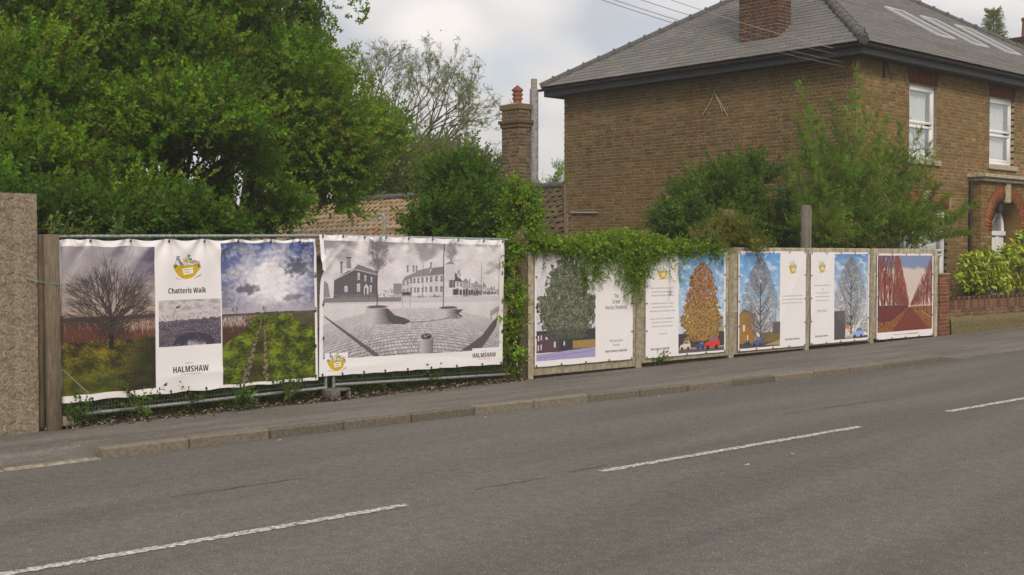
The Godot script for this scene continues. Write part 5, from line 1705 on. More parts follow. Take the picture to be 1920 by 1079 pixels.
	voussoirs(po, c, rin + 0.004, 1.19, 0.0, PI * 0.46, 15, M.brick_arch)
	voussoirs(po, c, rin + 0.004, 1.19, PI * 0.54, PI, 15, M.brick_arch)
	boxpart("keystone", Vector3(c.x - 0.12, c.y + 0.72, pz - 0.05), Vector3(c.x + 0.12, c.y + 1.28, pz + 0.06), M.stone, po, 0.02)
	boxpart("cornice", Vector3(28.87, 3.76, HZ0 - 0.02), Vector3(31.97, 3.85, pz + 0.20), M.stone, po, 0.015)
	boxpart("cornice", Vector3(28.94, 3.67, HZ0 - 0.02), Vector3(31.90, 3.76, pz + 0.12), M.stone, po, 0.02)
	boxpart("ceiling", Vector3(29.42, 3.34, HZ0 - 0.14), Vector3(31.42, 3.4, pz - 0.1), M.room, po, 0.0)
	# white door with a glazed arch over it
	var dz := HZ0 - 0.18
	var d := part("door", cbox_mesh(Vector3(0.86, 2.2, 0.06), 0.006), M.white, h, at(Vector3(30.28, 1.2, dz)))
	for k in [[-0.2, 0.55], [0.2, 0.55], [-0.2, -0.45], [0.2, -0.45]]:
		boxpart("door_panel", Vector3(k[0] - 0.14, k[1] - 0.36, 0.025), Vector3(k[0] + 0.14, k[1] + 0.36, 0.045), M.white, d, 0.012)
	boxpart("letter_plate", Vector3(-0.1, 0.02, 0.03), Vector3(0.1, 0.07, 0.045), M.black, d, 0.005)
	boxpart("transom", Vector3(29.64, 2.34, dz - 0.06), Vector3(31.22, 2.46, dz + 0.08), M.white, h, 0.01)
	for x in [29.74, 30.82]: boxpart("door_post", Vector3(x - 0.09, 0.1, dz - 0.05), Vector3(x + 0.09, 2.34, dz + 0.05), M.white, h, 0.01)
	boxpart("side_light", Vector3(30.92, 0.1, dz - 0.03), Vector3(31.22, 2.34, dz + 0.02), M.white, h, 0.01)
	var arc := []
	var rr := []
	for i in 15:
		arc.append(Vector3(30.42 + cos(PI * i / 14) * 0.76, 2.47 + sin(PI * i / 14) * 0.76, dz)); rr.append(0.05)
	part("fanlight_frame", tube_mesh(arc, rr, 6), M.white, h)
	for k in 3: part("fanlight_bar", cyl(Vector3(30.42, 2.47, dz), Vector3(30.42 + cos(PI * (k + 1) / 4) * 0.76, 2.47 + sin(PI * (k + 1) / 4) * 0.76, dz), 0.015), M.white, h)
	boxpart("fanlight_pane", Vector3(29.62, 2.46, dz - 0.02), Vector3(31.22, 3.25, dz - 0.012), M.glass, h, 0.0)
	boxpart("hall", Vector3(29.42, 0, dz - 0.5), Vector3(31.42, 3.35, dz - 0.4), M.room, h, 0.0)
	var ls := st_new()
	tube(ls, [Vector3(0, 0.34, 0), Vector3(0, 0.16, 0)], [0.006, 0.006], 5)
	tube(ls, [Vector3(0, 0.18, 0), Vector3(0, 0.12, 0), Vector3(0, 0.11, 0), Vector3(0, -0.10, 0), Vector3(0, -0.13, 0)], [0.03, 0.12, 0.10, 0.07, 0.02], 8)
	part("porch_lantern", ls.commit(), M.black, h, at(Vector3(30.37, 3.02, HZ0 + 0.12)))
	part("downpipe", cyl(Vector3(28.98, 0, HZ0 + 0.06), Vector3(28.98, 3.66, HZ0 + 0.06), 0.045), M.black, h)
	# eaves: soffit, fascia, gutter
	var ez0 := HZ0 + OV
	var ez1 := HZ1 - OV
	var ex0 := HX0 - OV
	var ex1 := HX1 + OV
	boxpart("soffit", Vector3(ex0 + 0.03, 6.205, HZ0 + 0.002), Vector3(ex1 - 0.03, 6.235, ez0 - 0.03), M.dark_paint, h, 0.0)
	boxpart("soffit", Vector3(ex0 + 0.03, 6.205, ez1 + 0.03), Vector3(HX0 - 0.002, 6.235, HZ0), M.dark_paint, h, 0.0)
	boxpart("fascia", Vector3(ex0, 6.19, ez0 - 0.03), Vector3(ex1, 6.43, ez0), M.dark_paint, h, 0.004)
	boxpart("fascia", Vector3(ex0, 6.19, ez1), Vector3(ex0 + 0.03, 6.43, ez0 - 0.032), M.dark_paint, h, 0.004)
	boxpart("fascia", Vector3(ex1 - 0.03, 6.19, ez1), Vector3(ex1, 6.43, ez0 - 0.032), M.dark_paint, h, 0.004)
	boxpart("fascia", Vector3(ex0 + 0.032, 6.19, ez1), Vector3(ex1 - 0.032, 6.43, ez1 + 0.03), M.dark_paint, h, 0.004)
	for g in [[Vector3(ex0 - 0.05, 6.40, ez0 + 0.05), Vector3(ex1, 6.40, ez0 + 0.05)], [Vector3(ex0 - 0.05, 6.40, ez0 + 0.05), Vector3(ex0 - 0.05, 6.40, ez1 - 0.16)]]:
		var gs := st_new()
		var dir: Vector3 = (g[1] - g[0]).normalized()
		var across := dir.cross(Vector3.UP)
		for k in 8:
			var a0 := PI + PI * k / 8.0
			var a1 := PI + PI * (k + 1) / 8.0
			for r in [0.062, 0.055]:
				var q := []
				for e in [[g[0], a0], [g[1], a0], [g[1], a1], [g[0], a1]]: q.append(e[0] + across * cos(e[1]) * r + Vector3.UP * sin(e[1]) * r)
				quad(gs, q[0], q[1], q[2], q[3], (across * cos((a0 + a1) * 0.5) + Vector3.UP * sin((a0 + a1) * 0.5)) * (1.0 if r > 0.06 else -1.0))
		part("gutter", done(gs), M.dark_paint, h)
	# hipped roof
	var T := tan(deg_to_rad(32.0))
	var half := (ez0 - ez1) * 0.5
	var top := EAVE + half * T
	var zc := (ez0 + ez1) * 0.5
	var A := Vector3(ex0 - 0.06, EAVE - 0.04, ez0 + 0.06)
	var B := Vector3(ex1 + 0.06, EAVE - 0.04, ez0 + 0.06)
	var Cc := Vector3(ex1 + 0.06, EAVE - 0.04, ez1 - 0.06)
	var D := Vector3(ex0 - 0.06, EAVE - 0.04, ez1 - 0.06)
	var E := Vector3(ex0 + half, top, zc)
	var F := Vector3(ex1 - half, top, zc)
	var rs := st_new()
	quad(rs, A, B, F, E, Vector3(0, 1, 1)); quad(rs, D, Cc, F, E, Vector3(0, 1, -1))
	tri(rs, A, D, E, Vector3(-1, 1, 0)); tri(rs, B, Cc, F, Vector3(1, 1, 0))
	quad(rs, A, B, Cc, D, Vector3.DOWN)
	var roof := part("roof", done(rs), M.slate_body, h)
	var slate := cbox_mesh(Vector3(0.292, 0.016, 0.30), 0.002)
	var sp := [Color(0.205, 0.195, 0.182), Color(0.19, 0.180, 0.170), Color(0.215, 0.200, 0.182), Color(0.20, 0.184, 0.174), Color(0.18, 0.174, 0.170)]
	var hs := half / cos(deg_to_rad(32.0))
	var cs32 := cos(deg_to_rad(32.0))
	tiling(roof, "slate", slate, A + Vector3(0, 0.035, 0), Vector3(0, 0, -1), Vector3(cs32, sin(deg_to_rad(32.0)), 0), half * 2 + 0.12, hs, Vector2(0.298, 0.205), func(x, v): return x > v * cs32 and x < half * 2 + 0.12 - v * cs32, sp, "slate_mats", func(x, v): return v < 2.4 and x < 5.0, 0.045)
	var wid := B.x - A.x
	tiling(roof, "slate", slate, A + Vector3(0, 0.035, 0), Vector3(1, 0, 0), Vector3(0, sin(deg_to_rad(32.0)), -cs32), wid, hs, Vector2(0.298, 0.205), func(x, v): return x > v * cs32 and x < wid - v * cs32, sp, "slate_mats", func(x, v): return v < 2.6 and x < 4.6, 0.045)
	for q in [[A, E], [D, E], [B, F], [Cc, F], [E, F]]: ridge_tiles(roof, q[0] + Vector3(0, 0.07, 0), q[1] + Vector3(0, 0.07, 0), M.ridge, 0.115)
	var hip := st_new()
	cbox(hip, Transform3D(Basis.from_euler(Vector3(0, PI / 4, 0)), Vector3(ex0 + 0.05, EAVE + 0.09, ez0 - 0.05)), Vector3(0.24, 0.12, 0.2), 0.02)
	tube(hip, [Vector3(ex0, EAVE + 0.1, ez0 + 0.05), Vector3(ex0 + 0.03, EAVE + 0.28, ez0)], [0.018, 0.018], 5)
	part("hip_iron", done(hip), M.dark_paint, roof)
	# rooflights on the front slope
	for x in [29.55, 31.4, 33.35]:
		var o := Vector3(x, EAVE + 2.35 * T, ez0 - 2.35)
		var bs := Basis(Vector3(1, 0, 0), Vector3(0, cs32, sin(deg_to_rad(32.0))), Vector3(0, -sin(deg_to_rad(32.0)), cs32))
		var rl := part("rooflight", null, null, roof, Transform3D(bs, o))
		var s := st_new()
		var W := 0.86
		var L := 1.85
		cbox(s, at(Vector3(0, 0.055, 0)), Vector3(0.10, 0.09, L), 0.008)
		cbox(s, at(Vector3(W, 0.055, 0)), Vector3(0.10, 0.09, L), 0.008)
		cbox(s, at(Vector3(W * 0.5, 0.055, -L * 0.5 + 0.045)), Vector3(W - 0.102, 0.09, 0.09), 0.008)
		cbox(s, at(Vector3(W * 0.5, 0.05, L * 0.5 - 0.045)), Vector3(W - 0.102, 0.08, 0.09), 0.008)
		rl.mesh = done(s)
		rl.set_surface_override_material(0, M.rooflight)
		boxpart("pane", Vector3(0.05, 0.07, -L * 0.5 + 0.1), Vector3(W - 0.05, 0.078, L * 0.5 - 0.1), M.dark_glass, rl, 0.0)
		boxpart("lead_apron", Vector3(-0.16, 0.036, L * 0.5 + 0.002), Vector3(W + 0.16, 0.046, L * 0.5 + 0.24), M.lead, rl, 0.002)
		boxpart("lead_apron", Vector3(-0.22, 0.036, -L * 0.5), Vector3(-0.048, 0.046, L * 0.5), M.lead, rl, 0.002)
	# chimney stacks on the two end slopes
	var pal3 := [Color(0.120, 0.055, 0.046), Color(0.15, 0.066, 0.052), Color(0.10, 0.052, 0.046), Color(0.13, 0.075, 0.06)]
	chimney(h, "chimney_stack", Vector3(24.16, 6.72, -4.95), Vector3(24.68, 10.2, -3.82), "brick_stack", pal3, 7.9, Vector3.ZERO)
	boxpart("mortar_fillet", Vector3(24.06, 6.74, -5.05), Vector3(24.18, 6.90, -3.72), M.stone, h, 0.03)
	var fl := st_new()
	for k in 5: cbox(fl, Transform3D(Basis.from_euler(Vector3(0, 0, 0.5)), Vector3(24.2 + k * 0.11, 6.93 + k * 0.075, -3.80)), Vector3(0.13, 0.12, 0.012), 0.002)
	part("stepped_flashing", done(fl), M.lead, h)
	var st2 := chimney(h, "chimney_stack", Vector3(37.74, 6.6, -4.95), Vector3(38.28, 8.55, -3.82), "brick_stack", pal3, 0.0, Vector3.ZERO)
	part("chimney_pot", tube_mesh([Vector3(0, 0, 0), Vector3(0, 0.62, 0), Vector3(0, 0.63, 0), Vector3(0, 0.72, 0)], [0.15, 0.12, 0.15, 0.15], 12), M.pot, st2, at(Vector3(0.05, 1.02, 0.12)))
	var wc := st_new()
	for e in [[Vector3(HX0 - 0.02, 5.80, -5.415), Vector3(HX0 - 0.02, 5.25, -5.81)], [Vector3(HX0 - 0.02, 5.80, -5.415), Vector3(HX0 - 0.02, 5.19, -5.01)], [Vector3(HX0 - 0.02, 5.72, -5.38), Vector3(HX0 - 0.02, 5.30, -5.16)], [Vector3(HX0 - 0.02, 5.79, -5.415), Vector3(HX0 - 0.02, 5.87, -5.415)]]:
		tube(wc, [e[0], (e[0] + e[1]) * 0.5 + Vector3(-0.01, -0.02, 0.03), e[1]], [0.012, 0.011, 0.010], 5)
	part("cord", wc.commit(), M.stone, h)
	part("pipe", tube_mesh([Vector3(HX0 - 0.05, 1.0, -10.45), Vector3(HX0 - 0.05, 2.95, -10.45), Vector3(HX0 - 0.05, 3.0, -10.3), Vector3(HX0 - 0.05, 2.97, -9.3)], [0.022, 0.022, 0.022, 0.022], 7), M.cable, h)

func build_outbuilding() -> void:
	R.seed = 301
	var t := thing("outbuilding", "low outbuilding with an orange pantile roof between the trees", "outbuilding")
	var ra := Vector3(20.0, 3.40, -6.80)
	var rb := Vector3(20.0, 3.28, -23.0)
	var ea := Vector3(16.8, 1.85, -3.55)
	var eb := Vector3(16.8, 1.75, -23.0)
	var s := st_new()
	quad(s, ra, rb, eb, ea, Vector3(-1, 1, 0))
	var dn := Vector3(0, -0.12, 0)
	quad(s, ra + dn, rb + dn, eb + dn, ea + dn, Vector3(1, -1, 0)); quad(s, ra, ea, ea + dn, ra + dn, Vector3(0, 0, 1)); quad(s, ea, eb, eb + dn, ea + dn, Vector3(-1, 0, 0))
	var roof := part("roof", done(s), M.timber_dark, t)
	s = st_new()
	quad(s, Vector3(17.1, -0.2, -4.0), Vector3(17.1, -0.2, -22.9), Vector3(17.1, 1.85, -22.9), Vector3(17.1, 1.85, -4.0), Vector3(-1, 0, 0))
	quad(s, Vector3(17.1, -0.2, -4.0), Vector3(20.0, -0.2, -7.0), Vector3(20.0, 3.2, -7.0), Vector3(17.1, 1.80, -4.0), Vector3(0, 0, 1))
	quad(s, Vector3(20.0, -0.2, -7.0), Vector3(20.0, -0.2, -22.9), Vector3(20.0, 3.27, -22.9), Vector3(20.0, 3.27, -7.0), Vector3(1, 0, 0))
	quad(s, Vector3(17.1, -0.2, -22.9), Vector3(20.0, -0.2, -22.9), Vector3(20.0, 3.2, -22.9), Vector3(17.1, 1.8, -22.9), Vector3(0, 0, -1))
	part("wall", done(s), M.mortar, t)
	# one pantile: an S in section
	var ts := st_new()
	var prof := []
	for i in 7:
		var f := i / 6.0
		prof.append(Vector2((f - 0.5) * 0.245, 0.019 * sin(f * TAU) + 0.012))
	for i in 6:
		var p: Vector2 = prof[i]
		var q: Vector2 = prof[i + 1]
		quad(ts, Vector3(p.x, p.y, 0.19), Vector3(q.x, q.y, 0.19), Vector3(q.x, q.y, -0.19), Vector3(p.x, p.y, -0.19), Vector3.UP)
		for z in [0.19, -0.19]: quad(ts, Vector3(p.x, p.y, z), Vector3(q.x, q.y, z), Vector3(q.x, q.y - 0.016, z), Vector3(p.x, p.y - 0.016, z), Vector3(0, 0, z))
	var tile := done(ts)
	var pal := [Color(0.40, 0.27, 0.155), Color(0.44, 0.30, 0.175), Color(0.36, 0.235, 0.135), Color(0.42, 0.31, 0.195), Color(0.32, 0.22, 0.135), Color(0.46, 0.34, 0.22)]
	var up := Vector3(3.2, 1.55, 0).normalized()
	var hh := Vector2(3.2, 1.55).length()
	tiling(roof, "roof_tile", tile, Vector3(16.8, 1.87, -3.6), Vector3(0, -0.0075, -1).normalized(), up, 19.2, hh - 0.06, Vector2(0.235, 0.30), func(x, v): return x > 3.25 * v / hh - 0.06 and x > 2.4 + 3.25 * v / hh * 0.6, pal, "tile_mats", func(x, v): return v > 1.75 and x < 15.0, 0.06)
	var shade_moss := [Color(0.13, 0.085, 0.05), Color(0.16, 0.11, 0.065), Color(0.10, 0.075, 0.042), Color(0.12, 0.10, 0.055)]  # darker palette paints shade as well as moss into the front-end tiles
	tiling(roof, "roof_tile", tile, Vector3(16.8, 1.87, -3.6), Vector3(0, -0.0075, -1).normalized(), up, 6.0, hh - 0.06, Vector2(0.235, 0.30), func(x, v): return x > 3.25 * v / hh - 0.06 and x <= 2.4 + 3.25 * v / hh * 0.6, shade_moss, "tile_shade_moss", func(x, v): return v > 1.75, 0.06)
	boxpart("verge", Vector3(0, 0, 0), Vector3(0.07, 0.09, ea.distance_to(ra)), M.timber_dark, t, 0.01).transform = Transform3D(Basis.looking_at(ea - ra, Vector3.UP), (ea + ra) * 0.5 + Vector3(0, 0.03, 0.03))
	ridge_tiles(roof, ra + Vector3(0, 0.08, 0), rb + Vector3(0, 0.08, 0), M.ridge, 0.085)
	var pal2 := [Color(0.20, 0.135, 0.08), Color(0.16, 0.105, 0.065), Color(0.24, 0.165, 0.10), Color(0.13, 0.09, 0.062)]
	var st := chimney(t, "chimney_stack", Vector3(19.70, 2.9, -8.61), Vector3(20.05, 5.30, -8.0), "brick_outhouse", pal2, 9.0, Vector3.ZERO)
	s = st_new()
	cbox(s, at(Vector3(0.0, 1.30, 0.02)), Vector3(0.34, 0.13, 0.42), 0.05)
	part("flaunching", done(s), M.concrete_dark, st)
	var pts := [Vector3(0, 0, 0), Vector3(0, 0.12, 0), Vector3(0, 0.13, 0), Vector3(0, 0.16, 0), Vector3(0, 0.17, 0), Vector3(0, 0.22, 0), Vector3(0, 0.23, 0), Vector3(0, 0.26, 0), Vector3(0, 0.27, 0), Vector3(0, 0.32, 0), Vector3(0, 0.33, 0), Vector3(0, 0.36, 0), Vector3(0, 0.47, 0)]
	part("chimney_pot", tube_mesh(pts, [0.10, 0.10, 0.13, 0.13, 0.105, 0.105, 0.135, 0.135, 0.105, 0.105, 0.14, 0.14, 0.01], 12), M.pot, st, at(Vector3(0.0, 1.33, 0.06)))
	var fl := thing("metal_flue", "pale grey metal flue pipe standing beside the outbuilding chimney", "flue", Vector3(20.235, 0, -8.05))
	part("pipe", tube_mesh([Vector3(0, 2.6, 0), Vector3(0, 3.9, 0), Vector3(0, 3.905, 0), Vector3(0, 3.94, 0), Vector3(0, 3.945, 0), Vector3(0, 4.9, 0), Vector3(0, 4.905, 0), Vector3(0, 4.94, 0), Vector3(0, 4.945, 0), Vector3(0, 5.82, 0)], [0.105, 0.105, 0.114, 0.114, 0.105, 0.105, 0.114, 0.114, 0.105, 0.105], 12), M.flue, fl)
	part("cowl", tube_mesh([Vector3(0, 5.8, 0), Vector3(0, 6.06, 0)], [0.075, 0.075], 10), M.concrete_dark, fl)
	var vp := []
	var vr := []
	for i in 12:
		var a := PI * i / 11.0
		vp.append(Vector3(0, 0.36, 0) + Vector3(0, sin(a) * 0.11, -0.11 + cos(a) * 0.11)); vr.append(0.05)
	vp.push_front(Vector3(0, -0.3, 0)); vr.push_front(0.05)
	vp.append(Vector3(0, 0.27, -0.22)); vr.append(0.055)
	var vent := part("vent_pipe", tube_mesh(vp, vr, 9), M.flue, self, Transform3D(Basis.from_euler(Vector3(0, 0.6, 0)), Vector3(17.85, 2.36, -10.85)))
	tag(vent, "hooked grey vent pipe rising from the orange pantile roof", "vent pipe")

# ---------------------------------------------------------------- trees, shrubs, creepers
func tree(called: String, label: String, category: String, foot: Vector3, top: Vector3, r0: float, meshes: Array, blobs: Array, cols: Array, every: int, group := "", up := 0.4, size := 1.0, thin := -0.25, yellow := 0.0, bark: Material = null, twig_r := 0.018) -> Node3D:
	var t := thing(called, label, category, foot, group)
	for b in blobs: b[0] = b[0] - foot
	var places := crown(t, "crown", meshes, M.leaf, blobs, cols, up, size, thin, yellow)
	var s := st_new()
	limbs(s, Vector3.ZERO, top - foot, r0, places, every, twig_r)
	part("trunk", s.commit(), bark if bark else M.bark, t)
	return t

func weed(called: String, label: String, at_: Vector3, n: int, h: float, cols: Array, meshes: Array, lean := Vector3.ZERO) -> void:
	var t := thing(called, label, "weed", at_)
	var xs := [[], []]
	var cs := [PackedColorArray(), PackedColorArray()]
	var s := st_new()
	for i in n:
		var d := (Vector3.UP + Vector3(R.randf_range(-0.6, 0.6), 0, R.randf_range(-0.3, 0.5)) + lean).normalized()
		var l := h * R.randf_range(0.5, 1.0)
		var b := Vector3(R.randf_range(-0.08, 0.08), 0, R.randf_range(-0.04, 0.04))
		tube(s, [b, b + d * l * 0.6, b + d * l], [0.004, 0.003, 0.002], 4, false)
		var j := 0.25
		while j < 1.0:
			var k := R.randi() % 2
			xs[k].append(Transform3D(towards(d + rv() * 0.8, R.randf() * TAU, R.randf_range(0.45, 0.8)), b + d * l * j))
			cs[k].append(tint(cols[R.randi() % cols.size()], 0.25))
			j += 0.3
	part("stem", s.commit(), M.stem, t)
	for k in 2:
		if xs[k].size(): scatter("leaves", meshes[k], M.leaf, xs[k], cs[k], t)

func build_plants() -> void:
	M.stem = mat(C(0.10, 0.11, 0.04), 0.8)
	var green := [Color(0.096, 0.203, 0.010), Color(0.123, 0.240, 0.013), Color(0.071, 0.158, 0.010), Color(0.156, 0.270, 0.017)]
	green.append(Color(0.191, 0.329, 0.021)); green.append(Color(0.148, 0.271, 0.016))  # lighter entries paint highlights into the leaf colours
	var deep := [Color(0.080, 0.162, 0.014), Color(0.105, 0.195, 0.017), Color(0.062, 0.132, 0.013)]
	var mid := [Color(0.123, 0.237, 0.017), Color(0.094, 0.195, 0.014), Color(0.153, 0.270, 0.021)]
	mid.append(Color(0.207, 0.346, 0.026))  # one paler tone, a highlight put into the leaf colour
	var fresh := [Color(0.192, 0.323, 0.027), Color(0.241, 0.368, 0.034), Color(0.150, 0.262, 0.023)]
	R.seed = 401
	tree("broadleaf_tree", "dense dark green tree at the far left, behind the strand board", "tree", Vector3(7.0, -0.1, -5.2), Vector3(7.2, 6.8, -5.4), 0.16, G.small_leaf, [[Vector3(6.68, 3.74, -4.50), Vector3(1.46, 1.31, 1.38), 255, 9, 0.31], [Vector3(7.99, 5.33, -5.50), Vector3(1.67, 1.26, 1.46), 255, 9, 0.31], [Vector3(6.33, 2.68, -3.20), Vector3(1.22, 0.72, 0.97), 187, 9, 0.28], [Vector3(7.01, 6.89, -5.50), Vector3(1.77, 1.13, 1.45), 102, 9, 0.31]], green, 14, "dense trees behind the banners", 0.4, 1.0, -0.10, 0.10)
	R.seed = 402
	tree("broadleaf_tree", "dense leafy tree in the middle of the left clump, above the flower basket logo", "tree", Vector3(9.0, -0.1, -4.8), Vector3(9.3, 6.6, -5.0), 0.15, G.small_leaf, [[Vector3(8.73, 3.27, -3.80), Vector3(1.37, 1.13, 1.25), 289, 9, 0.28], [Vector3(9.08, 4.80, -5.00), Vector3(1.28, 1.20, 1.24), 221, 9, 0.31], [Vector3(7.48, 2.40, -2.60), Vector3(1.24, 0.44, 0.84), 136, 9, 0.25], [Vector3(9.82, 6.62, -5.50), Vector3(1.69, 1.16, 1.42), 153, 9, 0.31]], green, 14, "dense trees behind the banners", 0.4, 1.0, -0.10, 0.12)
	R.seed = 403
	tree("broadleaf_tree", "tall leafy tree right of the left clump, overhanging the orange pantile roof", "tree", Vector3(10.9, -0.1, -6.3), Vector3(12.3, 7.4, -7.0), 0.17, G.small_leaf, [[Vector3(12.09, 4.55, -6.00), Vector3(1.46, 1.37, 1.41), 255, 9, 0.31], [Vector3(12.44, 3.66, -5.50), Vector3(0.97, 0.73, 0.85), 153, 9, 0.25], [Vector3(12.02, 6.03, -7.00), Vector3(1.71, 1.30, 1.51), 204, 9, 0.31], [Vector3(14.04, 5.81, -7.50), Vector3(1.19, 1.19, 1.19), 136, 9, 0.31], [Vector3(14.20, 4.81, -7.00), Vector3(0.86, 0.86, 0.86), 102, 9, 0.28], [Vector3(10.07, 2.64, -4.40), Vector3(0.61, 0.43, 0.52), 119, 9, 0.25], [Vector3(10.64, 2.56, -4.20), Vector3(0.44, 0.12, 0.28), 16, 10, 0.20], [Vector3(12.56, 2.73, -5.00), Vector3(0.29, 0.10, 0.19), 8, 9, 0.15], [Vector3(13.79, 7.59, -7.50), Vector3(1.71, 1.18, 1.44), 119, 9, 0.31], [Vector3(14.30, 6.81, -7.50), Vector3(0.76, 0.87, 0.81), 136, 9, 0.25], [Vector3(14.88, 6.49, -7.80), Vector3(0.51, 0.67, 0.59), 50, 12, 0.30], [Vector3(15.24, 6.90, -8.00), Vector3(0.29, 0.56, 0.43), 18, 12, 0.30], [Vector3(15.53, 5.80, -8.00), Vector3(0.48, 0.68, 0.58), 40, 12, 0.30], [Vector3(15.30, 4.83, -7.50), Vector3(0.38, 0.67, 0.53), 40, 12, 0.30], [Vector3(14.64, 6.49, -8.00), Vector3(0.78, 0.78, 0.78), 30, 12, 0.40]], mid, 16, "dense trees behind the banners", 0.4, 1.05, -0.18, 0.06, null, 0.011)
	R.seed = 404
	tree("undergrowth_shrub", "dark undergrowth shrub filling the gap above the colour landscape banner", "shrub", Vector3(7.0, -0.1, -1.9), Vector3(7.1, 2.1, -1.7), 0.05, G.small_leaf, [[Vector3(6.65, 2.09, -1.60), Vector3(0.74, 0.27, 0.51), 153, 9, 0.19], [Vector3(7.91, 2.10, -1.60), Vector3(0.64, 0.28, 0.46), 136, 9, 0.19], [Vector3(5.63, 2.14, -1.40), Vector3(0.57, 0.38, 0.48), 102, 9, 0.19]], deep, 9, "", 0.5, 0.9, -0.3, 0.04)
	# ash with open branching, leaves in tufts at the twig ends
	R.seed = 405
	var ash := thing("ash_tree", "sparse rounded ash tree whose boughs show against the sky, left of the outbuilding chimney", "tree", Vector3(28.6, 0, -26.0))
	var s := st_new()
	var ends := []
	var grow := func(me: Callable, p: Vector3, d: Vector3, l: float, r: float, n: int) -> void:
		var q := p + d * l
		var m := p + d * l * 0.5 + rv() * l * 0.07
		tube(s, [p, m, q], [r, r * 0.85, r * 0.68], 5 if n > 2 else 3, false)
		if n <= 2: ends.append(q)
		if n <= 1: ends.append(m)
		if n == 0: return
		for i in (3 if n > 4 else 2):
			var nd := (d + rv() * 0.62 + Vector3(0, 0.10, 0)).normalized()
			me.call(me, q if i < 2 else m.lerp(q, 0.5), nd, l * R.randf_range(0.64, 0.82), r * 0.64, n - 1)
	tube(s, [Vector3.ZERO, Vector3(0.3, 2.6, 0), Vector3(0.7, 4.6, 0)], [0.26, 0.19, 0.15], 8, false)
	for d in [Vector3(0.8, 0.6, 0.2), Vector3(-0.6, 0.75, 0.1), Vector3(0.2, 1.0, -0.3), Vector3(0.3, 0.85, 0.5), Vector3(1.0, 0.15, -0.1), Vector3(-0.9, 0.35, 0.2)]:
		grow.call(grow, Vector3(0.7, 4.5, 0), d.normalized(), 1.92, 0.085, 6)
	part("trunk", s.commit(), M.bark_pale, ash)
	var xs := [[], []]
	var cs := [PackedColorArray(), PackedColorArray()]
	for p in ends:
		for j in 2:
			if R.randf() < 0.42: continue
			var k := R.randi() % 2
			xs[k].append(Transform3D(towards(rv() + Vector3(0, 0.3, 0), R.randf() * TAU, R.randf_range(0.55, 0.95)), p))
			cs[k].append(tint([Color(0.22, 0.26, 0.09), Color(0.18, 0.22, 0.08)][k], 0.25))
	for k in 2: scatter("crown", G.ash_leaf[k], M.leaf, xs[k], cs[k], ash)
	R.seed = 406
	var hb := [[Vector3(22.52, 4.65, -18.00), Vector3(1.00, 1.00, 1.00), 102, 9, 0.43], [Vector3(25.75, 4.56, -20.00), Vector3(1.65, 0.92, 1.28), 119, 9, 0.50], [Vector3(30.98, 5.40, -24.00), Vector3(1.69, 0.85, 1.27), 85, 9, 0.43], [Vector3(23.96, 6.08, -20.00), Vector3(0.64, 1.07, 0.85), 51, 9, 0.37], [Vector3(30.64, 4.87, -22.00), Vector3(1.22, 0.82, 1.02), 68, 9, 0.43]]
	tree("hedgerow_tree", "yellowish green hedgerow trees in haze behind the pantile roof, under the ash", "tree", Vector3(26.0, 0, -20.5), Vector3(25.6, 6.2, -20.5), 0.14, G.small_leaf, hb, [Color(0.15, 0.20, 0.045), Color(0.12, 0.17, 0.04), Color(0.19, 0.22, 0.06)], 5, "", 0.4, 1.5, -0.12, 0.05)
	R.seed = 407
	tree("elder_bush", "rounded dark green bush above the right end of the town square banner", "bush", Vector3(13.0, -0.05, -2.5), Vector3(13.1, 2.6, -2.6), 0.05, G.small_leaf, [[Vector3(13.49, 2.78, -2.80), Vector3(0.60, 0.55, 0.58), 120, 10, 0.24], [Vector3(12.68, 2.25, -2.20), Vector3(0.52, 0.35, 0.44), 70, 10, 0.20], [Vector3(13.43, 2.35, -2.20), Vector3(0.40, 0.54, 0.47), 60, 10, 0.20]], deep, 6, "", 0.4, 0.85, -0.3)
	R.seed = 408
	tree("dark_shrub", "dark green shrub in front of the house side wall, behind the concrete fence", "shrub", Vector3(20.0, -0.05, -2.1), Vector3(20.3, 2.6, -2.1), 0.06, G.small_leaf, [[Vector3(19.90, 2.74, -2.20), Vector3(0.92, 0.71, 0.81), 140, 10, 0.24], [Vector3(21.26, 2.49, -2.00), Vector3(0.90, 0.56, 0.73), 90, 10, 0.24], [Vector3(17.99, 2.32, -1.60), Vector3(0.45, 0.35, 0.40), 50, 10, 0.20], [Vector3(21.06, 3.39, -2.40), Vector3(0.56, 0.36, 0.46), 46, 9, 0.20]], deep, 6, "", 0.4, 0.95, -0.28, 0.05)
	R.seed = 409
	var fs := tree("feathery_shrub", "tall feathery shrub with long shoots across the corner of the brick house", "shrub", Vector3(22.9, -0.05, -0.7), Vector3(22.9, 4.6, -0.95), 0.045, G.fine_leaf, [[Vector3(22.60, 2.60, -0.80), Vector3(1.23, 0.54, 0.42), 110, 7, 0.20], [Vector3(24.18, 2.45, -0.60), Vector3(1.10, 0.37, 0.42), 70, 7, 0.18], [Vector3(21.94, 3.47, -0.90), Vector3(0.83, 0.44, 0.42), 34, 6, 0.18], [Vector3(21.11, 2.35, -0.60), Vector3(0.59, 0.34, 0.42), 50, 7, 0.18], [Vector3(23.85, 3.55, -0.80), Vector3(0.81, 0.46, 0.42), 28, 6, 0.18]], [Color(0.125, 0.235, 0.020), Color(0.10, 0.195, 0.018), Color(0.165, 0.265, 0.026), Color(0.21, 0.26, 0.034)], 6, "", 0.5, 0.85, -0.34, 0.10, null, 0.008)
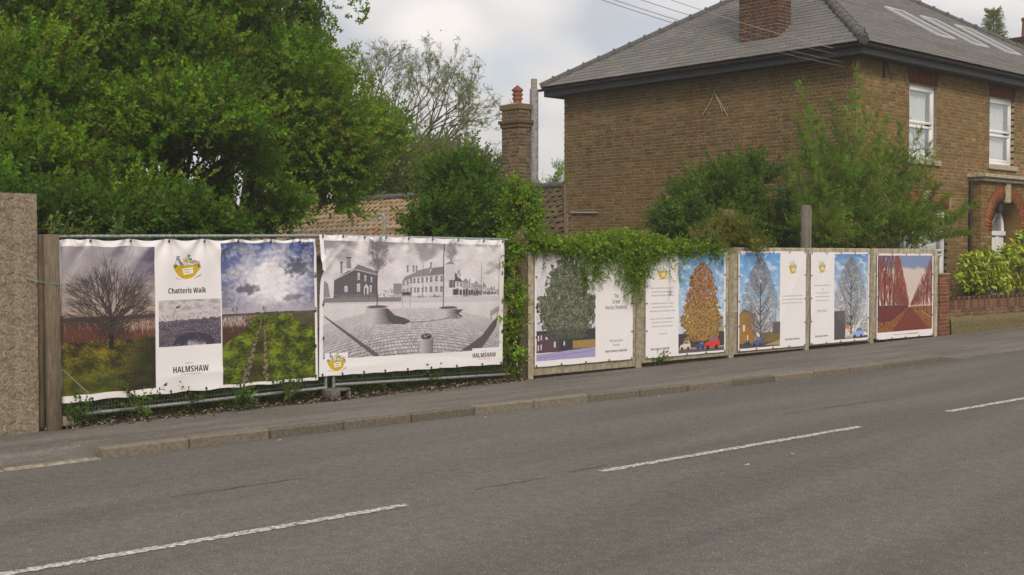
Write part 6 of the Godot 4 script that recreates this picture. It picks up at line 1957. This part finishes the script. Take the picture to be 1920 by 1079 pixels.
	# long arching shoots with leaves to the tip
	var tips := [Vector3(22.98, 5.76, -1.00), Vector3(22.80, 5.26, -1.05), Vector3(23.61, 5.15, -0.90), Vector3(23.27, 4.96, -0.95), Vector3(21.22, 5.28, -1.20), Vector3(20.89, 4.67, -1.10), Vector3(21.64, 4.85, -1.20), Vector3(20.54, 3.73, -1.00), Vector3(24.05, 4.82, -0.90), Vector3(24.72, 4.71, -0.90), Vector3(25.32, 4.55, -0.85), Vector3(25.53, 4.31, -0.70), Vector3(22.23, 5.00, -1.10), Vector3(22.23, 4.54, -0.90), Vector3(21.85, 4.41, -1.10), Vector3(24.67, 3.93, -0.70), Vector3(25.59, 3.98, -0.60), Vector3(27.11, 2.99, -0.35), Vector3(26.77, 2.28, -0.30), Vector3(26.43, 2.65, -0.35), Vector3(25.65, 3.38, -0.50), Vector3(21.12, 4.17, -1.00), Vector3(20.34, 3.35, -0.90), Vector3(23.29, 4.31, -0.60), Vector3(22.62, 4.33, -0.70), Vector3(21.70, 3.77, -0.50), Vector3(25.90, 3.12, -0.40), Vector3(20.91, 3.62, -0.60), Vector3(22.75, 3.59, -0.40), Vector3(24.04, 3.31, -0.40)]
	var ss := st_new()
	var sx := [[], []]
	var sc := [PackedColorArray(), PackedColorArray()]
	for tip in tips:
		var low := Vector3(lerpf(tip.x, 23.0, 0.45), 1.5 if tip.y > 3.2 else 2.0, -0.7)
		var mid_ := Vector3(lerpf(low.x, tip.x, 0.55), lerpf(low.y, tip.y, 0.62) + 0.12, lerpf(low.z, tip.z, 0.5))
		var pts := []
		var rr := []
		var shade := tint([Color(0.13, 0.24, 0.02), Color(0.165, 0.275, 0.026), Color(0.20, 0.275, 0.034)][R.randi() % 3], 0.2)
		for i in 17:
			var f := i / 16.0
			pts.append(low.lerp(mid_, f).lerp(mid_.lerp(tip, f), f) - fs.position)
			rr.append(lerpf(0.012, 0.003, f))
			if f < 0.22: continue
			for j in 5:
				var az := R.randf() * TAU
				var out := Vector3(cos(az), 0.25 + f * 0.6, sin(az) * 0.6)
				sx[j % 2].append(Transform3D(towards(out, R.randf() * TAU, lerpf(1.0, 0.62, f * f) * R.randf_range(0.7, 1.15)), pts[i] + rv() * 0.03))
				sc[j % 2].append(tint(shade, 0.18))
		tube(ss, pts, rr, 5, false)
	part("shoot", ss.commit(), M.stem, fs)
	for k in 2: scatter("leaves", G.fine_leaf[k], M.leaf, sx[k], sc[k], fs)
	R.seed = 410
	tree("elder_sprig", "thin leafy sprigs against the sky between the metal flue and the house", "shrub", Vector3(22.3, 2.0, -9.5), Vector3(22.3, 3.7, -9.5), 0.02, G.ash_leaf, [[Vector3(22.26, 3.76, -9.50), Vector3(0.31, 0.25, 0.28), 14, 6, 0.20], [Vector3(22.55, 3.98, -9.50), Vector3(0.11, 0.20, 0.15), 4, 5, 0.10]], mid, 2, "", 0.7, 0.7, -0.9, 0.0, null, 0.006)
	# conifer top beyond the far hip
	R.seed = 411
	var con := thing("conifer_tree", "pointed conifer top showing over the slate roof beside the far chimney", "tree", Vector3(59.9, 0, -16.0))
	part("trunk", tube_mesh([Vector3.ZERO, Vector3(0, 14.2, 0)], [0.22, 0.02], 7), M.bark, con)
	xs = [[], []]; cs = [PackedColorArray(), PackedColorArray()]
	for i in 900:
		var y := lerpf(7.0, 14.2, sqrt(R.randf()))
		var r := (14.5 - y) * 0.26 * R.randf_range(0.2, 1.0)
		var a := R.randf() * TAU
		xs[i % 2].append(Transform3D(towards(Vector3(cos(a), 0.5, sin(a)), R.randf() * TAU, 1.1), Vector3(cos(a) * r, y, sin(a) * r)))
		cs[i % 2].append(tint(Color(0.16, 0.22, 0.06), 0.3))
	for k in 2: scatter("crown", G.fine_leaf[k], M.leaf, xs[k], cs[k], con)
	# creepers
	R.seed = 412
	tree("ivy_column", "upright column of bright ivy smothering the top of the brown post", "creeper", Vector3(12.5, 1.6, -0.22), Vector3(12.52, 2.9, -0.25), 0.05, G.creeper, [[Vector3(12.57, 2.56, -0.25), Vector3(0.16, 0.42, 0.29), 70, 8, 0.08], [Vector3(12.50, 2.14, -0.10), Vector3(0.22, 0.22, 0.22), 24, 8, 0.10]], fresh, 8, "", -0.2, 0.62, -0.6)
	R.seed = 413
	tree("climbing_ivy", "ivy climbing the mesh fence between the town square banner and brown post", "creeper", Vector3(12.17, 0.0, -0.12), Vector3(12.17, 1.9, -0.12), 0.008, G.creeper, [[Vector3(12.09, 1.82, -0.04), Vector3(0.07, 0.31, 0.19), 30, 8, 0.06], [Vector3(12.07, 1.11, -0.04), Vector3(0.06, 0.47, 0.27), 36, 8, 0.06], [Vector3(12.09, 0.44, -0.04), Vector3(0.06, 0.35, 0.21), 26, 8, 0.06]], fresh, 6, "", 0.0, 0.62, -0.7, 0.12)
	R.seed = 414
	tree("creeper_mound", "yellowish mound of creeper over the fence around the short grey post", "creeper", Vector3(17.6, 1.7, -0.2), Vector3(17.55, 2.4, -0.2), 0.02, G.creeper, [[Vector3(17.49, 2.29, -0.15), Vector3(0.52, 0.30, 0.41), 70, 10, 0.16], [Vector3(16.69, 2.11, -0.05), Vector3(0.46, 0.13, 0.30), 30, 8, 0.12], [Vector3(17.99, 2.06, 0.00), Vector3(0.38, 0.12, 0.25), 24, 8, 0.12]], [Color(0.16, 0.20, 0.03), Color(0.20, 0.195, 0.035), Color(0.12, 0.155, 0.025)], 6, "", 0.3, 0.5, -0.6, 0.3)
	R.seed = 415
	build_hanging_creeper(fresh)
	build_laurel()
	weed("nettle", "bright green nettle growing up in front of the landscape banner's lower edge", Vector3(6.22, gy(6.2), 0.17), 5, 0.36, [Color(0.12, 0.20, 0.03), Color(0.14, 0.22, 0.04)], G.weed)
	weed("bramble", "low bramble sprawling under the fence rail below the grassy track picture", Vector3(7.45, gy(7.4), 0.16), 7, 0.2, [Color(0.10, 0.18, 0.03)], G.weed, Vector3(0.4, 0, 0.3))
	weed("bramble", "small bramble beside the timber post's foot", Vector3(5.52, gy(5.5), 0.1), 5, 0.22, [Color(0.11, 0.18, 0.03)], G.weed)
	weed("nettle", "leggy green weed crossing the rail near the landscape banner's right corner", Vector3(8.2, gy(8.2), 0.12), 6, 0.36, [Color(0.11, 0.17, 0.035)], G.weed)
	weed("bramble", "yellowing bramble leaves behind the rail under the flower basket logo", Vector3(6.95, gy(6.9), -0.06), 12, 0.34, [Color(0.12, 0.15, 0.04), Color(0.20, 0.17, 0.04), Color(0.08, 0.12, 0.03)], G.weed)
	weed("bramble", "weeds in the dark strip under the middle of the town square banner", Vector3(10.6, gy(10.6), -0.08), 10, 0.28, [Color(0.08, 0.12, 0.03)], G.weed)
	weed("bramble_shoot", "pale bramble leaves over the top of the timber post", Vector3(5.36, 1.98, -0.08), 5, 0.16, [Color(0.17, 0.22, 0.07)], G.weed, Vector3(0.5, 0, 0))
	weed("bramble_shoot", "bramble shoot above the landscape banner's top edge near the timber post", Vector3(5.75, 1.98, -0.08), 2, 0.24, [Color(0.15, 0.20, 0.06)], G.weed)
	weed("bramble_shoot", "bramble shoot above the landscape banner over its bare bush picture", Vector3(6.12, 1.98, -0.10), 3, 0.18, [Color(0.13, 0.18, 0.05)], G.weed)
	weed("grass_tuft", "tiny green tuft at the foot of the concrete fence under the autumn tree", Vector3(15.5, gy(15.5), 0.06), 3, 0.07, [Color(0.12, 0.19, 0.04)], G.weed)
	# rough weeds over the soil behind the fence, too many to count
	R.seed = 420
	xs = [[], []]; cs = [PackedColorArray(), PackedColorArray()]
	for i in 1700:
		var x := R.randf_range(5.0, 23.5)
		var z := R.randf_range(-3.4, -0.12) if i % 2 else R.randf_range(-1.2, -0.1)
		xs[i % 2].append(Transform3D(towards(Vector3(R.randf_range(-0.5, 0.5), 1.0, R.randf_range(-0.4, 0.5)), R.randf() * TAU, R.randf_range(0.5, 0.8) if z > -0.5 else R.randf_range(0.6, 1.6)), Vector3(x, gy(x) - 0.03, minf(z, -0.2))))
		cs[i % 2].append(tint(deep[R.randi() % 3], 0.4))
	var un := thing("undergrowth", "rough low undergrowth on the soil behind the fences", "undergrowth")
	un.set_meta("kind", "stuff")
	for k in 2: scatter("leaves", G.weed[k], M.leaf, xs[k], cs[k], un)

func build_hanging_creeper(cols: Array) -> void:
	var t := thing("hanging_creeper", "green creeper spilling over the concrete fence and trailing across two posters", "creeper", Vector3(14.6, 1.9, 0.0))
	var xs := [[], [], []]
	var cs := [PackedColorArray(), PackedColorArray(), PackedColorArray()]
	var s := st_new()
	# the thatch along the top
	for i in 780:
		var x := R.randf_range(12.45, 17.0)
		var hgt := 0.10 + 0.20 * exp(-pow((x - 14.6) / 0.9, 2.0)) + 0.10 * exp(-pow((x - 12.7) / 0.3, 2.0)) + 0.10 * absf(fb(x * 50.0, 3.0))
		var y := 1.93 + R.randf() * hgt
		var p := Vector3(x, y, R.randf_range(-0.28, 0.16))
		var k := R.randi() % 3
		xs[k].append(Transform3D(towards(Vector3(R.randf_range(-0.8, 0.8), R.randf_range(-1.0, 0.3), R.randf_range(0.0, 1.0)), R.randf() * TAU, R.randf_range(0.6, 0.95)), p - t.position))
		cs[k].append(tint(cols[R.randi() % 3].lerp(Color(0.2, 0.17, 0.03), 0.35 if R.randf() < 0.1 else 0.0), 0.28))
	# trails: longest before the first poster and between the two
	for i in 240:
		var x := R.randf_range(12.5, 16.4)
		var L := 0.10 + 0.78 * exp(-pow((x - 13.72) / 0.24, 2.0)) + 0.72 * exp(-pow((x - 14.78) / 0.42, 2.0)) + 0.30 * exp(-pow((x - 14.3) / 0.6, 2.0))
		L *= R.randf_range(0.45, 1.0)
		trail(s, xs, cs, Vector3(x, 2.02, R.randf_range(0.06, 0.16)) - t.position, L, R.randf_range(-0.12, 0.12), cols)
	# single long runners
	for r in [[12.68, 0.48, 0.10], [15.15, 0.92, -0.25], [15.62, 0.78, 0.02], [15.78, 0.66, 0.22], [15.9, 0.55, 0.30], [13.1, 0.25, 0.05]]:
		trail(s, xs, cs, Vector3(r[0], 2.0, 0.10) - t.position, r[1], r[2], cols, 0.75)
	part("stem", s.commit(), M.stem, t)
	for k in 3: scatter("leaves", G.creeper[k], M.leaf, xs[k], cs[k], t)

func trail(s: SurfaceTool, xs: Array, cs: Array, p: Vector3, L: float, sway: float, cols: Array, sparse := 1.0) -> void:
	var pts := []
	var rr := []
	var n := maxi(3, int(L / 0.06))
	for i in n + 1:
		var f := float(i) / n
		pts.append(p + Vector3(sway * f * f + 0.015 * sin(f * 9.0 + p.x * 20.0), -L * f, -0.03 * f + 0.012 * sin(f * 7.0 + p.x * 31.0)))
		rr.append(0.004 * (1.0 - f * 0.6))
		if i > 0 and R.randf() < 0.95 * sparse:
			var k := R.randi() % 3
			xs[k].append(Transform3D(towards(Vector3(R.randf_range(-0.8, 0.8), R.randf_range(-1.0, -0.1), R.randf_range(0.0, 0.8)), R.randf() * TAU, R.randf_range(0.42, 0.7) * (1.0 - 0.35 * f)), pts[i]))
			cs[k].append(tint(cols[R.randi() % cols.size()], 0.25))
	tube(s, pts, rr, 4, false)

func build_laurel() -> void:
	R.seed = 430
	var t := thing("laurel_bush", "glossy yellow green laurel bush behind the low garden wall", "bush", Vector3(28.8, 0, -0.65))
	var lm := []
	for i in 3:
		var s := st_new()
		leaf(s, Vector3.ZERO, Vector3(0, 1, 0), Vector3(0, 0, 1), 0.165 + 0.02 * i, 0.056, 0.22)
		lm.append(s.commit())
	var mats := []
	var cols := [Color(0.30, 0.40, 0.022), Color(0.40, 0.47, 0.03), Color(0.23, 0.33, 0.02), Color(0.14, 0.22, 0.016), Color(0.48, 0.50, 0.04), Color(0.18, 0.26, 0.018)]
	for c in cols:
		var m := mat(c.linear_to_srgb(), 0.28, 0.5)
		m.cull_mode = BaseMaterial3D.CULL_DISABLED
		m.backlight_enabled = true
		m.backlight = Color(0.35, 0.35, 0.15)
		mats.append(m)
	var xs := []
	var cs := PackedColorArray()
	var n := 0
	var bl := [[Vector3(-0.85, 1.24, 0.0), Vector3(1.0, 0.74, 0.55)], [Vector3(0.75, 1.30, 0.0), Vector3(1.0, 0.78, 0.55)], [Vector3(2.2, 1.2, 0.0), Vector3(1.2, 0.85, 0.6)], [Vector3(1.5, 2.0, -0.1), Vector3(0.4, 0.42, 0.3)]]
	var st := st_new()
	for i in 900:
		var b = bl[3] if i % 14 == 0 else bl[0 if i % 5 < 2 else (1 if i % 5 < 4 else 2)]
		var d := rv()
		d.z = absf(d.z) * 1.2 - 0.35
		d = d.normalized()
		var p: Vector3 = b[0] + d * b[1] * R.randf_range(0.72, 1.02)
		if p.y < 0.98: continue
		var shoot := (d + Vector3(0, 0.55, 0) + rv() * 0.35).normalized()
		tube(st, [p - shoot * 0.2, p], [0.006, 0.004], 3, false)
		for j in 6:
			var az := j * 2.4 + R.randf()
			var side := shoot.cross(Vector3(cos(az), 0.3, sin(az))).normalized()
			var dir := (shoot * R.randf_range(0.3, 0.9) + side).normalized()
			var bs := towards(dir, R.randf() * TAU, R.randf_range(0.7, 1.15))
			if bs.z.dot(shoot) < 0.0: bs = bs * Basis(Vector3.UP, PI)
			var q := p - shoot * 0.02 * j
			if n < 300 and q.z > 0.2 and q.x < 0.5 and d.z > 0.1:
				n += 1
				part("leaf", lm[n % 3], mats[R.randi() % 6], t, Transform3D(bs, q))
			else:
				xs.append(Transform3D(bs, q))
				cs.append(tint(cols[R.randi() % 6], 0.2))
	part("stem", st.commit(), M.bark, t)
	scatter("leaves", lm[0], M.leaf_gloss, xs, cs, t)

func build_wires() -> void:
	var ends := [[Vector3(14.55, 7.78, -3.48), Vector3(24.92, 6.25, -1.48)], [Vector3(14.54, 7.26, -3.47), Vector3(24.47, 5.93, -1.48)], [Vector3(14.40, 7.40, -3.60), Vector3(24.50, 6.02, -1.48)], [Vector3(14.50, 7.55, -3.55), Vector3(24.85, 6.16, -1.48)]]
	var say := ["topmost overhead wire, crossing the brick chimney stack to the house corner", "lowest of the four overhead wires running to the house", "second lowest overhead wire over the slate hip", "overhead wire just under the topmost one"]
	for i in 4:
		var pts := []
		var rr := []
		for k in 15:
			var f := k / 14.0
			pts.append(ends[i][0].lerp(ends[i][1], f) + Vector3.DOWN * 0.22 * 4.0 * f * (1.0 - f))
			rr.append(0.0065)
		tag(part("overhead_wire", tube_mesh(pts, rr, 5), M.cable if i == 0 else M.cable_dark, self), say[i], "wire", "overhead wires to the house")
	var s := st_new()
	cbox(s, Transform3D.IDENTITY, Vector3(0.05, 0.5, 0.04), 0.006)
	tube(s, [Vector3(0, 0.15, 0.02), Vector3(0, 0.15, 0.09)], [0.02, 0.03], 7)
	tube(s, [Vector3(0.03, 0.1, 0.01), Vector3(0.2, -0.15, 0.02), Vector3(0.3, -0.28, 0.02)], [0.01, 0.01, 0.01], 5)
	tag(part("wire_bracket", done(s), M.dark_paint, self, at(Vector3(24.92, 6.1, -1.47))), "small dark bracket under the eaves where the wires reach the house", "bracket")
	# a bird far up
	s = st_new()
	tube(s, [Vector3(-0.16, 0, 0), Vector3(-0.05, 0.01, 0), Vector3(0.08, 0.01, 0), Vector3(0.16, 0.02, 0), Vector3(0.2, 0.015, 0)], [0.01, 0.045, 0.05, 0.03, 0.006], 6)
	for sg in [-1, 1]:
		quad(s, Vector3(-0.04, 0.02, 0), Vector3(0.08, 0.02, 0), Vector3(0.02, 0.10, sg * 0.3), Vector3(-0.04, 0.09, sg * 0.28), Vector3.UP)
		quad(s, Vector3(-0.04, 0.09, sg * 0.28), Vector3(0.02, 0.10, sg * 0.3), Vector3(-0.05, 0.05, sg * 0.52), Vector3(-0.07, 0.05, sg * 0.5), Vector3.UP)
	tag(part("bird", done(s), M.black, self, Transform3D(Basis.from_euler(Vector3(0.2, 0.8, 0.1)), Vector3(57.2, 18.46, -57.0))), "tiny dark bird flying in front of the bright cloud", "bird")

# ---------------------------------------------------------------- the scene
func _ready() -> void:
	var cam := Camera3D.new()
	cam.name = "camera"
	cam.position = Vector3(0, 1.82, 13.25)
	cam.rotation_degrees = Vector3(-1.5, -42.5, 0)
	cam.fov = 26.57
	cam.near = 0.1
	cam.far = 2000.0
	add_child(cam)
	cam.current = true
	var sky := Sky.new()
	var pm := PanoramaSkyMaterial.new()
	pm.panorama = sky_panorama()
	sky.sky_material = pm
	var e := Environment.new()
	e.background_mode = Environment.BG_SKY
	e.sky = sky
	e.tonemap_mode = Environment.TONE_MAPPER_LINEAR
	e.tonemap_exposure = 1.54
	e.sdfgi_enabled = true
	e.ssao_enabled = true
	e.ssil_enabled = true
	e.fog_enabled = true
	e.fog_density = 0.0013
	e.fog_light_color = Color(0.88, 0.87, 0.82)
	var we := WorldEnvironment.new()
	we.name = "world_environment"
	we.environment = e
	add_child(we)
	var sun := DirectionalLight3D.new()
	sun.name = "sun"
	sun.rotation_degrees = Vector3(-37, -34, 0)
	sun.light_energy = 0.5
	sun.light_angular_distance = 14.0
	sun.light_color = Color(1.0, 0.945, 0.87)
	sun.shadow_enabled = true
	add_child(sun)

	N.noise_type = FastNoiseLite.TYPE_SIMPLEX_SMOOTH
	N.seed = 7
	N.frequency = 0.02
	N.fractal_octaves = 4
	R.seed = 1
	make_materials()
	M.dark_brick = tri_tex(mat(C(0.055, 0.045, 0.042), 0.9, 0.2), M.mottle_tex, 2.6)
	M.rooflight = mat(C(0.40, 0.41, 0.42), 0.5, 0.4)
	M.dark_glass = mat(C(0.11, 0.11, 0.115), 0.45, 0.4)
	M.lead = tri_tex(mat(C(0.42, 0.42, 0.42), 0.6, 0.4), M.mottle_tex, 2.0)
	M.pot = tri_tex(mat(C(0.34, 0.135, 0.085), 0.9, 0.2), M.mottle_tex, 3.0)
	M.flue = tri_tex(mat(C(0.36, 0.37, 0.37), 0.5, 0.4), M.mottle_tex, 1.5)
	M.block = tri_tex(mat(C(0.17, 0.155, 0.13), 0.95, 0.2), M.mottle_tex, 2.0)
	M.timber_grey = M.timber.duplicate()
	M.timber_grey.albedo_color = C(0.30, 0.275, 0.24)
	build_ground()
	build_house()
	build_outbuilding()
	build_left()
	build_panels()
	build_garden_wall()
	build_plants()
	build_wires()
